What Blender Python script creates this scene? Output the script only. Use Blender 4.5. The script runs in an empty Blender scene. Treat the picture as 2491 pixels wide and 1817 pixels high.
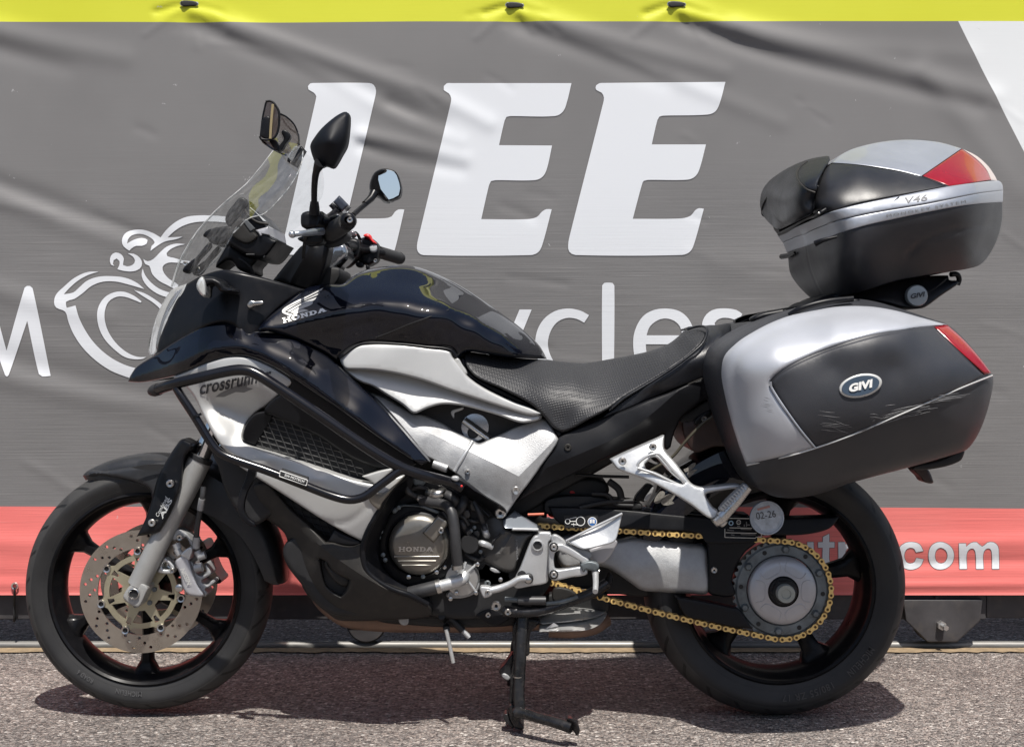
import bpy, bmesh, math, random
import numpy as np
from mathutils import Vector, Matrix
from mathutils.geometry import delaunay_2d_cdt
random.seed(7); np.random.seed(7)
R = math.radians
SC = bpy.context.scene
COL = SC.collection

# ------------------------------------------------------------------ camera
F, CX, YH, D, HC = 3150.0, 1245.5, 860.0, 3.0, 0.83
cam = bpy.data.cameras.new('camera'); cam_o = bpy.data.objects.new('camera', cam); COL.objects.link(cam_o)
cam.sensor_width = 36; cam.lens = F / 2491 * 36
cam.shift_y = -(908.5 - YH) / 2491
cam.clip_start = 0.05; cam.clip_end = 900
cam_o.location = (0, -D, HC); cam_o.rotation_euler = (R(90), 0, 0)
SC.camera = cam_o
# ------------------------------------------------------------------ sky, sun, exposure
SUN_TO = Vector((0.10, -0.47, 1.0)).normalized()
elev = math.asin(SUN_TO.z); az = math.atan2(SUN_TO.x, SUN_TO.y)
W = bpy.data.worlds.new('World'); SC.world = W; W.use_nodes = True
wn = W.node_tree.nodes; wn.clear()
sky = wn.new('ShaderNodeTexSky'); sky.sky_type = 'NISHITA'; sky.sun_disc = False
sky.sun_elevation = elev; sky.sun_rotation = az; sky.air_density = 1.0; sky.dust_density = 2.2; sky.ozone_density = 1.2
bg = wn.new('ShaderNodeBackground'); bg.inputs[1].default_value = 0.085
wo = wn.new('ShaderNodeOutputWorld')
W.node_tree.links.new(sky.outputs[0], bg.inputs[0]); W.node_tree.links.new(bg.outputs[0], wo.inputs[0])
sl = bpy.data.lights.new('sun', 'SUN'); sl.energy = 5.0; sl.angle = R(0.55); sl.color = (1.0, 0.955, 0.89)
so = bpy.data.objects.new('sun', sl); COL.objects.link(so)
so.rotation_euler = (-SUN_TO).to_track_quat('-Z', 'Y').to_euler(); so.location = (2, -4, 9)
SC.view_settings.view_transform = 'Standard'; SC.view_settings.look = 'None'
SC.view_settings.exposure = 0.33; SC.view_settings.gamma = 1.0
SC.view_settings.use_curve_mapping = False

# ------------------------------------------------------------------ helpers
def P(px, py, y):                                   # a point seen at (px,py) in the photograph that stands at depth y
    d = D + y
    return Vector(((px - CX) * d / F, y, HC - (py - YH) * d / F))
def crop(x0, y0, s):
    def f(*p):
        return [(x0 + a[0] / s, y0 + a[1] / s) + tuple(a[2:]) for a in p]
    return f
WH = crop(0, 0, 0.9093); F1 = crop(0, 600, 2.753); F2 = crop(0, 1050, 2.36); F3 = crop(350, 200, 2.36)
F4 = crop(350, 650, 2.36); G1 = crop(800, 600, 2.36); G2 = crop(850, 1150, 2.477); G3 = crop(1400, 700, 2.076)
G4 = crop(1300, 1100, 2.304); G5 = crop(1750, 300, 3.004); B5 = crop(0, 480, 3.592); B6 = crop(1100, 600, 2.5167)
B7 = crop(600, 150, 3.3046); B8 = crop(1000, 150, 2.6647); H1 = crop(680, 430, 6.609); H2 = crop(400, 230, 3.515)
H3 = crop(900, 1150, 4.72); H4 = crop(1150, 1200, 4.589); H5 = crop(1480, 1020, 4.719); H6 = crop(1050, 1480, 4.902)
H7 = crop(620, 1050, 3.371); J1 = crop(1480, 780, 4.131); J2 = crop(650, 700, 13.324); J3 = crop(300, 1180, 5.508)
J4 = crop(1780, 1280, 5.9)
NA = crop(0, 0, 1)
def one(f, *a): return f(a)[0]

class Thing:
    cur = None
    org = Vector((0, 0, 0))
def thing(name, label, cat, loc, group=None):
    o = bpy.data.objects.new(name, None); COL.objects.link(o); o.location = loc
    o.empty_display_size = 0.1
    o['label'] = label; o['category'] = cat
    if group: o['group'] = group
    Thing.cur = o; Thing.org = Vector(loc)
    return o
def link_mesh(name, me, mats, parent='cur', sharp=35):
    if sharp is not None and len(me.polygons):
        me.shade_smooth(); me.set_sharp_from_angle(angle=R(sharp))
    o = bpy.data.objects.new(name, me); COL.objects.link(o)
    for m in (mats if isinstance(mats, (list, tuple)) else [mats]): me.materials.append(m)
    if parent == 'cur': parent = Thing.cur
    if parent is not None:
        o.parent = parent
    return o
def build(name, verts, faces, mat, parent='cur', sharp=35, uvs=None, local=True):
    me = bpy.data.meshes.new(name)
    org = Thing.org if (parent is not None and local) else Vector((0, 0, 0))
    me.from_pydata([tuple(Vector(v) - org) for v in verts], [], faces)
    if uvs is not None:
        l = me.uv_layers.new(name='UVMap')
        for p in me.polygons:
            for li, vi in zip(p.loop_indices, p.vertices):
                l.data[li].uv = uvs[vi]
    me.validate(); me.update()
    return link_mesh(name, me, mat, parent, sharp)

def hermite_loop(pts, step, closed=True):
    n = len(pts); out = []
    P2 = [np.array(p[:2], float) for p in pts]
    cor = [len(p) > 2 and bool(p[2]) for p in pts]
    def tdir(i):
        a = P2[(i + 1) % n] if (closed or i + 1 < n) else P2[i]
        b = P2[(i - 1) % n] if (closed or i > 0) else P2[i]
        d = a - b; L = np.linalg.norm(d); return d / L if L > 1e-9 else d
    for i in range(n if closed else n - 1):
        j = (i + 1) % n; ch = P2[j] - P2[i]; L = np.linalg.norm(ch)
        if L < 1e-6: continue
        m0 = ch if cor[i] else tdir(i) * L
        m1 = ch if cor[j] else tdir(j) * L
        k = max(1, int(round(L / step)))
        for q in range(k):
            t = q / k; t2 = t * t; t3 = t2 * t
            out.append((2*t3-3*t2+1)*P2[i] + (t3-2*t2+t)*m0 + (-2*t3+3*t2)*P2[j] + (t3-t2)*m1)
    if not closed: out.append(P2[-1])
    return np.array(out)

def tps(ctrl, lam=6e-3):
    if callable(ctrl): return ctrl
    if not isinstance(ctrl, (list, tuple)):
        c = float(ctrl); return lambda q: np.full(len(q), c)
    c = np.array([a[:3] for a in ctrl], float)
    if len(c) < 3:
        v = float(np.mean(c[:, 2])); return lambda q: np.full(len(q), v)
    s = 300.0; X = c[:, :2] / s; n = len(c)
    def U(r2): return np.where(r2 > 1e-12, 0.5 * r2 * np.log(np.maximum(r2, 1e-12)), 0)
    K = U(((X[:, None] - X[None]) ** 2).sum(-1)) + np.eye(n) * lam
    Pm = np.hstack([np.ones((n, 1)), X])
    A = np.zeros((n + 3, n + 3)); A[:n, :n] = K; A[:n, n:] = Pm; A[n:, :n] = Pm.T
    w = np.linalg.lstsq(A, np.concatenate([c[:, 2], np.zeros(3)]), rcond=None)[0]
    lo, hi = c[:, 2].min() - .02, c[:, 2].max() + .02
    def f(q):
        q = np.asarray(q, float)[:, :2] / s
        v = U(((q[:, None] - X[None]) ** 2).sum(-1)) @ w[:n] + w[n] + q @ w[n + 1:]
        return np.clip(v, lo, hi)
    return f
def seg_dist(q, poly, closed=True):
    a = poly; b = np.roll(poly, -1, axis=0)
    if not closed: a, b = poly[:-1], poly[1:]
    best = np.full(len(q), 1e9)
    for i in range(0, len(a), 1):
        d = b[i] - a[i]; L2 = max(d @ d, 1e-9)
        t = np.clip(((q - a[i]) @ d) / L2, 0, 1)
        best = np.minimum(best, ((q - a[i] - t[:, None] * d) ** 2).sum(-1))
    return np.sqrt(best)
def inside(q, poly):
    x, y = q[:, 0], q[:, 1]; r = np.zeros(len(q), bool)
    a = poly; b = np.roll(poly, -1, axis=0)
    for (x0, y0), (x1, y1) in zip(a, b):
        if y0 == y1: continue
        c = ((y0 > y) != (y1 > y)) & (x < (x1 - x0) * (y - y0) / (y1 - y0) + x0)
        r ^= c
    return r

def panel_geo(pts, ctrl, roll=0, drop=0.0, thick=0.02, step=9, holes=(), bumps=(), creases=(), grid=None, mirror=False, back=False, edge=None, lam=6e-3, bridge=0):
    edge = edge or min(step, max(3.0, roll * .8) if roll else step)
    loop = hermite_loop(pts, edge)
    hl = [hermite_loop(h, edge) for h in holes]
    mn, mx = loop.min(0), loop.max(0)
    g = grid or step
    gx = np.arange(mn[0], mx[0] + g, g); gy = np.arange(mn[1], mx[1] + g * .87, g * .87)
    q = np.array([(x + (g / 2 if j % 2 else 0), y) for j, y in enumerate(gy) for x in gx])
    lim = max(g * .55, roll * 1.0 + g * .45 if roll else 0)
    ok = inside(q, loop) & (seg_dist(q, loop) > lim)
    for h in hl: ok &= ~inside(q, h) & (seg_dist(q, h) > lim)
    cl = [hermite_loop(c_[0], step, closed=False) for c_ in creases]
    for c_ in cl: ok &= seg_dist(q, c_, closed=False) > g * .5
    q = q[ok]
    extra = []
    if roll > 0:                                        # inset rings give the rolled edge an even bevel
        for li, l in enumerate([loop] + hl):
            t = np.roll(l, -1, 0) - np.roll(l, 1, 0); t /= np.linalg.norm(t, axis=1)[:, None] + 1e-9
            nn = np.stack([-t[:, 1], t[:, 0]], 1)
            ar = np.sum(l[:, 0] * np.roll(l[:, 1], -1) - np.roll(l[:, 0], -1) * l[:, 1])
            if (ar < 0) != (li > 0): nn = -nn
            for fr in (.10, .30, .62, 1.0):
                o_ = l + nn * roll * fr
                k = inside(o_, loop) & (seg_dist(o_, loop) > roll * fr * .94)
                for h in hl: k &= ~inside(o_, h) & (seg_dist(o_, h) > roll * fr * .94)
                for c_ in cl: k &= seg_dist(o_, c_, closed=False) > min(3.0, roll * .4)
                extra.append(o_[k])
    cin = []
    for c_ in cl:
        k = inside(c_, loop) & (seg_dist(c_, loop) > 1.5); cin.append(c_[k])
    allv = [loop] + hl + [e_ for e_ in extra if len(e_)] + ([q] if len(q) else []) + [c_ for c_ in cin if len(c_)]
    V = np.vstack(allv)
    edges = []; base = 0; loops_i = []
    for l in [loop] + hl:
        m = len(l); idx = list(range(base, base + m)); loops_i.append(idx)
        edges += [(idx[k], idx[(k + 1) % m]) for k in range(m)]; base += m
    cb = len(V) - sum(len(c_) for c_ in cin)
    for c_ in cin:
        edges += [(cb + k, cb + k + 1) for k in range(len(c_) - 1)]; cb += len(c_)
    ov, oe, of, vi, _, _ = delaunay_2d_cdt([Vector((v[0], v[1])) for v in V], edges, [], 0, 1e-4)
    ov = np.array([(v.x, v.y) for v in ov])
    tri = [tuple(f) for f in of]
    cen = np.array([ov[list(f)].mean(0) for f in tri])
    keep = inside(cen, loop)
    for h in hl: keep &= ~inside(cen, h)
    tri = [f for f, k in zip(tri, keep) if k]
    fld0 = tps(ctrl, lam)
    def fld(z):
        z = np.asarray(z, float)[:, :2]; d_ = fld0(z)
        for c_, (_, wd, amp) in zip(cl, creases): d_ = d_ + amp * np.clip(1 - seg_dist(z, c_, closed=False) / wd, 0, 1)
        return d_
    dep = fld(ov)
    for (poly, wd, amp) in bumps:                       # ridges (amp<0 = toward the camera) along a polyline
        pl = hermite_loop(poly, step * 2, closed=False)
        dd = seg_dist(ov, pl, closed=False)
        dep = dep + amp * np.exp(-(dd / wd) ** 2)
    if roll > 0:
        dd = seg_dist(ov, loop)
        for h in hl: dd = np.minimum(dd, seg_dist(ov, h))
        t = np.clip(1 - dd / roll, 0, 1)
        dep = dep + drop * (1 - np.sqrt(np.maximum(1 - t * t, 0)))
    W3 = [P(ov[i][0], ov[i][1], dep[i]) for i in range(len(ov))]
    # orient
    faces = []
    for f in tri:
        a, b, c = (ov[k] for k in f[:3])
        faces.append(f if (b[0] - a[0]) * (c[1] - a[1]) - (b[1] - a[1]) * (c[0] - a[0]) < 0 else tuple(reversed(f)))
    # walls from free edges
    if thick:
        cnt = {}
        for f in faces:
            for k in range(len(f)):
                e = (f[k], f[(k + 1) % len(f)])
                cnt[e] = cnt.get(e, 0) + 1
        free = [e for e in cnt if (e[1], e[0]) not in cnt]
        bv = {}
        n0 = len(W3)
        for e in free:
            for k in e:
                if k not in bv:
                    bv[k] = len(W3); W3.append(W3[k] + Vector((0, thick, 0)))
        for a, b in free: faces.append((b, a, bv[a], bv[b]))
        if back:
            full = {}
            for i in range(n0):
                if i in bv: full[i] = bv[i]
            yb = max(v.y for v in W3)
            for i in range(n0):
                if i not in full:
                    full[i] = len(W3); W3.append(W3[i] + Vector((0, thick, 0)))
            faces += [tuple(full[k] for k in reversed(f)) for f in tri and faces[:len(tri)]]
    if mirror:
        n = len(W3)
        W3 = W3 + [Vector((v.x, -v.y, v.z)) for v in W3]
        fr_ = []
        if bridge:
            ds = set()
            for f in faces:
                for k in range(len(f)): ds.add((f[k], f[(k + 1) % len(f)]))
            fr_ = [(b, a, a + n, b + n) for a, b in ds if (b, a) not in ds and abs(W3[a].y) < bridge and abs(W3[b].y) < bridge]
        faces = faces + [tuple(k + n for k in reversed(f)) for f in faces] + fr_
    return W3, faces, fld
def panel(name, pts, ctrl, mat, parent='cur', sharp=35, copy=False, **kw):
    v, f, fld = panel_geo(pts, ctrl, **kw)
    o = build(name, v, f, mat, parent, sharp)
    if copy:
        build(name, [Vector((a.x, -a.y, a.z)) for a in v], [tuple(reversed(x)) for x in f], mat, parent, sharp)
    o['_'] = 0; del o['_']
    return o, (lambda q: fld(q))

def catmull3(p, n=6):
    p = [Vector(a) for a in p]
    if len(p) < 3: return p
    out = []
    for i in range(len(p) - 1):
        p0 = p[i - 1] if i else p[0]; p1 = p[i]; p2 = p[i + 1]; p3 = p[i + 2] if i + 2 < len(p) else p[-1]
        L = (p2 - p1).length
        m0 = (p2 - p0).normalized() * L if i else (p2 - p1); m1 = (p3 - p1).normalized() * L if i + 2 < len(p) else (p2 - p1)
        for k in range(n):
            t = k / n; t2 = t*t; t3 = t2*t
            out.append((2*t3-3*t2+1)*p1 + (t3-2*t2+t)*m0 + (-2*t3+3*t2)*p2 + (t3-t2)*m1)
    out.append(p[-1]); return out
def tube_geo(wp, r, seg=12, smooth=6, flat=1.0, caps=True):
    rr = r if isinstance(r, (list, tuple)) else [r] * len(wp)
    pts = catmull3(wp, smooth) if smooth else [Vector(a) for a in wp]
    k = (len(pts) - 1) / max(1, len(wp) - 1)
    V = []; Fc = []
    T = [(pts[min(i + 1, len(pts) - 1)] - pts[max(i - 1, 0)]).normalized() for i in range(len(pts))]
    up = Vector((0, 0, 1)) if abs(T[0].z) < .9 else Vector((0, 1, 0))
    n = (up - T[0] * up.dot(T[0])).normalized()
    for i, p in enumerate(pts):
        n = (n - T[i] * n.dot(T[i])).normalized(); b = T[i].cross(n)
        u = i / k; a = int(min(u, len(rr) - 1)); c = min(a + 1, len(rr) - 1); ri = rr[a] + (rr[c] - rr[a]) * (u - a)
        for s in range(seg):
            an = 2 * math.pi * s / seg
            V.append(p + n * math.cos(an) * ri + b * math.sin(an) * ri * flat)
    m = len(pts)
    for i in range(m - 1):
        for s in range(seg):
            s2 = (s + 1) % seg
            Fc.append((i*seg+s, i*seg+s2, (i+1)*seg+s2, (i+1)*seg+s))
    if caps:
        Fc.append(tuple(reversed(range(seg)))); Fc.append(tuple(range((m-1)*seg, m*seg)))
    return V, Fc
def tube(name, pts, r, mat, parent='cur', seg=12, smooth=6, copy=False, flat=1.0, world=False):
    wp = pts if world else [P(*a[:3]) for a in pts]
    v, f = tube_geo(wp, r, seg, smooth, flat)
    o = build(name, v, f, mat, parent, 50)
    if copy: build(name, [Vector((a.x, -a.y, a.z)) for a in v], [tuple(reversed(x)) for x in f], mat, parent, 50)
    return o
def lathe_geo(prof, c, seg=48, arc=(0, 360), closed=False):
    # prof: (radius, y); c: (X, Z)
    V = []; Fc = []; UV = []
    full = abs(arc[1] - arc[0]) >= 360
    n = seg if full else seg + 1
    L = [0]
    for a, b in zip(prof, prof[1:]): L.append(L[-1] + math.dist(a, b))
    for i in range(n):
        an = R(arc[0] + (arc[1] - arc[0]) * i / seg)
        for k, (r, y) in enumerate(prof):
            V.append(Vector((c[0] + r * math.cos(an), y, c[1] + r * math.sin(an)))); UV.append((i / seg, L[k] / max(L[-1], 1e-9)))
    m = len(prof)
    for i in range(seg):
        j = (i + 1) % n if full else i + 1
        for k in range(m if closed else m - 1):
            k2 = (k + 1) % m
            Fc.append((i*m+k, i*m+k2, j*m+k2, j*m+k))
    return V, Fc, UV
def lathe(name, prof, c, mat, parent='cur', seg=48, sharp=35, **kw):
    v, f, uv = lathe_geo(prof, c, seg, **kw)
    return build(name, v, f, mat, parent, sharp, uvs=uv)
def disc_at(name, px, py, y, prof, mat, parent='cur', seg=32, sharp=35):
    # prof: (radius px, extra y)
    c = P(px, py, y); s = (D + y) / F
    return lathe(name, [(r * s, y + dy) for r, dy in prof], (c.x, c.z), mat, parent, seg, sharp)
def box_geo(a, b, bev=0.0):
    bm = bmesh.new(); bmesh.ops.create_cube(bm, size=1)
    for v in bm.verts:
        v.co = Vector([(a[i] + b[i]) / 2 + v.co[i] * (b[i] - a[i]) for i in range(3)])
    if bev: bmesh.ops.bevel(bm, geom=bm.edges[:], offset=bev, segments=2, affect='EDGES')
    bm.verts.index_update()
    V = [v.co.copy() for v in bm.verts]; Fc = [tuple(v.index for v in f.verts) for f in bm.faces]; bm.free()
    return V, Fc
def box(name, a, b, mat, parent='cur', bev=0.0):
    v, f = box_geo(a, b, bev); return build(name, v, f, mat, parent)
def join(*gs):
    V = []; Fc = []
    for v, f in gs:
        n = len(V); V += list(v); Fc += [tuple(k + n for k in x) for x in f]
    return V, Fc

_tc = {}
def text_geo(s, bold=0.0, space=1.0):
    cu = bpy.data.curves.new('t', 'FONT'); cu.body = s; cu.size = 1; cu.offset = bold; cu.space_character = space
    cu.resolution_u = 3
    ob = bpy.data.objects.new('t', cu); COL.objects.link(ob)
    bpy.context.view_layer.update()
    me = bpy.data.meshes.new_from_object(ob.evaluated_get(bpy.context.evaluated_depsgraph_get()))
    v = np.array([(a.co.x, a.co.y) for a in me.vertices]); f = [tuple(p.vertices) for p in me.polygons]
    bpy.data.objects.remove(ob); bpy.data.curves.remove(cu); bpy.data.meshes.remove(me)
    mn, mx = v.min(0), v.max(0)
    v = (v - mn) / (mx - mn)                         # unit box, y up
    return v, f
def decal_text(name, s, c, w, h, ang, depth, mat, parent='cur', bold=0.0, shear=0.0, off=-0.0025, space=1.0, flip=False):
    v, f = text_geo(s, bold, space)
    x = (v[:, 0] - .5) * w + (v[:, 1] - .5) * h * shear; y = -(v[:, 1] - .5) * h
    if flip: x, y = -x, -y
    ca, sa = math.cos(R(ang)), math.sin(R(ang))
    px = c[0] + x * ca + y * sa; py = c[1] - x * sa + y * ca
    q = np.stack([px, py], 1)
    d = depth(q) if callable(depth) else np.full(len(q), depth)
    return build(name, [P(a, b, e + off) for (a, b), e in zip(q, d)], f, mat, parent, None)
def decal_poly(name, polys, depth, mat, parent='cur', off=-.0012, step=6, holes=()):
    gs = []
    for p in polys:
        base = depth if callable(depth) else (lambda q, d=depth: np.full(len(q), d))
        v, f, _ = panel_geo(p, (lambda q, b_=base: b_(np.asarray(q, float)[:, :2]) + off), step=min(step, 8), grid=6, edge=step, thick=0, holes=holes)
        gs.append((v, f))
    v, f = join(*gs)
    return build(name, v, f, mat, parent, None)

# ------------------------------------------------------------------ materials
def M(name, col, rough=.5, metal=0.0, coat=0.0, var=0.0, vscale=8.0, bump=0.0, bscale=60.0, rvar=0.0, spec=.5, grime=0.0, flake=0.0, stretch=None, coat_rough=.03):
    m = bpy.data.materials.new(name); m.use_nodes = True
    nt = m.node_tree; N = nt.nodes; L = nt.links; b = N['Principled BSDF']
    b.inputs['Base Color'].default_value = (*col, 1); b.inputs['Roughness'].default_value = rough
    b.inputs['Metallic'].default_value = metal; b.inputs['Coat Weight'].default_value = coat
    b.inputs['Coat Roughness'].default_value = coat_rough
    b.inputs['Specular IOR Level'].default_value = spec
    tc = N.new('ShaderNodeTexCoord'); mp = N.new('ShaderNodeMapping'); L.new(tc.outputs['Object'], mp.inputs[0])
    if stretch: mp.inputs['Scale'].default_value = stretch
    src = mp.outputs[0]
    if var or rvar or grime:
        n = N.new('ShaderNodeTexNoise'); n.inputs['Scale'].default_value = vscale; n.inputs['Detail'].default_value = 8; n.inputs['Roughness'].default_value = .65
        L.new(src, n.inputs[0])
        if var:
            mx = N.new('ShaderNodeMix'); mx.data_type = 'RGBA'
            mx.inputs[6].default_value = tuple(c * (1 - var) for c in col) + (1,); mx.inputs[7].default_value = tuple(min(1, c * (1 + var)) for c in col) + (1,)
            mr = N.new('ShaderNodeMapRange'); mr.inputs[1].default_value = .3; mr.inputs[2].default_value = .7
            L.new(n.outputs[0], mr.inputs[0]); L.new(mr.outputs[0], mx.inputs[0]); last = mx.outputs[2]
            if grime:
                g = N.new('ShaderNodeTexNoise'); g.inputs['Scale'].default_value = vscale * 3.1; g.inputs['Detail'].default_value = 10; L.new(src, g.inputs[0])
                gr = N.new('ShaderNodeMapRange'); gr.inputs[1].default_value = .52; gr.inputs[2].default_value = .75; gr.inputs[4].default_value = grime; L.new(g.outputs[0], gr.inputs[0])
                gm = N.new('ShaderNodeMix'); gm.data_type = 'RGBA'; gm.inputs[7].default_value = (.13, .11, .09, 1)
                L.new(gr.outputs[0], gm.inputs[0]); L.new(last, gm.inputs[6]); last = gm.outputs[2]
            L.new(last, b.inputs['Base Color'])
        if rvar:
            mr = N.new('ShaderNodeMapRange'); mr.inputs[1].default_value = .3; mr.inputs[2].default_value = .7
            mr.inputs[3].default_value = max(0.02, rough - rvar); mr.inputs[4].default_value = min(1, rough + rvar)
            L.new(n.outputs[0], mr.inputs[0]); L.new(mr.outputs[0], b.inputs['Roughness'])
    if bump:
        n = N.new('ShaderNodeTexNoise'); n.inputs['Scale'].default_value = bscale; n.inputs['Detail'].default_value = 4; L.new(src, n.inputs[0])
        bp = N.new('ShaderNodeBump'); bp.inputs['Strength'].default_value = bump; bp.inputs['Distance'].default_value = .002
        L.new(n.outputs[0], bp.inputs['Height']); L.new(bp.outputs[0], b.inputs['Normal'])
    return m
PAINT = M('black_paint', (.0014, .0022, .006), .4, 0, 1.0, vscale=14, spec=.05, coat_rough=.008)
MATTE = M('matte_black_plastic', (.0065, .0068, .0085), .45, spec=.25, var=.15, vscale=20, bump=.12, bscale=900, rvar=.06)
BLACK = M('black_plastic', (.005, .0053, .007), .38, spec=.25, var=.2, vscale=14, rvar=.08, grime=.05)
GREYP = M('dark_grey_plastic', (.025, .0235, .022), .5, spec=.28, var=.2, vscale=12, bump=.12, bscale=700, rvar=.06, grime=.12)
DARK = M('black_and_shade', (.010, .010, .011), .6, var=.3, vscale=25)  # black of small parts; also stands in for shade in bores and gaps
WHITE = M('pearl_silver_plastic', (.46, .462, .455), .42, .35, 0, var=.03, vscale=9, rvar=.05)
SILVER = M('silver_paint', (.41, .43, .47), .40, .6, .2, var=.03, vscale=10, rvar=.05)
ALU = M('cast_aluminium', (.37, .375, .38), .5, .5, 0, var=.10, vscale=60, bump=.3, bscale=420, rvar=.08, grime=.10)
ALUB = M('bright_aluminium', (.55, .56, .565), .38, .6, 0, var=.06, vscale=18, bump=.12, bscale=300, rvar=.1)
FORKM = M('grey_cast_fork', (.36, .36, .35), .45, .4, 0, var=.06, vscale=20, bump=.3, bscale=500, grime=.05)
ENGM = M('engine_metal', (.23, .215, .19), .34, .75, 0, var=.10, vscale=15, rvar=.08, grime=.15)
STEEL = M('steel', (.55, .54, .52), .28, 1, 0, var=.12, vscale=30, rvar=.12)
CHROME = M('chrome', (.75, .75, .76), .07, 1, 0)
DISCM = M('brake_disc_steel', (.43, .385, .33), .33, .9, 0, var=.08, vscale=30, rvar=.1)
GOLD = M('pale_gold_carrier', (.43, .395, .285), .38, .7, 0, var=.10, vscale=22, rvar=.1)
CHAINM = M('gold_chain', (.80, .55, .20), .40, .35, 0, var=.25, vscale=18, rvar=.12, grime=.18)
CHAIND = M('oily_pin', (.10, .055, .02), .4, .6)
RIMM = M('black_wheel_paint', (.006, .006, .007), .34, 0, .08, spec=.12, coat_rough=.12, var=.3, vscale=20, rvar=.08, grime=.04)
RUBBER = M('soft_rubber', (.022, .022, .023), .6, var=.2, vscale=30, bump=.2, bscale=300)
HOSE = M('hose_rubber', (.03, .03, .032), .45, var=.25, vscale=30)
LEATHER = M('black_vinyl', (.008, .009, .012), .38, var=.2, vscale=14, bump=.25, bscale=500, rvar=.07)
EXH = M('exhaust_steel', (.20, .125, .09), .5, .4, var=.25, vscale=16, rvar=.12, grime=.25)
MUFF = M('muffler_steel', (.52, .52, .51), .33, .6, var=.12, vscale=20, rvar=.1, grime=.15)
SPROCK = M('greasy_steel', (.15, .17, .18), .5, .5, var=.4, vscale=24, rvar=.1, grime=.2)
CAPM = M('grey_hub_cap', (.44, .44, .46), .40, .45, var=.06, vscale=20, rvar=.05)
REDL = M('red_reflector', (.25, .004, .009), .22, 0, .2, var=.10, vscale=60)
REDP = M('red_plastic', (.60, .03, .03), .35)
MAROON = M('dark_maroon_box', (.035, .018, .015), .45, var=.3, vscale=15)
GUARDM = M('mudguard_plastic', (.022, .023, .026), .38, var=.15, vscale=14, rvar=.06, grime=.08, spec=.45)
WINGD = M('wing_decal', (.42, .42, .41), .4, .2)
WDEC = M('white_decal', (.80, .80, .78), .45)
SDEC = M('silver_decal', (.58, .58, .56), .35, .3)
KDEC = M('dark_decal', (.03, .03, .035), .5)
GDEC = M('grey_decal', (.16, .16, .165), .5)
TDEC = M('tyre_print', (.085, .085, .088), .5)
BDEC = M('blue_decal', (.04, .16, .45), .5)
LOGOBG = M('slate_badge', (.05, .075, .11), .35)
TAXM = M('tax_disc_face', (.36, .42, .50), .18, 0, .8, var=.35, vscale=26)
SCREWM = M('zinc_screw', (.60, .59, .57), .3, .9)
BARM = M('bar_black', (.005, .005, .007), .2, rvar=.07, vscale=14)
MIRB = M('mirror_black', (.006, .007, .010), .55, var=.1, spec=.22)
CASTG = M('dark_casting', (.085, .082, .078), .42, .25, var=.15, vscale=18, rvar=.08, grime=.1)
STANDM = M('worn_black_steel', (.024, .024, .026), .30, .45, var=.5, vscale=30, rvar=.15, grime=.25)
LENSC = M('clear_lens', (.62, .63, .62), .12, .3, .7, var=.12, vscale=60)
MIRRORG = M('mirror_glass', (.92, .93, .94), .015, 1)

def glass(name, tint, refl=1.0, rough=.02, mix=.0):
    m = bpy.data.materials.new(name); m.use_nodes = True
    nt = m.node_tree; N = nt.nodes; L = nt.links; N.remove(N['Principled BSDF'])
    t = N.new('ShaderNodeBsdfTransparent'); t.inputs[0].default_value = (*tint, 1)
    g = N.new('ShaderNodeBsdfGlossy'); g.inputs['Roughness'].default_value = rough
    df = N.new('ShaderNodeBsdfDiffuse'); df.inputs[0].default_value = (.6, .6, .6, 1)
    lw = N.new('ShaderNodeLayerWeight'); lw.inputs[0].default_value = .5
    pw = N.new('ShaderNodeMath'); pw.operation = 'POWER'; pw.inputs[1].default_value = 4.0; L.new(lw.outputs['Facing'], pw.inputs[0])
    fr = N.new('ShaderNodeMath'); fr.operation = 'MULTIPLY_ADD'; fr.inputs[1].default_value = .6; fr.inputs[2].default_value = .045; L.new(pw.outputs[0], fr.inputs[0])
    ns = N.new('ShaderNodeTexNoise'); ns.inputs['Scale'].default_value = 14; ns.inputs['Detail'].default_value = 8
    mr = N.new('ShaderNodeMapRange'); mr.inputs[1].default_value = .35; mr.inputs[2].default_value = .8; mr.inputs[4].default_value = mix * 2
    L.new(ns.outputs[0], mr.inputs[0])
    m1 = N.new('ShaderNodeMixShader'); m2 = N.new('ShaderNodeMixShader')
    L.new(mr.outputs[0], m1.inputs[0]); L.new(t.outputs[0], m1.inputs[1]); L.new(df.outputs[0], m1.inputs[2])
    L.new(fr.outputs[0], m2.inputs[0]); L.new(m1.outputs[0], m2.inputs[1]); L.new(g.outputs[0], m2.inputs[2])
    L.new(m2.outputs[0], N['Material Output'].inputs[0])
    return m
SCREEN = glass('clear_windscreen', (.95, .96, .96), mix=.06)  # the diffuse mix paints a whitish sheen into the screen
SMOKE = glass('smoked_plastic', (.28, .22, .20), mix=.05)
CLEARP = glass('clear_plastic', (.80, .82, .84), mix=.15)

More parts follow.
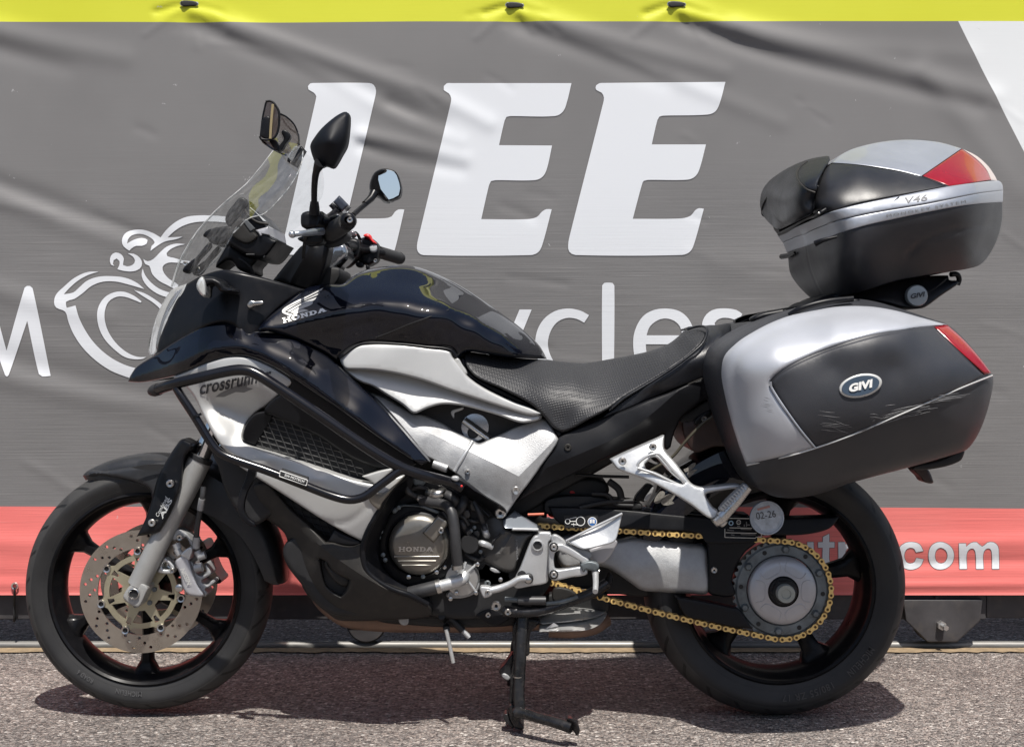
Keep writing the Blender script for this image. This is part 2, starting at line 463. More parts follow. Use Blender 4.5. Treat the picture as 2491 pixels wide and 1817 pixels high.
def seat_material():
    m = M('textured_seat_vinyl', (.019, .0195, .022), .52)
    nt = m.node_tree; N = nt.nodes; L = nt.links; b = N['Principled BSDF']
    tc = N.new('ShaderNodeTexCoord'); mp = N.new('ShaderNodeMapping'); mp.inputs['Scale'].default_value = (1, .6, 1); mp.inputs['Rotation'].default_value = (0, R(12), 0)
    L.new(tc.outputs['Object'], mp.inputs[0])
    v = N.new('ShaderNodeTexVoronoi'); v.inputs['Scale'].default_value = 185; v.inputs['Randomness'].default_value = .12
    L.new(mp.outputs[0], v.inputs[0])
    cr = N.new('ShaderNodeValToRGB'); cr.color_ramp.elements[0].position = .18; cr.color_ramp.elements[1].position = .5
    L.new(v.outputs['Distance'], cr.inputs[0])
    bp = N.new('ShaderNodeBump'); bp.inputs['Strength'].default_value = .55; bp.inputs['Distance'].default_value = .0011; bp.invert = True
    L.new(cr.outputs[0], bp.inputs['Height']); L.new(bp.outputs[0], b.inputs['Normal'])
    return m
SEATM = seat_material()

def tyre_material(name, grooves):
    m = M(name, (.017, .017, .018), .62)
    nt = m.node_tree; N = nt.nodes; L = nt.links; b = N['Principled BSDF']
    uv = N.new('ShaderNodeUVMap'); uv.uv_map = 'UVMap'
    sp = N.new('ShaderNodeSeparateXYZ'); L.new(uv.outputs[0], sp.inputs[0])
    def math_(op, a, b2=None):
        n = N.new('ShaderNodeMath'); n.operation = op
        for i, x in enumerate((a, b2)):
            if x is None: continue
            if isinstance(x, (int, float)): n.inputs[i].default_value = x
            else: L.new(x, n.inputs[i])
        return n.outputs[0]
    c = math_('ABSOLUTE', math_('SUBTRACT', sp.outputs[1], .5))          # 0 crown .. .5 bead
    # slanted grooves: phase = u*n + c*k
    ph = math_('FRACT', math_('ADD', math_('MULTIPLY', sp.outputs[0], grooves), math_('MULTIPLY', c, 3.2)))
    line = math_('LESS_THAN', math_('ABSOLUTE', math_('SUBTRACT', ph, .5)), .075)
    zone = math_('MULTIPLY', math_('LESS_THAN', c, .285), math_('GREATER_THAN', c, .05))
    gv = math_('MULTIPLY', line, zone)
    # sidewall ring lines
    ring = math_('LESS_THAN', math_('ABSOLUTE', math_('SUBTRACT', c, .44)), .006)
    ring2 = math_('LESS_THAN', math_('ABSOLUTE', math_('SUBTRACT', c, .30)), .004)
    h = math_('ADD', math_('MULTIPLY', gv, -3.0), math_('MULTIPLY', math_('ADD', ring, ring2), .5))
    bp = N.new('ShaderNodeBump'); bp.inputs['Strength'].default_value = .8; bp.inputs['Distance'].default_value = .002
    L.new(h, bp.inputs['Height']); L.new(bp.outputs[0], b.inputs['Normal'])
    tc = N.new('ShaderNodeTexCoord'); n1 = N.new('ShaderNodeTexNoise'); n1.inputs['Scale'].default_value = 16; n1.inputs['Detail'].default_value = 10
    L.new(tc.outputs['Object'], n1.inputs[0])
    dust_lit = math_('MULTIPLY', math_('GREATER_THAN', .31, c), 1.1)  # tread dust together with its sunlit grey, both put into the colour
    mx = N.new('ShaderNodeMix'); mx.data_type = 'RGBA'; mx.inputs[6].default_value = (.0095, .0095, .0105, 1); mx.inputs[7].default_value = (.034, .033, .032, 1)
    mr = N.new('ShaderNodeMapRange'); mr.inputs[1].default_value = .35; mr.inputs[2].default_value = .75
    L.new(n1.outputs[0], mr.inputs[0]); L.new(math_('ADD', math_('MULTIPLY', mr.outputs[0], math_('ADD', dust_lit, .4)), math_('MULTIPLY', dust_lit, .25)), mx.inputs[0])
    mg = N.new('ShaderNodeMix'); mg.data_type = 'RGBA'; mg.inputs[7].default_value = (.003, .003, .003, 1)
    L.new(gv, mg.inputs[0]); L.new(mx.outputs[2], mg.inputs[6]); L.new(mg.outputs[2], b.inputs['Base Color'])
    return m
TYREF = tyre_material('front_tyre_rubber', 26)
TYRER = tyre_material('rear_tyre_rubber', 24)

def asphalt():
    m = bpy.data.materials.new('asphalt_aggregate'); m.use_nodes = True
    nt = m.node_tree; N = nt.nodes; L = nt.links; b = N['Principled BSDF']
    tc = N.new('ShaderNodeTexCoord')
    nw = N.new('ShaderNodeTexNoise'); nw.inputs['Scale'].default_value = 90; L.new(tc.outputs['Object'], nw.inputs[0])
    wv = N.new('ShaderNodeVectorMath'); wv.operation = 'MULTIPLY_ADD'; wv.inputs[1].default_value = (.006, .006, .006); L.new(nw.outputs['Color'], wv.inputs[0]); L.new(tc.outputs['Object'], wv.inputs[2])
    v = N.new('ShaderNodeTexVoronoi'); v.inputs['Scale'].default_value = 112; L.new(wv.outputs[0], v.inputs[0])
    v2 = N.new('ShaderNodeTexVoronoi'); v2.inputs['Scale'].default_value = 190; L.new(wv.outputs[0], v2.inputs[0])
    cr = N.new('ShaderNodeValToRGB'); e = cr.color_ramp.elements
    e[0].position = 0; e[0].color = (.045, .039, .037, 1); e[1].position = 1; e[1].color = (.44, .41, .38, 1)
    for p, c in ((.22, (.092, .082, .077, 1)), (.5, (.150, .134, .124, 1)), (.75, (.205, .187, .174, 1)), (.9, (.285, .25, .225, 1))):
        x = e.new(p); x.color = c
    sx = N.new('ShaderNodeSeparateXYZ'); L.new(v.outputs['Color'], sx.inputs[0]); L.new(sx.outputs[0], cr.inputs[0])
    cr2 = N.new('ShaderNodeValToRGB'); cr2.color_ramp.elements[0].color = (.07, .06, .056, 1); cr2.color_ramp.elements[1].color = (.27, .225, .20, 1)
    sx2 = N.new('ShaderNodeSeparateXYZ'); L.new(v2.outputs['Color'], sx2.inputs[0]); L.new(sx2.outputs[1], cr2.inputs[0])
    gap = N.new('ShaderNodeMapRange'); gap.inputs[1].default_value = .0040 * 112; gap.inputs[2].default_value = .0060 * 112
    L.new(v.outputs['Distance'], gap.inputs[0])
    mx = N.new('ShaderNodeMix'); mx.data_type = 'RGBA'; L.new(gap.outputs[0], mx.inputs[0]); L.new(cr.outputs[0], mx.inputs[6]); L.new(cr2.outputs[0], mx.inputs[7])
    # large scale variation
    n = N.new('ShaderNodeTexNoise'); n.inputs['Scale'].default_value = 1.7; n.inputs['Detail'].default_value = 9; L.new(tc.outputs['Object'], n.inputs[0])
    mr = N.new('ShaderNodeMapRange'); mr.inputs[1].default_value = .3; mr.inputs[2].default_value = .7; mr.inputs[3].default_value = 1.16; mr.inputs[4].default_value = 1.78; L.new(n.outputs[0], mr.inputs[0])
    sc = N.new('ShaderNodeVectorMath'); sc.operation = 'SCALE'; L.new(mx.outputs[2], sc.inputs[0]); L.new(mr.outputs[0], sc.inputs['Scale'])
    L.new(sc.outputs[0], b.inputs['Base Color'])
    b.inputs['Roughness'].default_value = .8
    hh = N.new('ShaderNodeMath'); hh.operation = 'ADD'; L.new(v.outputs['Distance'], hh.inputs[0]); L.new(v2.outputs['Distance'], hh.inputs[1])
    bp = N.new('ShaderNodeBump'); bp.invert = True; bp.inputs['Strength'].default_value = 1.0; bp.inputs['Distance'].default_value = .009
    L.new(hh.outputs[0], bp.inputs['Height']); L.new(bp.outputs[0], b.inputs['Normal'])
    return m
ASPH = asphalt()
# ================================================================== THE SETTING
def struct(o):
    o['kind'] = 'structure'; return o
# asphalt: a fine sheet reaching past the horizon
gv = []; gf = []
xs = [-400, -60, -12, -4, 0, 4, 12, 60, 400]; ys = [-400, -60, -12, -4, -1, 0, .5, 2, 12, 60, 400]
for y in ys:
    for x in xs: gv.append((x, y, 0))
for j in range(len(ys) - 1):
    for i in range(len(xs) - 1):
        a = j * len(xs) + i; gf.append((a, a + 1, a + 1 + len(xs), a + len(xs)))
struct(build('road', gv, gf, ASPH, None, None))

OCHRE = M('ochre_edge_paint', (.26, .19, .115), .75, var=.3, vscale=40, bump=.5, bscale=160, grime=.3)
# thin ragged ochre strip along the rail
sv = []; sf = []
n = 500
for i in range(n):
    x = -6 + 12 * i / (n - 1)
    sv += [(x, .572 + random.uniform(-.006, .010) + .014, .004), (x, .640, .004)]
for i in range(n - 1): sf.append((2*i, 2*i+2, 2*i+3, 2*i+1))
struct(build('edge_strip', sv, sf, OCHRE, None, None))

RAILM = M('worn_rail_steel', (.20, .195, .185), .5, .5, var=.15, vscale=12, stretch=(1, 8, 8), rvar=.1, grime=.2)
thing('gate_rail', 'worn round steel gate rail lying in the asphalt behind the motorcycle', 'rail', (0, .660, 0))
v, f = tube_geo([Vector((-6, .660, .006)), Vector((6, .660, .006))], .0125, 16, 0)
build('rail_bar', v, f, RAILM)
for i in range(9):
    x = -4.2 + i * 1.05
    box('fixing_lug', (x - .02, .668, .0045), (x + .02, .69, .010), RAILM)

# ---------------------------------------------------------------- gate
GATEM = M('weathered_black_gate_paint', (.045, .042, .044), .55, var=.3, vscale=10, rvar=.1, grime=.25)
thing('sliding_gate', 'dark steel sliding gate under the banner, rolling on the rail', 'gate', (0, .66, 0))
zb = P(0, 1507, .63).z; zt = P(0, 1440, .63).z
box('bottom_beam', (-3.2, .632, zb), (1.33, .69, zt + .01), GATEM, bev=.003)
box('bottom_beam', (1.332, .640, zb + .002), (3.4, .69, zt + .008), GATEM, bev=.003)
for x in (-3.0, -1.5, 0.0, 1.5, 3.0):
    box('upright', (x - .03, .632, zt + .012), (x + .03, .69, 1.76), GATEM, bev=.003)
box('top_beam', (-3.2, .632, 1.762), (3.4, .69, 1.82), GATEM, bev=.003)
# wheel housing + wheel
hs = lambda *p: [(1950 + a[0] / 2.477, 1150 + a[1] / 2.477) + tuple(a[2:]) for a in p]
panel('wheel_housing', hs((612, 764, 1), (1090, 764, 1), (1075, 890, 1), (935, 1018, 1), (760, 1018, 1), (630, 890, 1)), .612, GATEM, thick=.018, step=20, roll=3, drop=.002)
c = P(*hs((770, 905))[0][:2], .662)
c = (c.x + .01, .0185 + .055)
lathe('gate_wheel', [(.008, .640), (.052, .640), (.057, .645), (.057, .652), (.050, .656), (.050, .664), (.057, .668), (.057, .675), (.052, .68), (.008, .68)], c, GATEM, seg=40)
bx = P(*hs((838, 915))[0][:2], .61)
tube('axle_bolt', [Vector((bx.x, .615, bx.z)), Vector((bx.x + .004, .575, bx.z - .002))], .0075, SCREWM, seg=6, smooth=0, world=True)
tube('axle_nut', [Vector((bx.x, .612, bx.z)), Vector((bx.x, .596, bx.z))], .0125, SCREWM, seg=6, smooth=0, world=True)
box('stop_lug', (P(1958, 0, .6).x * 0 + 1.1855, .625, zb - .015), (1.193, .66, zt), GATEM)

# ---------------------------------------------------------------- banner
YB = .600
folds = [  # native px polyline, width px, amplitude m (negative bulges toward the viewer)
    ([(475, 25), (760, 130), (1080, 245), (1190, 300)], 26, -.0055), ([(470, 60), (700, 150), (1000, 275)], 30, .0040),
    ([(560, 75), (760, 170), (1040, 320), (1120, 345)], 24, -.0036),
    ([(1265, 25), (1480, 95), (1760, 175)], 28, -.0050), ([(1262, 60), (1420, 120), (1620, 195)], 30, .0042),
    ([(1310, 60), (1560, 160), (1900, 300)], 26, -.0030),
    ([(1660, 22), (1840, 85), (2120, 150), (2420, 235)], 30, -.0065), ([(1660, 55), (1860, 130), (2200, 215), (2380, 262)], 26, .0050),
    ([(1800, 60), (2050, 110), (2360, 135)], 30, -.0030),
    ([(-60, 60), (120, 105), (300, 140)], 34, -.0050), ([(-40, 110), (160, 165)], 30, .0034),
    ([(880, 330), (1030, 360), (1130, 385)], 24, -.0044), ([(880, 355), (1000, 392), (1120, 415)], 22, .0034),
    ([(950, 250), (1080, 300)], 22, .003),
    ([(-60, 430), (120, 490), (300, 560), (440, 600)], 30, .0050), ([(-60, 455), (140, 535), (360, 600)], 34, -.0042),
    ([(-60, 690), (130, 745), (260, 770)], 34, -.0040), ([(-60, 850), (120, 900), (360, 960), (640, 1000)], 42, .0042), ([(-60, 900), (200, 960), (520, 1010)], 36, -.0040),
    ([(1750, 640), (2050, 690), (2491, 720)], 60, -.003), ([(2250, 170), (2380, 330), (2480, 470)], 40, -.004),
    ([(-300, 1290), (0, 1320), (240, 1330)], 30, -.0045), ([(2100, 1330), (2491, 1318), (2900, 1330)], 26, -.0045), ([(2150, 1375), (2491, 1365), (2800, 1380)], 16, .004),
    ([(-300, 1395), (60, 1400)], 14, .003), ([(2100, 1425), (2491, 1420)], 10, -.004), ([(640, 1370), (720, 1376)], 18, -.004),
    ([(380, 30), (460, 12), (540, 30)], 10, .004), ([(1180, 34), (1252, 14), (1330, 34)], 10, .004), ([(1570, 34), (1646, 12), (1720, 34)], 10, .004),
]
folds = [(hermite_loop(p, 30, closed=False), w, a) for p, w, a in folds]
rs = np.random.RandomState(5)
waves = [(rs.uniform(.0015, .006), rs.uniform(.004, .012), rs.uniform(0, 6.28), rs.uniform(.0004, .0009)) for _ in range(14)]
fine = []
for ex in (460, 1252, 1646, -300, 2700):                # short tight creases that fan out from the ties
    for k in range(7):
        a = R(14 + k * 24 + rs.uniform(-7, 7)); L_ = rs.uniform(45, 150)
        fine.append((np.array([(ex + 26 * math.cos(a), 12 + 14 * math.sin(a)), (ex + L_ * math.cos(a), 12 + L_ * .8 * math.sin(a))]), rs.uniform(5, 10), rs.choice([-1, 1]) * rs.uniform(.0008, .0018)))
for k in range(46):                                     # small handling creases
    x, y = rs.uniform(-300, 2700), rs.uniform(80, 1200); L_ = rs.uniform(30, 150); a = R(rs.uniform(4, 40))
    fine.append((np.array([(x, y), (x + L_ * .5 * math.cos(a), y + L_ * .5 * math.sin(a) - 3), (x + L_ * math.cos(a), y + L_ * math.sin(a))]), rs.uniform(6, 14), rs.choice([-1, 1]) * rs.uniform(.0006, .0014)))
def bfield(q):
    q = np.asarray(q, float)[:, :2]
    d = np.full(len(q), YB)
    for pl, w, a in folds:
        w = w * .8
        dd = seg_dist(q, pl, closed=False)
        # fade the fold out at its far end
        t = np.clip((q[:, 0] - pl[0, 0]) / (pl[-1, 0] - pl[0, 0] + 1e-6), 0, 1)
        d += 1.35 * a * np.exp(-(dd / w) ** 2) * (1 - .55 * t)
    for fx, fy, ph, am in waves:
        d += am * np.sin(q[:, 0] * fx + q[:, 1] * fy + ph)
    for pl, w, a in fine:
        dd = seg_dist(q, pl, closed=False); k = dd < w * 3
        if k.any(): d[k] += a * np.exp(-(dd[k] / w) ** 2)
    # hem curls at the foot
    d += .004 * np.exp(-((q[:, 1] - 1440) / 9) ** 2)
    return d
def banner_material(name, plain=None):
    m = bpy.data.materials.new(name); m.use_nodes = True
    nt = m.node_tree; N = nt.nodes; L = nt.links; b = N['Principled BSDF']
    b.inputs['Roughness'].default_value = .5; b.inputs['Specular IOR Level'].default_value = .35
    tc = N.new('ShaderNodeTexCoord'); sp = N.new('ShaderNodeSeparateXYZ'); L.new(tc.outputs['Object'], sp.inputs[0])
    def mt(op, a, b2=None, c2=None):
        n = N.new('ShaderNodeMath'); n.operation = op
        for i, x in enumerate((a, b2, c2)):
            if x is None: continue
            if isinstance(x, (int, float)): n.inputs[i].default_value = x
            else: L.new(x, n.inputs[i])
        return n.outputs[0]
    def mixc(f, a, c):
        n = N.new('ShaderNodeMix'); n.data_type = 'RGBA'
        L.new(f, n.inputs[0])
        for s, x in ((6, a), (7, c)):
            if isinstance(x, tuple): n.inputs[s].default_value = (*x, 1)
            else: L.new(x, n.inputs[s])
        return n.outputs[2]
    # printed bands: local X, Z (origin at banner foot)
    x, z = sp.outputs[0], sp.outputs[2]
    if plain: col = None
    zy = P(0, 54, YB).z - BORG[2]; zr = P(0, 1233, YB).z - BORG[2]
    wob = N.new('ShaderNodeTexNoise'); wob.inputs['Scale'].default_value = 1.1; wob.inputs['Detail'].default_value = 1; L.new(tc.outputs['Object'], wob.inputs[0])
    dz = mt('MULTIPLY', mt('SUBTRACT', wob.outputs[0], .5), .016)
    # streaks
    mp = N.new('ShaderNodeMapping'); mp.inputs['Scale'].default_value = (2.2, 1, 170); L.new(tc.outputs['Object'], mp.inputs[0])
    st = N.new('ShaderNodeTexNoise'); st.inputs['Scale'].default_value = 1; st.inputs['Detail'].default_value = 5; st.inputs['Roughness'].default_value = .7; L.new(mp.outputs[0], st.inputs[0])
    mp2 = N.new('ShaderNodeMapping'); mp2.inputs['Scale'].default_value = (5, 1, 420); L.new(tc.outputs['Object'], mp2.inputs[0])
    st2 = N.new('ShaderNodeTexNoise'); st2.inputs['Scale'].default_value = 1; st2.inputs['Detail'].default_value = 3; L.new(mp2.outputs[0], st2.inputs[0])
    # streaks live in the middle and lower part
    zone = N.new('ShaderNodeMapRange'); zone.inputs[1].default_value = P(0, 330, YB).z - BORG[2]; zone.inputs[2].default_value = P(0, 640, YB).z - BORG[2]; zone.inputs[3].default_value = .12; zone.inputs[4].default_value = 1; L.new(z, zone.inputs[0])
    thin = N.new('ShaderNodeMapRange'); thin.inputs[1].default_value = .60; thin.inputs[2].default_value = .74; L.new(st.outputs[0], thin.inputs[0])
    thin2 = N.new('ShaderNodeMapRange'); thin2.inputs[1].default_value = .38; thin2.inputs[2].default_value = .66; thin2.inputs[3].default_value = .91; thin2.inputs[4].default_value = 1.07; L.new(st2.outputs[0], thin2.inputs[0])
    if plain:
        col = mixc(mt('MULTIPLY', thin.outputs[0], .10), plain, (.50, .50, .50))
    else:
        gl = N.new('ShaderNodeTexNoise'); gl.inputs['Scale'].default_value = 3; gl.inputs['Detail'].default_value = 6; L.new(tc.outputs['Object'], gl.inputs[0])
        grey = mixc(gl.outputs[0], (.147, .1435, .143), (.200, .196, .195))
        white_f = mt('GREATER_THAN', mt('ADD', x, mt('MULTIPLY', z, .50)), P(2333, 55, YB).x + .50 * (P(2333, 55, YB).z - BORG[2]))
        red = mixc(gl.outputs[0], (.70, .148, .135), (.80, .225, .205))
        yel = mixc(gl.outputs[0], (.54, .555, .026), (.62, .635, .05))
        c1 = mixc(white_f, grey, (.66, .68, .69))
        c1 = mixc(mt('LESS_THAN', mt('ADD', z, dz), zr), c1, red)
        c1 = mixc(mt('GREATER_THAN', mt('ADD', z, dz), zy), c1, yel)
        n = N.new('ShaderNodeVectorMath'); n.operation = 'SCALE'
        f = mt('ADD', mt('MULTIPLY', mt('SUBTRACT', thin2.outputs[0], 1), zone.outputs[0]), 1)
        L.new(c1, n.inputs[0]); L.new(f, n.inputs['Scale'])
        col = mixc(mt('MULTIPLY', mt('MULTIPLY', thin.outputs[0], zone.outputs[0]), .30), n.outputs[0], (.48, .46, .44))
        # scuffs
        sc = N.new('ShaderNodeTexVoronoi'); sc.inputs['Scale'].default_value = 7; mpv = N.new('ShaderNodeMapping'); mpv.inputs['Scale'].default_value = (1, 1, 1.6); L.new(tc.outputs['Object'], mpv.inputs[0])
        wn_ = N.new('ShaderNodeTexNoise'); wn_.inputs['Scale'].default_value = 60; L.new(tc.outputs['Object'], wn_.inputs[0])
        va = N.new('ShaderNodeVectorMath'); va.operation = 'MULTIPLY_ADD'; va.inputs[1].default_value = (.10, .1, .05); L.new(wn_.outputs['Color'], va.inputs[0]); L.new(mpv.outputs[0], va.inputs[2]); L.new(va.outputs[0], sc.inputs[0])
        col = mixc(mt('MULTIPLY', mt('LESS_THAN', sc.outputs['Distance'], .035), .5), col, (.5, .5, .5))
    L.new(col, b.inputs['Base Color'])
    bp = N.new('ShaderNodeBump'); bp.inputs['Strength'].default_value = .34 if not plain else .18; bp.inputs['Distance'].default_value = .0022
    hh = mt('MULTIPLY', mt('ADD', st.outputs[0], mt('MULTIPLY', st2.outputs[0], .35)), zone.outputs[0])
    L.new(hh, bp.inputs['Height']); L.new(bp.outputs[0], b.inputs['Normal'])
    return m
BORG = (0, YB, P(0, 1447, YB).z)
# a second roller of the gate, low behind the motorcycle
rx = P(893, 0, .66).x
lathe('gate_wheel', [(.008, .640), (.052, .640), (.057, .645), (.057, .652), (.050, .656), (.050, .664), (.057, .668), (.057, .675), (.052, .68), (.008, .68)], (rx, .0185 + .055), GATEM, seg=40)
box('wheel_fork', (rx - .075, .634, .062), (rx + .075, .688, zb - .001), GATEM, bev=.004)
thing('banner', 'large grey advertising banner with yellow and red bands, white lettering and tied eyelets', 'banner', BORG)
BAN = banner_material('printed_banner_vinyl'); LET = banner_material('white_banner_print', plain=(.66, .68, .71))
OUTL = M('dark_print_outline', (.13, .12, .12), .6)
gx = np.arange(-760, 3300, 8.0); gy = np.concatenate([np.arange(-20, 1436, 7.0), [1440, 1444, 1447]])
qq = np.array([(x, y) for y in gy for x in gx]); dd = bfield(qq)
nx = len(gx)
build('fabric', [P(x, y, d) for (x, y), d in zip(qq, dd)],
      [(j*nx+i, j*nx+i+1, (j+1)*nx+i+1, (j+1)*nx+i) for j in range(len(gy) - 1) for i in range(nx - 1)], BAN, sharp=80)
def letter(pts, holes=(), name='letter', outline=True):
    gm = 14
    v, f, _ = panel_geo(pts, YB, step=7, grid=9, thick=0, holes=holes)
    def conform(v, off):
        q = np.array([(CX + p.x * F / (D + p.y), YH + (HC - p.z) * F / (D + p.y)) for p in v]); d = bfield(q)
        return [P(a, b, e + off) for (a, b), e in zip(q, d)]
    build(name, conform(v, -.0011), f, LET, sharp=80)
    if outline:
        lp = hermite_loop(pts, 7)
        for l in [lp] + [hermite_loop(h, 7) for h in holes]:
            t = np.roll(l, -1, 0) - np.roll(l, 1, 0); t /= np.linalg.norm(t, axis=1)[:, None] + 1e-9
            nn = np.stack([t[:, 1], -t[:, 0]], 1)
            a = np.sum(l[:, 0] * np.roll(l[:, 1], -1) - np.roll(l[:, 0], -1) * l[:, 1])
            if (a > 0) == (l is not lp): nn = -nn
            o2 = l + nn * 1.3
            k = len(l); al = np.vstack([l - nn * .3, o2]); d = bfield(al)
            build('letter_outline', [P(x, y, e - .0008) for (x, y), e in zip(al, d)], [(i, (i + 1) % k, k + (i + 1) % k, k + i) for i in range(k)], OUTL, sharp=None)
# LEE
letter(B7((510, 178), (530, 174), (985, 174), (1022, 190), (1040, 235), (1030, 300), (803, 1262, 1), (1110, 1260), (1165, 1245), (1190, 1210), (1222, 1189), (1268, 1190, 1), (1192, 1510), (1170, 1548), (1120, 1556), (350, 1553), (305, 1530), (290, 1485), (297, 1440), (555, 310), (560, 282), (540, 252), (497, 226), (492, 200)))
letter(B8((212, 160), (232, 142), (260, 141), (1040, 141, 1), (1010, 265), (985, 325), (935, 354), (640, 355), (618, 360), (606, 385), (570, 543, 1), (914, 545, 1), (882, 690), (855, 745), (805, 769), (545, 770), (518, 776), (506, 800), (455, 1022, 1), (750, 1022), (815, 1008), (850, 972), (878, 957), (912, 958, 1), (850, 1190), (822, 1238), (770, 1255), (80, 1255), (45, 1235), (38, 1195), (48, 1140), (252, 290), (260, 240), (245, 208), (212, 186)))
letter(B8((1200, 155), (1220, 142), (1250, 140), (2038, 133, 1), (2003, 265), (1972, 325), (1920, 345), (1632, 352), (1610, 358), (1597, 380), (1560, 538, 1), (1912, 538, 1), (1872, 690), (1845, 742), (1795, 766), (1535, 768), (1508, 774), (1496, 800), (1437, 1020, 1), (1750, 1017), (1812, 1000), (1840, 966), (1866, 951), (1898, 955, 1), (1832, 1190), (1805, 1235), (1755, 1254), (1065, 1254), (1025, 1232), (1018, 1190), (1028, 1130), (1240, 290), (1250, 235), (1235, 203), (1199, 184)))
# M
letter(B5((215, 790), (235, 775), (262, 775), (285, 795), (443, 1560, 1), (370, 1565), (340, 1545), (238, 1080, 1), (75, 1555), (60, 1567), (45, 1555), (-118, 1080, 1), (-220, 1545), (-250, 1565), (-323, 1560, 1), (-165, 795), (-142, 775), (-115, 775), (-95, 790), (57, 1340, 1)))
# swirl emblem strokes
for pts in (
    ((865, 650, 1), (760, 655), (650, 705), (560, 780), (490, 850), (472, 920), (492, 965), (570, 1000), (595, 1080), (640, 1190), (720, 1310), (830, 1420), (960, 1510), (1080, 1560), (1180, 1590), (1300, 1600, 1), (1300, 1500, 1), (1180, 1490), (1060, 1450), (940, 1380), (830, 1280), (750, 1170), (690, 1050), (660, 945, 1), (583, 966, 1), (576, 915), (605, 900), (650, 888), (720, 840), (800, 775), (900, 738), (1010, 737), (1120, 762), (1262, 803, 1), (1200, 750), (1100, 705), (980, 690), (860, 695), (760, 730), (690, 790), (640, 832), (558, 848, 1), (600, 800), (680, 730), (770, 680)),
    ((1238, 910, 1), (1170, 860), (1080, 825), (1000, 830), (920, 870), (865, 945), (848, 1030), (865, 1140), (915, 1240), (1000, 1330), (1090, 1395), (1180, 1415), (1250, 1410), (1280, 1395, 1), (1200, 1393), (1110, 1355), (1020, 1280), (950, 1180), (917, 1080), (917, 990), (950, 912), (1020, 870), (1090, 870), (1160, 893), (1228, 921, 1)),
    ((1168, 810, 1), (1260, 838), (1350, 890), (1420, 945), (1460, 990), (1430, 1010), (1390, 965), (1330, 915), (1250, 865)),
    ((1247, 624, 1), (1268, 680), (1320, 745), (1390, 798), (1465, 828), (1540, 850), (1530, 890), (1440, 868), (1370, 840), (1300, 790), (1250, 725), (1237, 670)),
    ((960, 560), (970, 510), (1010, 483), (1060, 500), (1083, 540), (1075, 592), (1110, 605), (1160, 590), (1180, 555), (1160, 518), (1113, 491, 1), (1170, 495), (1222, 530), (1242, 580), (1220, 625), (1160, 648), (1090, 645), (1025, 630, 1), (1040, 600), (1045, 560), (1020, 535), (992, 552), (987, 585), (1000, 602, 1), (970, 590)),
    ((1130, 468, 1), (1080, 430), (1065, 380), (1090, 320), (1150, 290), (1250, 285), (1340, 315), (1403, 352, 1), (1450, 290), (1530, 220), (1620, 175), (1720, 160), (1850, 160), (1990, 172), (2060, 190, 1), (2050, 232, 1), (1920, 216), (1800, 213), (1700, 220), (1600, 250), (1520, 300), (1465, 352, 1), (1597, 345, 1), (1540, 367), (1440, 388), (1370, 428), (1315, 470, 1), (1325, 425), (1352, 395), (1300, 345), (1220, 320), (1150, 335), (1118, 370), (1110, 405, 1), (1170, 372), (1240, 356), (1290, 375), (1282, 405), (1240, 425), (1190, 425), (1150, 447)),
    ((1252, 540, 1), (1290, 560), (1340, 540), (1400, 480), (1460, 430), (1540, 405), (1622, 411, 1), (1550, 427), (1490, 455), (1455, 492), (1462, 515), (1520, 530), (1590, 550), (1680, 560, 1), (1670, 585, 1), (1500, 570), (1450, 580), (1420, 612), (1432, 660), (1480, 715), (1560, 770), (1540, 800), (1450, 762), (1390, 730), (1330, 670), (1305, 600), (1270, 585)),
): letter(B5(*pts), name='emblem_stroke')
# ...ycles
letter(B6((412, 385, 1), (487, 385, 1), (250, 960, 1), (175, 960, 1), (255, 770, 1), (90, 385, 1), (170, 385, 1), (290, 680, 1)))
letter(B6((838, 420, 1), (808, 466, 1), (760, 442), (700, 437), (640, 465), (602, 520), (586, 590), (600, 660), (640, 725), (700, 760), (770, 758), (830, 725, 1), (865, 775, 1), (790, 825), (690, 830), (600, 790), (535, 715), (510, 620), (517, 525), (560, 445), (630, 395), (710, 379), (785, 392)))
letter(B6((918, 238), (930, 223), (982, 223), (993, 238), (990, 840, 1), (918, 840, 1)))
letter(B6((1108, 600), (1120, 510), (1165, 430), (1230, 390), (1310, 379), (1390, 395), (1445, 440), (1475, 505), (1484, 598, 1), (1185, 598, 1), (1192, 655), (1225, 720), (1290, 760), (1360, 762), (1425, 725, 1), (1465, 775, 1), (1380, 825), (1280, 830), (1190, 790), (1128, 710)),
       holes=[B6((1190, 543, 1), (1210, 490), (1260, 450), (1310, 440), (1360, 455), (1395, 490), (1408, 543, 1))])
letter(B6((1530, 490), (1545, 430), (1590, 390), (1660, 378), (1740, 388), (1776, 412, 1), (1755, 456, 1), (1690, 437), (1640, 440), (1607, 468), (1622, 500), (1680, 530), (1745, 560), (1785, 615), (1775, 690), (1700, 750), (1600, 755), (1525, 720, 1), (1555, 665, 1), (1620, 690), (1690, 680), (1705, 635), (1640, 600), (1560, 560)))
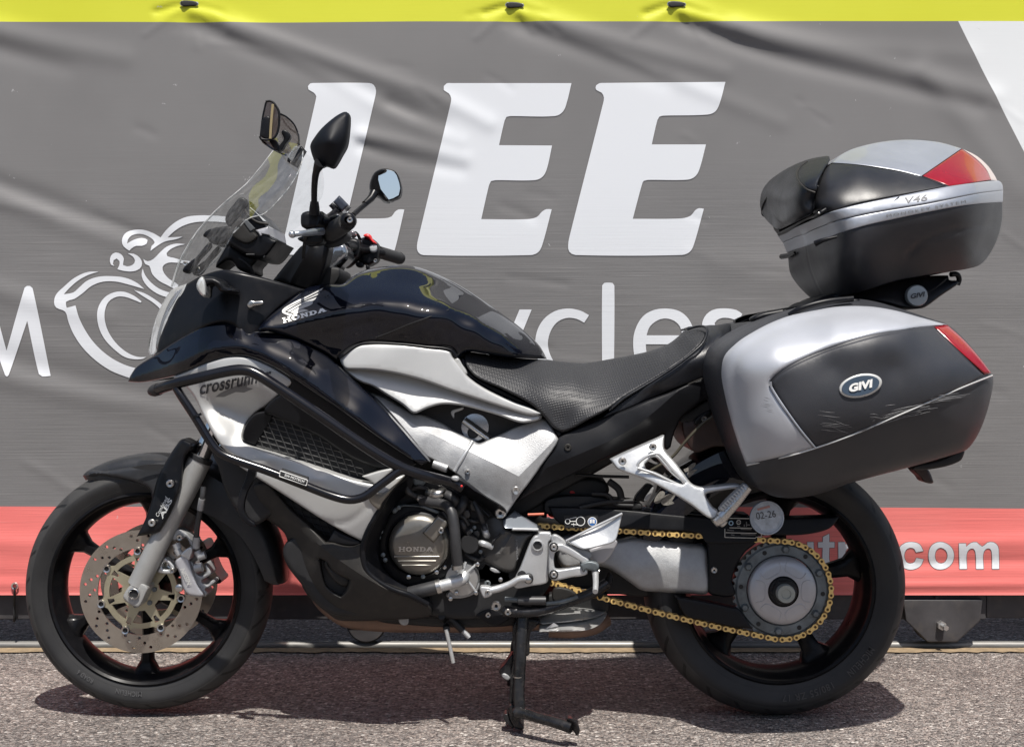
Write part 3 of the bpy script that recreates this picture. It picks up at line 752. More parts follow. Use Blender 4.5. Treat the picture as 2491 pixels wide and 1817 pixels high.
# web address in the red band
def btext(s, x0, x1, y0, y1, bold=.018):
    def f(q): return bfield(q)
    decal_text('letter', s, ((x0 + x1) / 2, (y0 + y1) / 2), x1 - x0, y1 - y0, 0, f, LET, bold=bold, off=-.006)
def strip_letter(pts, holes=()): letter(B3(*pts), holes=[B3(*h) for h in holes], outline=True)
B3 = crop(1950, 1150, 2.477)
strip_letter(((765, 498), (775, 450), (800, 425), (835, 416), (872, 425), (905, 452), (918, 498), (905, 545), (872, 573), (835, 581), (800, 573), (775, 547)), holes=[((803, 498), (812, 465), (837, 450), (868, 465), (880, 498), (868, 532), (840, 546), (812, 532))])
strip_letter(((733, 470, 1), (690, 478, 1), (680, 458), (655, 450), (630, 462), (618, 498), (630, 535), (655, 546), (682, 535), (692, 512, 1), (735, 520, 1), (715, 560), (670, 581), (625, 575), (590, 545), (578, 498), (590, 450), (625, 422), (665, 416), (710, 430)))
strip_letter(((948, 425, 1), (990, 425, 1), (992, 445, 1), (1020, 422), (1055, 418), (1088, 444), (1120, 420), (1155, 418), (1182, 440), (1188, 480), (1190, 578, 1), (1148, 578, 1), (1146, 480), (1135, 456), (1108, 460), (1094, 490), (1096, 578, 1), (1052, 578, 1), (1048, 480), (1035, 456), (1008, 462), (994, 492), (996, 578, 1), (952, 578, 1)))
strip_letter(((500, 545, 1), (545, 545, 1), (545, 580, 1), (500, 580, 1)))
S4 = lambda *p: [(1780 + a[0] / 5.9, 1280 + a[1] / 5.9) + tuple(a[2:]) for a in p]
letter(S4((1310, 150, 1), (1400, 105, 1), (1400, 225, 1), (1475, 225, 1), (1475, 305, 1), (1400, 305, 1), (1398, 480), (1415, 515), (1480, 515, 1), (1485, 575), (1400, 590), (1325, 570), (1305, 500), (1305, 305, 1), (1240, 305, 1), (1240, 228, 1), (1308, 225, 1)))
letter(S4((1530, 225, 1), (1625, 225, 1), (1632, 262, 1), (1670, 230), (1730, 222, 1), (1715, 310, 1), (1660, 315), (1632, 360), (1628, 590, 1), (1532, 590, 1)))
letter(S4((1085, 225, 1), (1175, 225, 1), (1180, 590, 1), (1085, 590, 1)))
# eyelets, cable and ties
EYE = M('eyelet_zinc', (.62, .62, .60), .25, .9)
for (ex, ey) in ((460, 9), (1252, 13), (1646, 11)):
    y = float(bfield(np.array([(ex, ey)]))[0]) - .003
    disc_at('eyelet', ex - 16, ey, y - .002, [(7, 0), (5, -.002), (3.5, 0)], EYE, seg=20)
    panel('tie_strap', NA((ex - 18, ey - 5), (ex, ey - 7), (ex + 18, ey - 3), (ex + 19, ey + 4), (ex, ey + 6), (ex - 18, ey + 5)), y - .006, DARK, thick=.006, step=6, roll=3, drop=.002)
    disc_at('eyelet', ex + 18, ey + 1, y - .003, [(5, 0), (3, -.002), (2, 0)], EYE, seg=16)
ex, ey = 36, 1425
y = float(bfield(np.array([(ex, ey)]))[0]) - .003
disc_at('eyelet', ex, ey, y, [(9.5, 0), (8, -.003), (5, -.002), (5, 0)], EYE, seg=24)
tube('tie_strap', [(36, 1428, y - .004), (35.5, 1440, y - .006), (35, 1470, .622), (35, 1504, .622), (36, 1509, .65)], .0052, DARK, flat=.5)

# ---------------------------------------------------------------- the far side of the road (seen in the reflections)
BW = M('render_wall', (.10, .088, .078), .85, var=.15, vscale=1.5); BG_ = M('dark_window', (.012, .014, .018), .12); BR = M('slate_roof', (.05, .05, .055), .7)
thing('building', 'long low plain building with dark windows across the road', 'building', (0, -19, 0))
box('wall', (-26, -25, 0), (26, -19, 3.3), BW)
box('roof', (-26.4, -25.4, 3.302), (26.4, -18.6, 3.6), BR)
for i in range(12):
    x = -24 + i * 4.2
    box('window', (x, -19.02, 1.1), (x + 2.2, -18.97, 2.7), BG_)

# loose grit on the asphalt
rg = random.Random(11); gs = []
for k in range(2600):
    y = rg.uniform(-1.0, .55) if rg.random() < .75 else rg.uniform(.70, 1.3); x = rg.uniform(-2.2, 2.2); r = rg.choice([.0016, .002, .0025, .003, .004])
    a0 = rg.uniform(0, 6.3); h = r * rg.uniform(.5, .9)
    b4 = [(x + r * rg.uniform(.7, 1.2) * math.cos(a0 + 1.26 * i), y + r * rg.uniform(.7, 1.2) * math.sin(a0 + 1.26 * i), 0.0002) for i in range(5)]
    t4 = [(x + (p_[0] - x) * .55, y + (p_[1] - y) * .55, h) for p_ in b4]
    gs.append((b4 + t4, [(i, (i + 1) % 5, 5 + (i + 1) % 5, 5 + i) for i in range(5)] + [(5, 6, 7, 8, 9)]))
v, f = join(*gs)
o = build('grit', v, f, M('loose_grit', (.30, .26, .23), .8, var=.6, vscale=160), None, None); o['kind'] = 'stuff'; o['label'] = 'loose pale grit scattered on the asphalt'; o['category'] = 'grit'
# unseen wall, added behind the gate to keep sky light off the ground
thing('wall', 'unseen dark wall added behind the sliding gate to block sky light', 'wall', (0, 2.2, 0))
box('sky_block_face', (-9, 2.2, 0.001), (9, 2.4, 1.70), M('sky_block_render', (.10, .095, .09), .85, var=.2, vscale=3))
# ================================================================== THE MOTORCYCLE
BIKE = thing('motorcycle', 'black and silver touring motorcycle standing on its centre stand in front of the banner', 'motorcycle', (0, 0, 0))
FW = (P(366, 1424, 0).x, P(366, 1424, 0).z); RW = (P(1880, 1416, 0).x, P(1880, 1416, 0).z)
_scr = {}
def screw(px, py, y, rpx, mat=SCREWM, name='bolt', parent='cur', socket=True):
    key = (mat.name, socket)
    if key not in _scr:
        g = lathe_geo([(.0, 0.0), (.30, 0.0), (.34, -.42), (.80, -.5), (1.0, -.28), (1.0, .4)] if socket else [(.0, -.45), (.6, -.42), (.9, -.25), (1.0, 0), (1.0, .4)], (0, 0), 14)
        me = bpy.data.meshes.new('bolt'); me.from_pydata([tuple(v) for v in g[0]], [], g[1]); me.shade_smooth(); me.set_sharp_from_angle(angle=R(35))
        me.materials.append(mat); me.materials.append(DARK)
        if socket:
            for p in me.polygons:
                if max(math.hypot(me.vertices[i].co.x, me.vertices[i].co.z) for i in p.vertices) < .32: p.material_index = 1
        _scr[key] = me
    o = bpy.data.objects.new(name, _scr[key]); COL.objects.link(o)
    par = Thing.cur if parent == 'cur' else parent
    o.parent = par
    s = rpx * (D + y) / F
    o.location = P(px, py, y) - Thing.org; o.scale = (s, s, s)
    return o
def arm_between(a, b): return [a, b]

# ---------------------------------------------------------------- wheels
def tyre_profile(Ro, w, rb):
    h = Ro - rb; p = []
    for t in np.linspace(-1, 1, 33):
        a = t * 2.45                                   # wrap angle from crown
        y = math.sin(min(abs(a), math.pi / 2)) * w / 2 if abs(a) <= math.pi / 2 else w / 2 * (1 - .22 * (abs(a) - math.pi / 2) ** 1.3)
        k = abs(t)
        r = Ro - h * (0.50 * (1 - math.cos(min(abs(a), math.pi / 2))) if abs(a) <= math.pi / 2 else .50 + .50 * ((abs(a) - math.pi / 2) / (2.45 - math.pi / 2)))
        p.append((r, math.copysign(y, t)))
    return p
def wheel(front):
    c = FW if front else RW
    Ro, w, rb = (.2825, .118, .216) if front else (.3005, .160, .217)
    prof = tyre_profile(Ro, w, rb)
    yl = prof[0][1]
    hw = abs(yl)
    rim = lathe('front_wheel' if front else 'rear_wheel',
        [(.2185, -hw), (.2205, -hw - .003), (.216, -hw - .006), (.211, -hw - .002), (.208, -hw + .010), (.200, -hw + .020), (.196, -hw * .35), (.193, 0), (.196, hw * .35), (.200, hw - .02), (.208, hw - .01), (.213, hw), (.2185, hw)],
        c, RIMM, seg=96, sharp=30)
    lathe('tyre', prof, c, TYREF if front else TYRER, rim, seg=128, sharp=70)
    n, a0 = (6, 28) if front else (5, 12)
    sw = .020 if front else .030
    for k in range(n):
        an = R(a0 + 360 / n * k); ca, sa = math.cos(an), math.sin(an)
        V = []; Fc = []
        rows = []
        for r, wd, yc, th in ((.035, sw * .8, -.010 if front else -.02, .022), (.08, sw * .62, -.008, .018), (.13, sw * .55, 0, .016), (.170, sw * .70, 0, .018), (.190, sw * 1.25, 0, .022), (.199, sw * 2.1, 0, .026)):
            ring = []
            for (u, vv) in ((-1, -.5), (-.55, -1), (.55, -1), (1, -.5), (1, .5), (.55, 1), (-.55, 1), (-1, .5)):
                t = u * wd; y = yc + vv * th
                ring.append(len(V)); V.append((c[0] + r * ca - t * sa, y, c[1] + r * sa + t * ca))
            rows.append(ring)
        for a, b in zip(rows, rows[1:]):
            for i in range(8): Fc.append((a[i], a[(i + 1) % 8], b[(i + 1) % 8], b[i]))
        build('spoke', V, Fc, RIMM, rim, 40)
    lathe('hub', [(.0, -.058), (.030, -.058), (.040, -.050), (.046, -.03), (.046, .03), (.040, .05), (.03, .058), (0, .058)] if front else
          [(.0, -.045), (.060, -.045), (.075, -.03), (.078, .03), (.06, .06), (0, .06)], c, RIMM, rim, 40)
    return rim
fw = wheel(True); rw = wheel(False)

def disc_plate(name, c, y, th, outer, holes, mat, parent, seg=3.0):
    # flat plate with holes, loops given in metres relative to c
    V = np.vstack([outer] + holes); edges = []; b = 0
    for l in [outer] + holes:
        m = len(l); edges += [(b + k, b + (k + 1) % m) for k in range(m)]; b += m
    S = 1000.0
    ov, oe, of, *_ = delaunay_2d_cdt([Vector((a[0] * S, a[1] * S)) for a in V], edges, [], 0, 1e-4)
    ov = np.array([(a.x, a.y) for a in ov]); tri = [tuple(t) for t in of]
    cen = np.array([ov[list(t)].mean(0) for t in tri]); k = inside(cen, outer * S)
    for h in holes: k &= ~inside(cen, h * S)
    tri = [t for t, kk in zip(tri, k) if kk]
    n = len(ov); W3 = [(c[0] + a[0] / S, y, c[1] + a[1] / S) for a in ov] + [(c[0] + a[0] / S, y + th, c[1] + a[1] / S) for a in ov]
    faces = list(tri) + [tuple(reversed([i + n for i in t])) for t in tri]
    cnt = set()
    for t in tri:
        for i in range(len(t)): cnt.add((t[i], t[(i + 1) % len(t)]))
    faces += [(b2, a, a + n, b2 + n) for a, b2 in cnt if (b2, a) not in cnt]
    return build(name, W3, faces, mat, parent, 30)
def circ(r, n=64, cx=0, cy=0, a0=0):
    t = np.linspace(0, 2 * math.pi, n, endpoint=False) + a0
    return np.stack([cx + r * np.cos(t), cy + r * np.sin(t)], 1)
def disc_brake(sgn):
    y = sgn * .074
    holes = [circ(.098, 60)]
    hs_ = []
    for k in range(16):
        for j, (rr, da) in enumerate(((.105, 0), (.116, 6), (.127, 12))):
            a = R(k * 22.5 + da + (3 if k % 2 else -2)); hs_.append(circ(.0036, 10, rr * math.cos(a), rr * math.sin(a)))
    disc_plate('brake_disc', FW, y - .0025, .005, circ(.1385, 96), [holes[0]] + hs_, DISCM, fw)
    # carrier: scalloped spider
    n = 7; A0 = 94; out = []
    for i in range(168):
        t = 2 * math.pi * i / 168; k = math.cos(n * (t - R(A0)))
        out.append(((.083 + .013 * max(0, k) ** 3 * 1.1) * math.cos(t), (.083 + .013 * max(0, k) ** 3 * 1.1) * math.sin(t)))
    win = []
    for k in range(n):
        a = R(A0) + 2 * math.pi * (k + .5) / n
        for (ra, ha, rb_, hb) in ((.043, .30, .071, .33),):
            pts = []
            for t in np.linspace(-1, 1, 7): pts.append((rb_ * math.cos(a + hb * t), rb_ * math.sin(a + hb * t)))
            for t in np.linspace(1, -1, 4): pts.append((ra * math.cos(a + ha * t * .5), ra * math.sin(a + ha * t * .5)))
            win.append(np.array(pts))
        a2 = R(A0) + 2 * math.pi * k / n
        pts = [(.077 * math.cos(a2 + .085 * t), .077 * math.sin(a2 + .085 * t)) for t in (-1, 0, 1)] + [(.062 * math.cos(a2 + .05), .062 * math.sin(a2 + .05)), (.062 * math.cos(a2 - .05), .062 * math.sin(a2 - .05))]
        win.append(np.array(pts))
    disc_plate('disc_carrier', FW, y - .0045 if sgn < 0 else y - .001, .0055, np.array(out), win + [circ(.024, 32)], GOLD, fw)
    for k in range(n):
        a = R(A0) + 2 * math.pi * k / n
        cc = (FW[0] + .0925 * math.cos(a), FW[1] + .0925 * math.sin(a))
        lathe('disc_button', [(.0055, y - .008 * (1 if sgn < 0 else -1)), (.0085, y - .009 * (1 if sgn < 0 else -1)), (.0095, y - .006 * (1 if sgn < 0 else -1)), (.0095, y)], cc, STEEL, fw, 20)
        lathe('button_bore', [(0, y - .005 * (1 if sgn < 0 else -1)), (.0056, y - .005 * (1 if sgn < 0 else -1))], cc, DARK, fw, 16)
    for k in range(6):
        a = R(k * 60 + 10); cc = (FW[0] + .032 * math.cos(a), FW[1] + .032 * math.sin(a))
        lathe('disc_bolt', [(0, y - .010 * (1 if sgn < 0 else -1)), (.005, y - .010 * (1 if sgn < 0 else -1)), (.0065, y)], cc, SPROCK, fw, 12)
    lathe('disc_boss', [(.015, y - .008 * (1 if sgn < 0 else -1)), (.026, y - .006 * (1 if sgn < 0 else -1)), (.028, y + .02 * (1 if sgn < 0 else -1))], cc if False else FW, GOLD, fw, 32)
disc_brake(-1); disc_brake(1)
# raised lettering on the tyre walls
def arc_text(s, c, r, a_mid, size, y, mat, parent, inward=True, name='sidewall_lettering'):
    v, f = text_geo(s, .01, 1.15)
    width = size * .62 * len(s)
    out = []
    for (u, t) in v:
        a = R(a_mid) + (u - .5) * width / r           # baseline nearer the rim: read from outside, upside down at the foot
        rr = r + (t - .5) * size * (-1 if inward else 1)
        if not inward: a = R(a_mid) - (u - .5) * width / r
        out.append((c[0] + rr * math.cos(a), y - .0, c[1] + rr * math.sin(a)))
    return build(name, out, f, mat, parent, None)
arc_text('MICHELIN', FW, .236, 262, .012, -.0600, TDEC, fw, inward=False)
arc_text('ROAD 6', FW, .236, 236, .011, -.0600, TDEC, fw, inward=False)
RDEC = M('faint_tyre_print', (.045, .045, .047), .5)
arc_text('180/55 ZR 17', RW, .247, 285, .016, -.0812, RDEC, rw, inward=False)
arc_text('MICHELIN', RW, .247, 318, .016, -.0812, RDEC, rw, inward=False)

# ---------------------------------------------------------------- front fork
def fl(px, py, y): return P(px, py, y)
f_top = one(F2, 1147, 165); f_bot = one(F2, 792, 880)
tube('fork_leg', [(f_top[0], f_top[1], -.112), (one(F2, 1060, 345)[0], one(F2, 1060, 345)[1], -.112), (one(F2, 930, 600)[0], one(F2, 930, 600)[1], -.112), (f_bot[0], f_bot[1], -.112)], [.0265, .0255, .0235, .0235], FORKM, seg=24, copy=True)
s1 = one(F2, 1147, 165); s2 = one(F2, 1265, -120)
tube('fork_tube', [(s1[0], s1[1], -.110), (s2[0], s2[1], -.110)], .0195, CHROME, seg=20, smooth=0, copy=True)
s0 = one(F2, 1151, 152)
tube('dust_seal', [(s1[0], s1[1], -.112), (s1[0] + 5, s1[1] - 10, -.112)], .0275, DARK, seg=24, smooth=0, copy=True)
panel('axle_clamp', F2((757, 872), (800, 865), (850, 893), (838, 930), (800, 1003), (775, 1005), (718, 968), (708, 940)), -.134, FORKM, thick=.05, roll=4, drop=.006, step=6, copy=True)
cx_, cy_ = one(F2, 770, 928)
disc_at('axle_end', cx_, cy_, -.136, [(13.5, 0), (13.5, -.004), (11.5, -.005), (9.5, -.003), (9, 0)], STEEL)
disc_at('axle_bore', cx_, cy_, -.137, [(9.3, 0), (0, .0005)], DARK)
gp, gf_ = panel('fork_guard', F2((1045, 42), (1085, 55), (1108, 72), (1102, 100), (1068, 135), (1052, 200), (1040, 300), (990, 440), (925, 560), (905, 578), (785, 601, 1), (835, 500), (872, 385), (905, 265), (955, 165), (1010, 80)),
    [(*one(F2, 1050, 60), -.145), (*one(F2, 1040, 250), -.150), (*one(F2, 960, 200), -.135), (*one(F2, 900, 560), -.148), (*one(F2, 800, 590), -.130), (*one(F2, 880, 400), -.135)], BLACK, thick=.05, roll=9, drop=.012, step=6, copy=True)
screw(*one(F2, 977, 297), -.152, 9.5); screw(*one(F2, 872, 522), -.148, 9)
decal_text('guard_lettering', 'Combined', one(J3, 515, 288), 52, 9, 62, gf_, SDEC, off=-.0016, bold=.01, shear=.25)
decal_text('guard_lettering', 'ABS', one(J3, 570, 310), 52, 11, 62, gf_, SDEC, off=-.0016, bold=.03, shear=.25)
# caliper and its plumbing
cp, cf = panel('brake_caliper', J3((700, 1010), (760, 955), (800, 905), (830, 900), (880, 990, 1), (905, 1080), (945, 1200), (1000, 1330), (1060, 1420), (1090, 1450), (1070, 1490), (960, 1490), (860, 1460), (800, 1380), (770, 1250), (745, 1160), (705, 1080)), -.128, CAPM, thick=.07, roll=5, drop=.010, step=5, copy=True)
panel('caliper_lug', J3((770, 940), (800, 890), (850, 850), (910, 830), (925, 880), (900, 960), (880, 1000), (830, 970)), -.132, ALUB, thick=.03, roll=3, drop=.004, step=5)
decal_text('caliper_lettering', 'NISSIN', one(J3, 838, 1222), 42, 12, -65, -.129, SDEC, bold=.03, shear=.2)
panel('caliper_half', J3((885, 1010), (930, 1020), (960, 1100), (1010, 1200), (1090, 1190), (1110, 1150), (1085, 1060), (1110, 1050), (1180, 1160), (1170, 1200), (1100, 1240), (1050, 1280), (1120, 1330), (1195, 1270), (1225, 1300), (1150, 1370), (1100, 1390), (1130, 1450), (1080, 1490), (1010, 1400), (940, 1230)), -.112, ALU, thick=.05, roll=4, drop=.008, step=5)
panel('caliper_bracket', J3((655, 730), (690, 610), (740, 585), (850, 640), (900, 700), (950, 800), (945, 840), (900, 800), (840, 700), (790, 730), (700, 740)), -.116, ALU, thick=.03, roll=4, drop=.006, step=5)
screw(*one(J3, 755, 700), -.12, 8, STEEL); screw(*one(J3, 748, 1375), -.118, 10, STEEL, socket=False)
for a, b, r in (((705, 780), (735, 850), .009), ((715, 850), (760, 930), .0085), ((985, 880), (1030, 960), .008), ((1010, 960), (1100, 930), .0085), ((960, 1110), (1060, 1090), .010)):
    tube('banjo_fitting', [(*one(J3, *a), -.118), (*one(J3, *b), -.118)], r, ALU, seg=14, smooth=0)
panel('caliper_arm', J3((455, 1165), (470, 1120), (545, 965), (570, 970), (690, 1090), (690, 1130), (660, 1185)), -.105, ALUB, thick=.02, roll=4, drop=.004, step=5, holes=[J3((520, 1105), (560, 1030), (630, 1110), (600, 1130))])
screw(*one(J3, 655, 1140), -.108, 6, STEEL)
tube('brake_hose', [(*one(J3, 1075, 20), -.15), (*one(J3, 1062, 150), -.152), (*one(J3, 1030, 330), -.145), (*one(J3, 990, 560), -.135), (*one(J3, 978, 720), -.125)], .0062, HOSE, seg=10)
tube('hose_sleeve', [(*one(J3, 1055, 180), -.152), (*one(J3, 1030, 330), -.146)], .0072, ALU, seg=10, smooth=0)
tube('hose_end', [(*one(J3, 982, 690), -.126), (*one(J3, 975, 840), -.122)], .0085, ALU, seg=10, smooth=0)
# mudguard (swept round the wheel)
def guard(name, c, stations, mat, half, parent='cur'):
    # stations: (angle deg, outer radius, half width, wall drop)
    V = []; Fc = []; rows = []
    st = np.array(stations, float); N_ = 44
    angs = np.linspace(st[0, 0], st[-1, 0], N_); order = np.argsort(st[:, 0])
    for a in angs:
        ro, hw, dr = (np.interp(a, st[order, 0], st[order, k]) for k in (1, 2, 3))
        ring = []
        for (yy, rr) in ((-hw, ro - dr), (-hw, ro - dr * .45), (-hw * .93, ro - .012), (-hw * .7, ro - .004), (-hw * .3, ro), (hw * .3, ro), (hw * .7, ro - .004), (hw * .93, ro - .012), (hw, ro - dr * .45), (hw, ro - dr)):
            ring.append(len(V)); V.append((c[0] + rr * math.cos(R(a)), yy, c[1] + rr * math.sin(R(a))))
        rows.append(ring)
    for a, b in zip(rows, rows[1:]):
        for i in range(9): Fc.append((a[i], a[i + 1], b[i + 1], b[i]))
    # inner skin for thickness
    n = len(V)
    V += [tuple(Vector((v[0], v[1] * .955, v[2])) - (Vector((v[0], 0, v[2])) - Vector((c[0], 0, c[1]))).normalized() * .004) for v in V[:n]]
    Fc += [tuple(reversed([k + n for k in f])) for f in Fc]
    return build(name, V, Fc, mat, parent, 45)
guard('front_mudguard', FW, [(121, .300, .010, .004), (119, .302, .030, .018), (112, .303, .050, .035), (100, .305, .060, .05), (85, .308, .066, .075), (70, .312, .070, .10), (50, .316, .072, .085), (30, .318, .072, .060), (12, .318, .070, .045), (4, .318, .066, .036), (2, .317, .050, .02)], GUARDM, .07)
panel('mudguard_flank', F2((500, 240), (620, 222), (760, 200), (900, 180), (1000, 175), (1030, 200), (1020, 330), (940, 420), (880, 400), (860, 335), (800, 300), (700, 272), (600, 255)),
      [(*one(F2, 500, 240), -.05), (*one(F2, 760, 200), -.074), (*one(F2, 1000, 180), -.085), (*one(F2, 700, 270), -.072), (*one(F2, 900, 400), -.085)], GUARDM, thick=.008, roll=10, drop=.012, step=7, copy=True)
decal_poly('mudguard_vent', [F2((750, 205, 1), (850, 187), (968, 188, 1), (900, 210), (820, 217))], -.083, DARK, off=-.010)

# ---------------------------------------------------------------- hidden core that closes off the bodywork
def slab(name, pts, y0, y1, mat, roll=10, parent='cur'):
    v, f, _ = panel_geo(pts, y0, roll=roll, drop=.012, thick=abs(y1 - y0), step=14, back=True)
    return build(name, v, f, mat, parent, 40)
slab('inner_frame', NA((455, 800), (560, 715), (700, 705), (830, 730), (1000, 790), (1180, 880), (1320, 950), (1400, 990), (1350, 1090), (1240, 1200), (1160, 1230), (980, 1160), (850, 1110), (700, 1060), (600, 990), (520, 930), (430, 880)), -.125, .125, DARK)
slab('radiator', F4((400, 1040), (520, 1060), (700, 1150), (1000, 1300), (1260, 1420), (1200, 1560), (1000, 1540), (760, 1420), (640, 1480), (560, 1430), (470, 1290), (430, 1150)), -.185, .185, DARK)
slab('engine_block', NA((900, 1210), (1010, 1150), (1110, 1160), (1200, 1235), (1320, 1290), (1345, 1400), (1290, 1475), (1200, 1500), (1060, 1500), (930, 1440), (870, 1330)), -.150, .150, DARK)
slab('subframe', NA((1180, 1240), (1260, 1170), (1400, 1120), (1480, 1060), (1560, 1000), (1700, 900), (1760, 880), (1760, 1000), (1690, 1010), (1600, 1005), (1560, 1080), (1500, 1120), (1350, 1205), (1250, 1260)), -.085, .085, DARK)

# ---------------------------------------------------------------- front bodywork
np_, nf = panel('nose_fairing', F3((248, 1158, 1), (330, 1112), (450, 1078), (530, 1087), (650, 1112), (760, 1142), (930, 1192, 1), (810, 1270), (715, 1360), (650, 1440), (600, 1500), (560, 1500), (520, 1400), (410, 1385), (250, 1462), (70, 1572, 1), (85, 1490), (130, 1370), (190, 1245)),
    [(*one(F3, 248, 1158), -.105), (*one(F3, 80, 1560), -.090), (*one(F3, 130, 1370), -.092), (*one(F3, 450, 1080), -.188), (*one(F3, 650, 1112), -.190), (*one(F3, 800, 1155), -.178), (*one(F3, 925, 1190), -.160), (*one(F3, 500, 1250), -.200), (*one(F3, 300, 1340), -.165), (*one(F3, 400, 1400), -.205), (*one(F3, 700, 1300), -.192), (*one(F3, 620, 1480), -.205)], BLACK, roll=7, drop=.008, thick=.05, copy=True)
WCTRL = F4((-93, 655, -.04), (-38, 568, -.055), (65, 504, -.085), (160, 440, -.125), (331, 346, -.180), (528, 273, -.19), (600, 385, -.200), (740, 370, -.205), (880, 423, -.210), (1030, 495, -.214), (1112, 558, -.217), (1330, 768, -.224), (1460, 908, -.228), (1642, 1115, -.235),
    (-20, 610, -.07), (180, 540, -.165), (380, 440, -.218), (560, 410, -.235), (700, 455, -.248), (850, 520, -.256), (1000, 620, -.262), (1240, 820, -.262), (1450, 1000, -.255),
    (-12, 656, -.06), (177, 618, -.145), (330, 560, -.190), (450, 525, -.205), (560, 508, -.218), (650, 528, -.228), (775, 588, -.236), (900, 668, -.240), (1100, 798, -.244), (1300, 940, -.244), (1450, 1045, -.245), (1590, 1138, -.235))
wp_, wf = panel('upper_fairing', F4((-93, 657, 1), (-72, 612), (-38, 568), (65, 503), (160, 438), (331, 344), (528, 272, 1), (560, 330), (600, 380), (640, 368), (740, 370), (880, 423), (1030, 495), (1112, 558), (1200, 650), (1330, 768), (1460, 908), (1600, 1070), (1642, 1115, 1), (1590, 1138, 1), (1450, 1048), (1300, 945), (1100, 802), (900, 672), (775, 592), (650, 532), (560, 511), (450, 528), (330, 563), (177, 622), (100, 640), (-12, 660)),
    WCTRL, PAINT, roll=5, drop=.006, thick=.04, step=6, sharp=60, copy=True, lam=.03, creases=[(F4((-60, 640), (60, 600), (180, 560), (330, 495), (450, 464), (560, 456), (650, 480), (760, 538), (900, 632), (1100, 770), (1300, 915), (1450, 1025), (1560, 1110)), 40, -.012)])
wc = lambda *p: p
panel('side_infill', F4((770, 545), (870, 625), (1000, 720), (1200, 860), (1400, 1005), (1560, 1120), (1480, 1150), (1400, 1160), (1330, 1148), (1200, 1098), (1100, 1035), (1000, 968), (735, 850), (692, 826), (740, 760), (840, 690), (820, 620)),
    [(*one(F4, 770, 550), -.238), (*one(F4, 1000, 730), -.236), (*one(F4, 1500, 1110), -.236), (*one(F4, 720, 830), -.218), (*one(F4, 1330, 1140), -.222), (*one(F4, 1000, 960), -.216)], MATTE, roll=6, drop=.006, thick=.03, copy=True)
UC = [(*one(F4, 250, 690), -.165), (*one(F4, 170, 632), -.150), (*one(F4, 300, 580), -.190), (*one(F4, 500, 520), -.222), (*one(F4, 700, 560), -.230), (*one(F4, 860, 650), -.234), (*one(F4, 430, 690), -.218), (*one(F4, 640, 700), -.226), (*one(F4, 620, 830), -.180), (*one(F4, 450, 800), -.176), (*one(F4, 520, 760), -.190), (*one(F4, 545, 930), -.186), (*one(F4, 390, 880), -.208), (*one(F4, 470, 960), -.212), (*one(F4, 330, 820), -.188), (*one(F4, 470, 1045), -.215),
      (*one(F4, 640, 1040), -.222), (*one(F4, 700, 1110), -.244), (*one(F4, 700, 1148), -.232), (*one(F4, 1000, 1165), -.234), (*one(F4, 1000, 1215), -.256), (*one(F4, 1000, 1255), -.244), (*one(F4, 1330, 1250), -.250), (*one(F4, 1250, 1310), -.246)]
up_, uf = panel('side_fairing', F4((168, 630, 1), (280, 583), (400, 538), (500, 514), (600, 519), (700, 553), (790, 604), (868, 656, 1), (825, 690), (762, 742), (700, 795), (640, 835), (592, 890), (566, 960), (575, 1000), (640, 1037), (760, 1076), (900, 1121), (1050, 1171), (1200, 1220), (1335, 1250, 1), (1285, 1308), (1200, 1325), (1100, 1297), (900, 1230), (700, 1158), (560, 1100), (470, 1052), (400, 962), (340, 845), (290, 745), (248, 692, 1)),
    UC, WHITE, roll=6, drop=.006, thick=.04, step=7, sharp=60, copy=True)
panel('fairing_tip', F4((1252, 1200, 1), (1350, 1170), (1447, 1148, 1), (1335, 1252, 1), (1295, 1222)), -.245, WHITE, roll=4, drop=.004, thick=.02, copy=True)
panel('duct_edge', F4((690, 826, 1), (742, 850), (700, 935), (640, 1025, 1), (578, 1000), (566, 960), (592, 890), (640, 840)), [(*one(F4, 690, 826), -.214), (*one(F4, 640, 1025), -.200), (*one(F4, 570, 970), -.214), (*one(F4, 740, 850), -.198)], MATTE, roll=5, drop=.01, thick=.02, copy=True)
panel('grille_recess', F4((720, 845), (1000, 965), (1180, 1085), (1340, 1150), (1250, 1215), (1050, 1165), (640, 1030)), -.188, DARK, thick=.01, copy=True)
# grille wires
gs = []
poly = hermite_loop(F4((738, 855), (1000, 972), (1170, 1085), (1265, 1200), (1050, 1160), (645, 1022)), 8)
def clipped(a, b):
    t = np.linspace(0, 1, 120); q = np.array(a)[None] * (1 - t[:, None]) + np.array(b)[None] * t[:, None]; k = inside(q, poly)
    if k.sum() < 2: return None
    i = np.where(k)[0]; return q[i[0]], q[i[-1]]
c0 = np.array(one(F4, 900, 1030))
for fam, (ang, sp, dy) in enumerate(((15, 12.5, -.196), (68, 17.0, -.1985))):
    dv = np.array([math.cos(R(ang)), math.sin(R(ang))]); nv = np.array([-dv[1], dv[0]])
    for k in range(-26, 27):
        e = clipped(c0 + nv * k * sp - dv * 400, c0 + nv * k * sp + dv * 400)
        if e is None: continue
        gs.append(tube_geo([P(*e[0], dy), P(*e[1], dy)], .0011, 5, 0))
GRM = M('grille_wire', (.10, .10, .10), .35, .6)
v, f = join(*gs); build('grille', v, f, GRM); build('grille', [Vector((a.x, -a.y, a.z)) for a in v], f, GRM)
decal_text('model_lettering', 'crossrunner', one(F4, 525, 665), 177, 23, 11.5, uf, KDEC, off=-.0021, bold=.018, shear=.35)
decal_poly('stripe_decal', [F4((410, 745, 1), (440, 722, 1), (600, 650, 1), (590, 690, 1), (460, 745, 1))], uf, GDEC, off=-.0008)
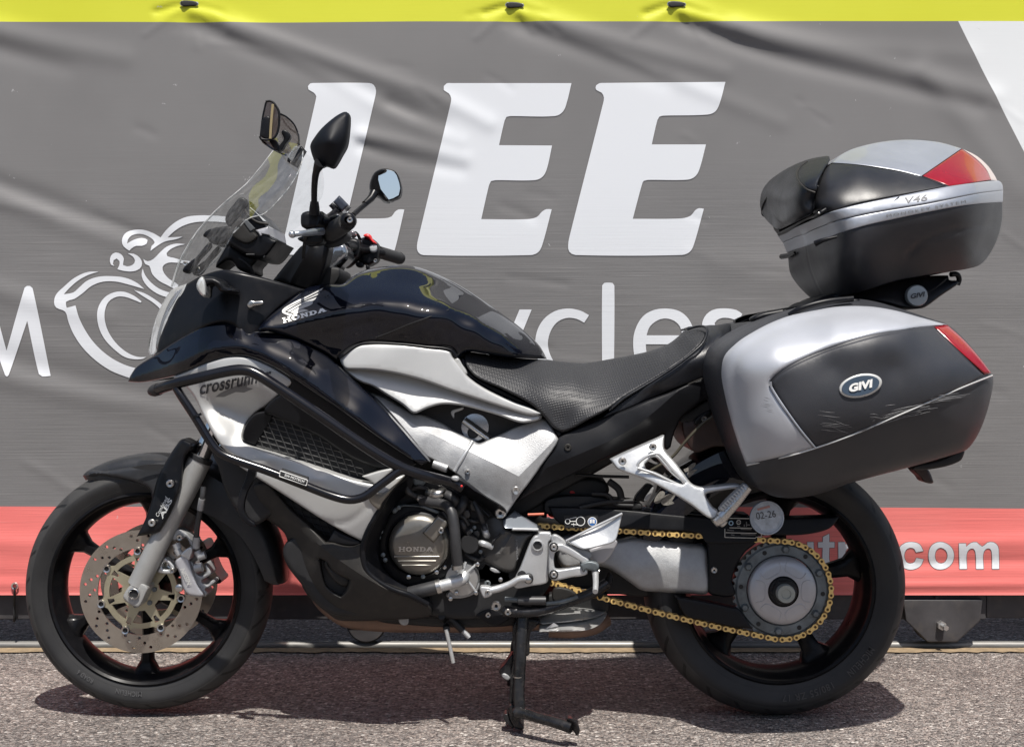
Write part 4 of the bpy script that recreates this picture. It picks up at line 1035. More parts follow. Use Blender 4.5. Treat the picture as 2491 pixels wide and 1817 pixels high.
decal_poly('stripe_decal', [F4((505, 715, 1), (560, 690), (628, 697, 1), (575, 720, 1))], uf, GDEC, off=-.0009)
decal_poly('stripe_decal', [F4((440, 655, 1), (560, 628, 1), (540, 655, 1), (505, 668, 1))], uf, SDEC, off=-.0008)
LC = [(*one(F4, 700, 1235), -.232), (*one(F4, 480, 1110), -.20), (*one(F4, 1000, 1290), -.250), (*one(F4, 1200, 1360), -.258), (*one(F4, 1500, 1195), -.245), (*one(F4, 1380, 1340), -.255), (*one(F4, 1262, 1575), -.238), (*one(F4, 1100, 1440), -.250), (*one(F4, 850, 1330), -.236)]
panel('lower_side_panel', F4((500, 1100), (700, 1170), (900, 1235), (1100, 1300), (1200, 1325), (1290, 1305), (1400, 1225), (1512, 1185, 1), (1450, 1255), (1372, 1350), (1320, 1430), (1288, 1520), (1264, 1578, 1), (1150, 1520), (1000, 1432), (850, 1335), (695, 1236, 1), (560, 1150)),
    LC, WHITE, roll=5, drop=.006, thick=.04, bumps=[(F4((880, 1380), (1000, 1450), (1150, 1470), (1260, 1400), (1330, 1310)), 7, .003)], copy=True)
panel('panel_rim', F4((1290, 1305), (1380, 1290), (1512, 1183), (1500, 1200), (1440, 1262), (1370, 1350), (1345, 1390)), -.262, ENGM, roll=4, drop=.006, thick=.02)
BELL = [(*one(H7, 0, 430), -.190), (*one(H7, 300, 640), -.214), (*one(H7, 585, 905), -.232), (*one(H7, 880, 920), -.244), (*one(H7, 240, 830), -.165), (*one(H7, 400, 1290), -.165), (*one(H7, 560, 1050), -.226), (*one(H7, 800, 1150), -.238), (*one(H7, 1150, 1300), -.240), (*one(H7, 700, 1400), -.215), (*one(H7, 700, 1545), -.150), (*one(H7, 1200, 1540), -.165), (*one(H7, 1100, 1430), -.225), (*one(H7, 1416, 1412), -.215), (*one(H7, 1440, 1495), -.18)]
scoop = H7((530, 1040, 1), (580, 1060), (640, 1140), (775, 1215, 1), (745, 1300), (705, 1345, 1), (640, 1310), (580, 1250), (548, 1140))
panel('belly_pan', H7((-70, 560), (-30, 440), (100, 425), (160, 480), (300, 640), (450, 772), (580, 905, 1), (640, 905), (720, 930), (800, 938), (882, 925), (885, 1000), (912, 1130), (1010, 1222), (1140, 1292), (1270, 1337), (1416, 1412), (1456, 1493), (1380, 1522), (1200, 1537), (1000, 1547), (800, 1552), (680, 1542), (600, 1490), (480, 1392), (400, 1292), (350, 1150), (290, 990), (240, 830), (100, 720), (-40, 640)),
    BELL, GREYP, roll=8, drop=.012, thick=.05, holes=[scoop], copy=True, lam=.04, step=8, creases=[(H7((60, 560), (330, 760), (600, 985), (900, 1190), (1150, 1330)), 40, -.010)], sharp=22)
slab('belly_core', NA((690, 1330), (780, 1300), (900, 1380), (1050, 1470), (1040, 1490), (880, 1498), (800, 1490), (740, 1430)), -.19, .19, DARK)
panel('scoop_liner', H7((570, 1050), (640, 1120), (780, 1200), (770, 1260), (700, 1260), (620, 1180)), -.216, GREYP, roll=8, drop=.01, thick=.01)
panel('lower_ledge', H7((650, 790, 1), (720, 830), (890, 905, 1), (882, 925), (800, 940), (700, 930), (600, 905, 1)), -.235, MATTE, roll=6, drop=.01, thick=.02, copy=True)
gs = []
poly = hermite_loop(H7((150, 490), (350, 580), (640, 760), (600, 880), (400, 740)), 8); c0 = np.array(one(H7, 400, 690))
for ang, sp, dy in ((15, 12.5, -.190), (68, 15.0, -.192)):
    dv = np.array([math.cos(R(ang)), math.sin(R(ang))]); nv = np.array([-dv[1], dv[0]])
    for k in range(-20, 21):
        e = clipped(c0 + nv * k * sp - dv * 300, c0 + nv * k * sp + dv * 300)
        if e is not None: gs.append(tube_geo([P(*e[0], dy), P(*e[1], dy)], .0010, 5, 0))
v, f = join(*gs); build('grille', v, f, DARK)
tube('cowl_edge', [(*one(H7, *p), y) for p, y in (((1262, 352), -.235), ((1130, 452), -.245), ((1040, 600), -.247), ((950, 765), -.247), ((893, 905), -.247), ((886, 1000), -.247), ((913, 1130), -.247), ((1010, 1226), -.247), ((1140, 1296), -.245), ((1270, 1340), -.24), ((1416, 1415), -.22))], .0062, BLACK, seg=10)
# inner cowl wall behind that edge
panel('inner_cowl', H7((1290, 340), (1150, 440), (1040, 600), (950, 765), (890, 905), (885, 1010), (915, 1140), (1010, 1230), (1280, 1345), (1420, 1415), (1420, 1340), (1150, 1220), (1040, 1100), (1010, 950), (1060, 780), (1150, 600), (1290, 460)),
    [(*one(H7, 900, 900), -.240), (*one(H7, 1040, 600), -.240), (*one(H7, 1000, 1220), -.240), (*one(H7, 1050, 950), -.185), (*one(H7, 1150, 600), -.185), (*one(H7, 1150, 1220), -.185), (*one(H7, 1400, 1340), -.19)], BLACK, roll=4, drop=.004, thick=.01)

SGLINT = glass('screen_glint_plastic', (.75, .78, .78), mix=.75)  # whitish plastic that paints the bright reflection along the screen
# ---------------------------------------------------------------- headlight, screen, dash
panel('headlight', F1((1252, 248, 1), (1150, 290), (1090, 378), (1040, 490), (1008, 610), (996, 700), (1008, 728), (1040, 722), (1068, 640), (1110, 520), (1175, 390), (1225, 310)),
    [(*one(F1, 1252, 248), -.108), (*one(F1, 1150, 290), -.035), (*one(F1, 1040, 490), -.02), (*one(F1, 996, 700), -.015), (*one(F1, 1050, 715), -.085), (*one(F1, 1110, 520), -.095), (*one(F1, 1175, 390), -.10)], LENSC, roll=5, drop=.01, thick=.01, copy=True)
for k in range(5):
    a = one(F1, 1215 - k * 12, 285 + k * 6); b = one(F1, 1105 - k * 14 + 20, 430 + k * 30)
    tube('lens_rib', [(a[0], a[1], -.101 + k * .012), (b[0], b[1], -.098 + k * .012)], .0014, SILVER, seg=6, smooth=0)
slab('headlight_bowl', F1((1235, 290), (1160, 330), (1090, 470), (1050, 620), (1050, 690), (1080, 660), (1150, 500), (1230, 380)), -.080, .080, M('headlight_inner', (.30, .30, .30), .25, .6), roll=4)
SCR = [(*one(H2, 60, 1640), 0.0), (*one(H2, 260, 1200), 0.0), (*one(H2, 550, 900), 0.0), (*one(H2, 760, 700), 0.0), (*one(H2, 930, 480), 0.0), (*one(H2, 1040, 395), -.01), (*one(H2, 300, 1535), -.120), (*one(H2, 480, 1370), -.150), (*one(H2, 590, 1180), -.165), (*one(H2, 760, 1000), -.165), (*one(H2, 1000, 800), -.17), (*one(H2, 1140, 600), -.15), (*one(H2, 1160, 460), -.12), (*one(H2, 420, 1240), -.10), (*one(H2, 700, 860), -.10), (*one(H2, 950, 600), -.085)]
panel('windscreen', H2((60, 1645, 1), (130, 1430), (260, 1205), (400, 1038), (550, 898), (690, 780), (760, 705), (850, 592), (935, 480), (1010, 405, 1), (1120, 420), (1185, 470), (1170, 600), (1090, 760), (980, 900), (850, 1020), (720, 1060), (620, 1130), (590, 1185), (530, 1290), (440, 1415), (300, 1538, 1)),
    SCR, SCREEN, thick=.0, roll=0, step=7, sharp=80, copy=True, lam=.05)
tube('screen_edge_glint', [(*one(H2, *p), d) for p, d in (((300, 1538), -.122), ((440, 1415), -.146), ((530, 1290), -.160), ((590, 1180), -.166), ((620, 1130), -.166))], .0016, CLEARP, seg=6, copy=True)
tube('screen_edge_glint', [(*one(H2, *p), -.002) for p in ((60, 1645), (130, 1430), (260, 1205), (400, 1038), (550, 898), (690, 780), (760, 705), (850, 592), (935, 480))], .0024, SGLINT, seg=6)  # painted reflection line along the screen's silhouette
tube('screen_edge_glint', [(*one(H2, *p), d) for p, d in (((590, 1185), -.166), (((720, 1062)), -.166), (((850, 1022)), -.166), ((980, 900), -.168), ((1090, 760), -.165), ((1170, 600), -.148), ((1185, 470), -.12))], .0014, SGLINT, seg=6)
screw(*one(H2, 178, 1445), -.07, 6)

panel('screen_mount', H2((330, 1205), (390, 1152), (560, 1126), (590, 1150), (520, 1268), (400, 1274), (368, 1232)), -.055, BLACK, thick=.03, roll=5, drop=.006, copy=True)
panel('screen_mount', H2((155, 1500), (230, 1420), (262, 1400), (380, 1268), (392, 1300), (300, 1405), (240, 1492), (190, 1530)), -.06, BLACK, thick=.02, roll=4, drop=.005, copy=True)
panel('screen_inner_panel', H2((520, 1060), (600, 930), (660, 880), (720, 930), (690, 1000), (600, 1120), (580, 1160)), -.05, BLACK, thick=.02, roll=5, drop=.006, copy=True)
slab('dash_housing', H2((585, 1150, 1), (690, 985), (720, 960), (860, 1100), (905, 1215), (975, 1250, 1), (860, 1390), (790, 1400), (700, 1375), (560, 1290), (530, 1270)), -.105, .105, BLACK, roll=8)
slab('dash_panel', H2((560, 1180), (640, 1050), (680, 1060), (780, 1180), (800, 1220), (720, 1280), (640, 1260)), -.112, -.08, GREYP, roll=6)
slab('dash_bezel', H2((770, 1160, 1), (890, 1125, 1), (905, 1210, 1), (800, 1190, 1)), -.108, .10, CAPM, roll=3)
tube('dash_trim', [(*one(H2, 690, 985), -.106), (*one(H2, 715, 1030), -.108), (*one(H2, 790, 1090), -.108), (*one(H2, 890, 1110), -.106)], .003, GREYP, seg=8)
panel('dash_glass', H2((705, 975, 1), (735, 965, 1), (870, 1085, 1), (830, 1090), (750, 1060)), -.095, LENSC, thick=.01, roll=3, drop=.003)
slab('dash_stalk', H2((560, 1290), (700, 1370), (800, 1400), (755, 1470), (750, 1530), (640, 1500), (560, 1420), (490, 1450), (440, 1480), (480, 1380)), -.06, .06, BLACK, roll=8)
slab('dash_button', H2((800, 1190), (830, 1180), (840, 1200), (812, 1212)), -.112, -.10, CAPM, roll=2)
panel('dash_facet', H2((668, 1080, 1), (700, 1066, 1), (775, 1145, 1), (735, 1172, 1)), -.1145, M('dash_grey', (.09, .095, .10), .35), thick=.002, roll=2, drop=.001, step=5)
for p0, p1 in (((700, 1370), (770, 1370)), ((850, 1395), (862, 1380))):
    tube('dash_screw', [(*one(H2, *p0), -.108), (*one(H2, *p1), -.108)], .0025, DARK, seg=8, smooth=0)
tube('dash_cable', [(*one(H2, 640, 1400), -.075), (*one(H2, 700, 1440), -.08), (*one(H2, 745, 1500), -.075), (*one(H2, 760, 1560), -.06)], .004, DARK, seg=8)
# smoked deflector clipped on the screen
DC = [(*one(H2, 830, 370), -.10), (*one(H2, 880, 60), -.10), (*one(H2, 970, 150), -.125), (*one(H2, 960, 340), -.125)]
panel('deflector_blade', H2((866, 62), (900, 54), (945, 85), (982, 150), (976, 300), (950, 370), (900, 392), (830, 380), (815, 360), (835, 220)), DC, SMOKE, thick=.0, step=6, sharp=80)
v, f = tube_geo([P(*one(H2, 868, 70), -.12), P(*one(H2, 840, 200), -.12), P(*one(H2, 822, 360), -.12)], .0022, 6); build('deflector_rim', v, f, BLACK)
tube('deflector_rim', [(*one(H2, *p), -.126) for p in ((866, 62), (915, 60), (960, 110), (981, 160), (974, 300), (945, 365), (895, 388), (828, 380), (816, 360))], .0026, BLACK, seg=8)
panel('deflector_body', H2((845, 205), (905, 195), (890, 380), (840, 370), (825, 350)), -.128, BLACK, thick=.02, roll=4, drop=.004)
tube('deflector_strip', [(*one(H2, 928, 85), -.130), (*one(H2, 915, 220), -.130), (*one(H2, 905, 380), -.130)], .0030, M('tan_strip', (.30, .24, .13), .4), seg=6)
panel('deflector_wing', H2((985, 165), (1040, 190), (1110, 260), (1145, 340), (1150, 440), (1090, 500), (1000, 500), (900, 460), (830, 380), (960, 370), (985, 300)), [(*one(H2, 985, 165), .10), (*one(H2, 1145, 340), .13), (*one(H2, 850, 380), -.1), (*one(H2, 1100, 480), -.02), (*one(H2, 980, 400), -.05)], SMOKE, thick=0, step=6, sharp=80)
tube('deflector_rim', [(*one(H2, 985, 165), .10), (*one(H2, 1045, 195), .11), (*one(H2, 1110, 260), .12), (*one(H2, 1145, 345), .12), (*one(H2, 1152, 430), .05)], .0022, BLACK, seg=6)
tube('deflector_rim', [(*one(H2, 820, 380), -.11), (*one(H2, 900, 450), -.09), (*one(H2, 970, 490), -.06), (*one(H2, 1040, 520), -.03)], .0022, BLACK, seg=6)
panel('deflector_arm', H2((900, 390), (945, 385), (975, 430), (985, 490), (950, 480), (915, 430)), -.10, BLACK, thick=.015, roll=3, drop=.003)
panel('deflector_hinge', H2((1000, 320), (1030, 305), (1075, 340), (1075, 375), (1040, 420), (990, 490), (970, 460), (1020, 380)), -.09, BLACK, thick=.015, roll=3, drop=.003)
panel('deflector_window', H2((945, 395), (985, 330), (1025, 355), (985, 440)), -.085, CLEARP, thick=.003)
panel('clamp_body', H2((1055, 545), (1095, 470), (1125, 440), (1160, 470), (1120, 530), (1095, 580)), -.11, CLEARP, thick=.02, roll=3, drop=.003)
panel('screen_clamp', H2((1048, 572, 1), (1060, 540), (1085, 575), (1165, 445), (1197, 470, 1), (1115, 612, 1)), -.125, BLACK, thick=.035, roll=4, drop=.006)

# indicator
panel('indicator', F1((1320, 270), (1330, 225), (1355, 202), (1400, 200), (1440, 205), (1490, 235), (1510, 268), (1570, 282), (1575, 300), (1530, 310), (1480, 302), (1440, 262), (1395, 262), (1382, 330), (1372, 338), (1340, 315)), -.275, BLACK, thick=.05, roll=9, drop=.02, step=5, copy=True)
panel('indicator_lens', F1((1316, 268), (1328, 222), (1352, 200), (1362, 205), (1378, 250), (1380, 325), (1370, 340), (1340, 318)), -.288, LENSC, thick=.04, roll=6, drop=.012, step=5, copy=True)
tube('indicator_stalk', [(*one(F1, 1520, 285), -.25), (*one(F1, 1560, 292), -.16)], .008, BLACK, seg=10, smooth=0, copy=True)
panel('fairing_clip', F1((1655, 385), (1680, 360), (1700, 365), (1765, 375), (1700, 400), (1670, 412)), -.222, STEEL, thick=.01, roll=3, drop=.003)
# ---------------------------------------------------------------- tank
TC = [(*one(G1, 105, 195), -.10), (*one(G1, 170, 150), -.08), (*one(G1, 260, 122), -.05), (*one(G1, 400, 107), -.05), (*one(G1, 510, 120), -.05), (*one(G1, 640, 168), -.035), (*one(G1, 760, 228), -.035), (*one(G1, 900, 318), -.035), (*one(G1, 1040, 418), -.035), (*one(G1, 1140, 500), -.05), (*one(G1, 1210, 570), -.04), (*one(G1, 1252, 645), -.01),
      (*one(F4, 930, 125), -.158), (*one(F4, 1040, 98), -.155), (*one(F4, 1150, 95), -.150), (*one(G1, 250, 212), -.142), (*one(G1, 400, 225), -.135), (*one(G1, 560, 268), -.135), (*one(G1, 760, 335), -.125), (*one(G1, 960, 440), -.11), (*one(G1, 1120, 545), -.09), (*one(G1, 1200, 625), -.07),
      (*one(F4, 660, 360), -.232), (*one(F4, 800, 250), -.205), (*one(F4, 830, 345), -.222), (*one(F4, 1000, 285), -.206), (*one(G1, 0, 388), -.206), (*one(G1, 130, 345), -.205), (*one(G1, 300, 322), -.202), (*one(G1, 450, 318), -.200), (*one(G1, 600, 338), -.196), (*one(G1, 690, 362), -.193), (*one(G1, 850, 432), -.182), (*one(G1, 1000, 522), -.165), (*one(G1, 1100, 605), -.145),
      (*one(G1, 60, 640), -.205), (*one(G1, 130, 590), -.196), (*one(G1, 400, 560), -.190), (*one(G1, 700, 592), -.180), (*one(G1, 880, 612), -.168), (*one(G1, 1000, 632), -.155), (*one(F4, 880, 420), -.210), (*one(F4, 1030, 492), -.206), (*one(G1, 250, 450), -.196), (*one(G1, 700, 480), -.186)]
tp, tf = panel('fuel_tank', F4((648, 362, 1), (700, 302), (800, 216), (920, 127), (1040, 98), (1140, 95)) + G1((105, 193), (170, 150), (260, 122), (400, 107), (510, 120), (640, 168), (760, 228), (900, 318), (1040, 418), (1140, 500), (1210, 570), (1252, 645, 1), (1150, 642), (1000, 632), (880, 613), (790, 603), (735, 635), (700, 592), (560, 577), (400, 563), (220, 557), (130, 590), (60, 642, 1)) + F4((1110, 545), (1030, 495), (880, 423), (740, 371)),
    TC, PAINT, thick=.0, step=6, sharp=75, mirror=True, lam=.02, bridge=.11, roll=9, drop=.018, creases=[(F4((720, 345), (830, 325), (1000, 285)) + G1((0, 388), (130, 345), (300, 322), (450, 318), (600, 338), (690, 362), (850, 432), (1000, 522), (1095, 600)), 46, -.009)])
tube('tank_seam', [(*one(G1, *p), float(tf(np.array(G1(p)))[0]) - .0012) for p in ((690, 362), (560, 410), (450, 450), (350, 492), (270, 522))], .0013, DARK, seg=6)
tube('tank_trim', [(*one(G1, *p), y) for p, y in (((60, 640), -.212), ((130, 588), -.203), ((205, 556), -.198), ((400, 560), -.196), ((560, 576), -.193), ((698, 594), -.188), ((735, 640), -.186))], .0032, BLACK, seg=8)
# maker's wing and name on the tank
feathers = [((1820, 0, 1), (1760, 75), (1700, 112), (1050, 440), (700, 610), (580, 700), (565, 760), (590, 790), (860, 880, 1), (740, 918, 1), (500, 815), (478, 770), (500, 710), (620, 610), (900, 450), (1300, 265)),
            ((1715, 148, 1), (1660, 220), (1100, 465), (700, 690), (590, 765, 1), (570, 735), (640, 660), (900, 535), (1250, 375)),
            ((1600, 305, 1), (1560, 370), (1460, 435), (1100, 560), (720, 785, 1), (640, 770, 1), (760, 690), (1050, 530), (1350, 400)),
            ((1450, 440, 1), (1490, 470), (1420, 560), (1200, 650), (820, 820, 1), (745, 800, 1), (900, 700), (1180, 540)),
            ((1150, 690, 1), (1240, 705), (1360, 745, 1), (1150, 790), (880, 870, 1), (835, 835, 1), (960, 770))]
decal_poly('wing_emblem', [J2(*f) for f in feathers], tf, WINGD, off=-.0012, step=3)
def slab_word(x0, y0, x1, y1, h0, h1, name, fld, mat, off):
    # HONDA in heavy slab letters: glyph boxes on a unit grid, baseline from (x0,y0) to (x1,y1), cap height h0..h1 px
    G = {'H': [[(0,0),(.78,0),(.78,.16),(.6,.16),(.6,.42),(1.4,.42),(1.4,.16),(1.22,.16),(1.22,0),(2,0),(2,.18),(1.8,.18),(1.8,.82),(2,.82),(2,1),(1.22,1),(1.22,.84),(1.4,.84),(1.4,.6),(.6,.6),(.6,.84),(.78,.84),(.78,1),(0,1),(0,.82),(.2,.82),(.2,.18),(0,.18)]],
         'N': [[(0,0),(.8,0),(.8,.18),(.6,.18),(.6,.62),(1.3,0),(1.75,0),(1.75,.82),(1.95,.82),(1.95,1),(1.15,1),(1.15,.82),(1.35,.82),(1.35,.45),(.75,1),(0,1),(0,.82),(.2,.82),(.2,.18),(0,.18)]],
         'A': [[(0,0),(.8,0),(.8,.18),(.68,.18),(.75,.3),(1.25,.3),(1.32,.18),(1.15,.18),(1.15,0),(2.1,0),(2.1,.18),(1.95,.18),(1.4,1),(.75,1),(.15,.18),(0,.18)]]}
    def arc(cx, cy, rx, ry, a, b, n=14): return [(cx + rx*math.cos(R(a+(b-a)*i/n)), cy + ry*math.sin(R(a+(b-a)*i/n))) for i in range(n+1)]
    O = (arc(1.0, .5, 1.0, .53, 0, 345, 24), arc(1.0, .5, .42, .27, 0, 345, 16))
    Dl = ([(0,0),(1.0,0)] + arc(1.0,.5,.9,.5,-90,90,12) + [(0,1),(0,.82),(.2,.82),(.2,.18),(0,.18)], [(.78,.2),(1.0,.2)] + arc(1.0,.5,.35,.3,-90,90,8) + [(.78,.8)])
    word = [(G['H'], None, 2.0), ([O[0]], O[1], 2.0), (G['N'], None, 1.95), ([Dl[0]], Dl[1], 1.9), (G['A'], None, 2.1)]
    tot = sum(w for *_, w in word) + .14 * 4; u = 0
    ex = np.array([x1 - x0, y1 - y0]) / tot
    n = np.array([ex[1], -ex[0]]) / np.linalg.norm(ex)
    for outs, hole, w in word:
        for o_ in outs:
            def tr(p): 
                t = (u + p[0]) / tot; h = h0 + (h1 - h0) * t
                q = np.array([x0, y0]) + ex * (u + p[0]) + n * p[1] * h; return (q[0], q[1], 1)
            decal_poly(name, [[tr(p) for p in o_]], fld, mat, off=off, step=50, holes=[[tr(p) for p in hole]] if hole else ())
        u += w + .14
a = one(J2, 525, 1150); b = one(J2, 1925, 765)
slab_word(a[0], a[1], b[0], b[1], 13.0, 9.5, 'brand_lettering', tf, WDEC, -.0026)

# ---------------------------------------------------------------- side cover under the tank
panel('air_cover', G1((85, 690), (250, 695), (400, 718), (550, 755), (700, 808), (850, 858), (1000, 905), (1130, 945), (1226, 958, 1), (1220, 987), (1130, 1011), (1080, 1006), (980, 971), (860, 936), (750, 911), (650, 906), (570, 926), (500, 956), (475, 952), (420, 906), (330, 851), (250, 801), (190, 781), (130, 745)),
    [(*one(G1, 90, 700), -.190), (*one(G1, 300, 720), -.176), (*one(G1, 600, 800), -.172), (*one(G1, 900, 890), -.168), (*one(G1, 1200, 965), -.168), (*one(G1, 250, 790), -.192), (*one(G1, 480, 940), -.196), (*one(G1, 650, 900), -.192), (*one(G1, 860, 930), -.186), (*one(G1, 1100, 1000), -.182)], WHITE, roll=7, drop=.012, thick=.05, copy=True)
panel('air_cover_top', G1((62, 640, 1), (95, 605), (130, 582), (200, 562), (400, 563), (560, 578), (695, 598), (708, 630), (730, 655), (765, 700), (800, 748), (900, 816), (1050, 886), (1150, 921), (1226, 957, 1), (1190, 968), (1130, 962), (1000, 922), (850, 874), (700, 825), (550, 771), (400, 732), (250, 709), (95, 705, 1), (72, 675)),
    [(*one(G1, 62, 640), -.206), (*one(G1, 200, 565), -.202), (*one(G1, 690, 600), -.190), (*one(G1, 400, 730), -.206), (*one(G1, 700, 825), -.200), (*one(G1, 1000, 922), -.190), (*one(G1, 1220, 957), -.180), (*one(G1, 1000, 860), -.186), (*one(G1, 300, 640), -.208)], WHITE, roll=6, drop=.008, thick=.04, copy=True)
panel('cover_lug', G1((722, 645, 1), (742, 640), (765, 675), (795, 730), (770, 722), (742, 700)), -.176, WHITE, roll=3, drop=.004, thick=.02)

# ---------------------------------------------------------------- aluminium frame spar
fp_, ff = panel('frame_spar', G1((232, 838, 1), (330, 872), (480, 962), (530, 967), (640, 1012), (720, 1062), (830, 1117), (860, 1132), (920, 1107), (1000, 1072), (1060, 1042), (1130, 1017), (1226, 987), (1262, 1012), (1312, 1092, 1), (1318, 1112), (1290, 1162), (1230, 1242), (1160, 1342), (1090, 1432), (1012, 1545, 1), (940, 1490), (830, 1400), (745, 1315), (690, 1275), (600, 1225), (555, 1200), (480, 1110), (380, 990), (290, 890)),
    [(*one(G1, 240, 845), -.150), (*one(G1, 480, 965), -.140), (*one(G1, 720, 1065), -.140), (*one(G1, 860, 1135), -.145), (*one(G1, 1060, 1045), -.146), (*one(G1, 1220, 990), -.140), (*one(G1, 400, 990), -.172), (*one(G1, 560, 1085), -.180), (*one(G1, 800, 1170), -.186), (*one(G1, 950, 1240), -.190), (*one(G1, 1085, 1310), -.186), (*one(G1, 1250, 1080), -.170), (*one(G1, 1305, 1100), -.150), (*one(G1, 600, 1215), -.176), (*one(G1, 830, 1390), -.182), (*one(G1, 1010, 1530), -.182), (*one(G1, 1180, 1290), -.170), (*one(G1, 1100, 1160), -.166)], ALU, roll=4, drop=.006, thick=.06, copy=True, step=7, sharp=14, lam=.06,
    creases=[(G1((330, 925, 1), (560, 1062, 1), (815, 1180, 1), (960, 1250, 1), (1090, 1318, 1), (1300, 1105, 1)), 75, -.015)])
tube('weld_bead', [(*one(G1, *p), float(ff(np.array(G1(p)))[0]) - .001) for p in ((822, 1120), (795, 1165), (765, 1215), (735, 1265), (722, 1288))], [.0045, .0038, .0046, .0038, .0044], ALUB, seg=8, smooth=3)
screw(*one(G1, 1073, 1398), -.190, 10.5, SCREWM); screw(*one(G1, 984, 1528), -.196, 13.5, STEEL)
disc_at('bolt_washer', *one(G1, 1073, 1398), -.184, [(14, .004), (14, -.002), (10, -.003)], ALU)
panel('frame_tab', G1((775, 1262), (818, 1262), (822, 1300), (800, 1316), (778, 1305)), -.190, ALU, thick=.012, roll=3, drop=.003, step=5); screw(*one(G1, 797, 1292), -.192, 6, STEEL)
# throttle body / thermostat seen through the opening
slab('throttle_cavity', G1((480, 960), (600, 915), (780, 915), (1000, 980), (1130, 1005), (1000, 1080), (860, 1140), (700, 1050)), -.10, .10, DARK, roll=3)
panel('thermostat_bracket', G1((702, 945), (745, 928), (775, 925), (745, 945), (722, 955), (718, 985), (708, 975)), -.128, ALUB, thick=.01, roll=2, drop=.002, step=4)
disc_at('thermostat_housing', *one(G1, 840, 1035), -.120, [(36, .04), (36, 0), (33, -.008), (20, -.010), (0, -.010)], M('satin_alloy', (.5, .52, .55), .25, .8))
disc_at('thermostat_cap', *one(G1, 828, 1068), -.132, [(14, .01), (14, 0), (11, -.004), (0, -.004)], DARK)
tube('throttle_rod', [(*one(G1, 770, 1000), -.135), (*one(G1, 915, 1105), -.135)], .006, STEEL, seg=10, smooth=0)
tube('throttle_rod', [(*one(G1, 785, 985), -.136), (*one(G1, 935, 1095), -.136)], .003, DARK, seg=8, smooth=0)
panel('throttle_plate', G1((880, 1000), (960, 1050), (985, 1078), (920, 1110), (860, 1060)), -.122, M('alloy_plate', (.45, .47, .5), .22, .85), thick=.02, roll=4, drop=.005)

# ---------------------------------------------------------------- seat
panel('rider_seat', G1((772, 628), (790, 606), (850, 612), (1000, 632), (1150, 646), (1250, 650)) + B6((580, 692), (700, 707), (820, 713), (950, 692), (1100, 665), (1200, 645), (1285, 618), (1350, 588), (1412, 543), (1442, 505), (1492, 491), (1540, 488), (1558, 512), (1528, 585), (1450, 662), (1350, 737), (1250, 802), (1150, 862), (1050, 922), (960, 990)) + G1((1470, 1005), (1400, 1045), (1340, 1068, 1), (1290, 1040), (1230, 970), (1150, 900), (1000, 820), (850, 750), (795, 692)),
    [(*one(G1, 780, 620), -.150), (*one(G1, 1000, 632), -.110), (*one(G1, 1250, 650), -.04), (*one(B6, 820, 713), -.03), (*one(B6, 1100, 665), -.03), (*one(B6, 1350, 588), -.03), (*one(B6, 1500, 491), -.03), (*one(G1, 850, 700), -.172), (*one(G1, 1150, 760), -.155), (*one(G1, 1400, 760), -.125), (*one(G1, 1250, 960), -.176), (*one(G1, 1340, 1060), -.174), (*one(G1, 1400, 900), -.172), (*one(B6, 1000, 800), -.10), (*one(B6, 1100, 880), -.168), (*one(B6, 1300, 760), -.162), (*one(B6, 1300, 690), -.12), (*one(B6, 1500, 620), -.150), (*one(B6, 1460, 560), -.10), (*one(B6, 1550, 520), -.09)],
    SEATM, roll=7, drop=.012, thick=.0, step=8, mirror=True, sharp=75, bridge=.075, bumps=[(B6((1300, 630), (1308, 680), (1290, 745)), 6, .004)])
sp_, sf = panel('passenger_seat', B6((1545, 489), (1640, 480), (1700, 472), (1705, 520), (1700, 580), (1650, 640), (1640, 720), (1590, 785, 1), (1500, 820), (1400, 858), (1250, 920), (1100, 987), (960, 1042), (900, 1065, 1), (955, 1000), (1050, 932), (1150, 872), (1250, 812), (1350, 747), (1450, 672), (1532, 592), (1562, 525)),
    [(*one(B6, 1545, 489), -.05), (*one(B6, 1700, 472), -.04), (*one(B6, 1640, 520), -.12), (*one(B6, 1600, 620), -.155), (*one(B6, 1650, 700), -.150), (*one(B6, 1500, 800), -.150), (*one(B6, 1250, 910), -.155), (*one(B6, 930, 1050), -.165), (*one(B6, 1250, 840), -.170), (*one(B6, 1450, 700), -.168)],
    LEATHER, roll=6, drop=.012, thick=0, step=8, mirror=True, sharp=75, bridge=.075)
panel('pillion_grip_panel', B6((1702, 472, 1), (1850, 455), (1980, 440), (2100, 430), (2100, 600), (1900, 600), (1700, 582, 1), (1707, 525)), [(*one(B6, 1702, 472), -.04), (*one(B6, 2100, 430), -.03), (*one(B6, 1702, 575), -.145), (*one(B6, 2100, 600), -.14), (*one(B6, 1850, 520), -.12)], SEATM, roll=4, drop=.006, thick=0, mirror=True)
tube('seat_piping', [(*one(B6, *p), y) for p, y in (((1440, 507), -.05), ((1495, 490), -.06), ((1545, 490), -.092), ((1562, 520), -.125), ((1532, 592), -.158), ((1450, 668), -.170), ((1350, 743), -.172), ((1250, 808), -.174), ((1150, 868), -.176), ((1050, 928), -.178), ((960, 1000), -.178))], .0026, LEATHER, seg=8, copy=True)
panel('seat_trim', G1((768, 640), (790, 695), (850, 755), (1000, 825), (1150, 905), (1230, 975), (1290, 1045), (1340, 1072), (1330, 1085), (1318, 1095, 1), (1268, 1008), (1222, 955), (1150, 918), (1050, 882), (900, 812), (800, 745), (765, 690)), -.164, BLACK, roll=4, drop=.004, thick=.02, copy=True)

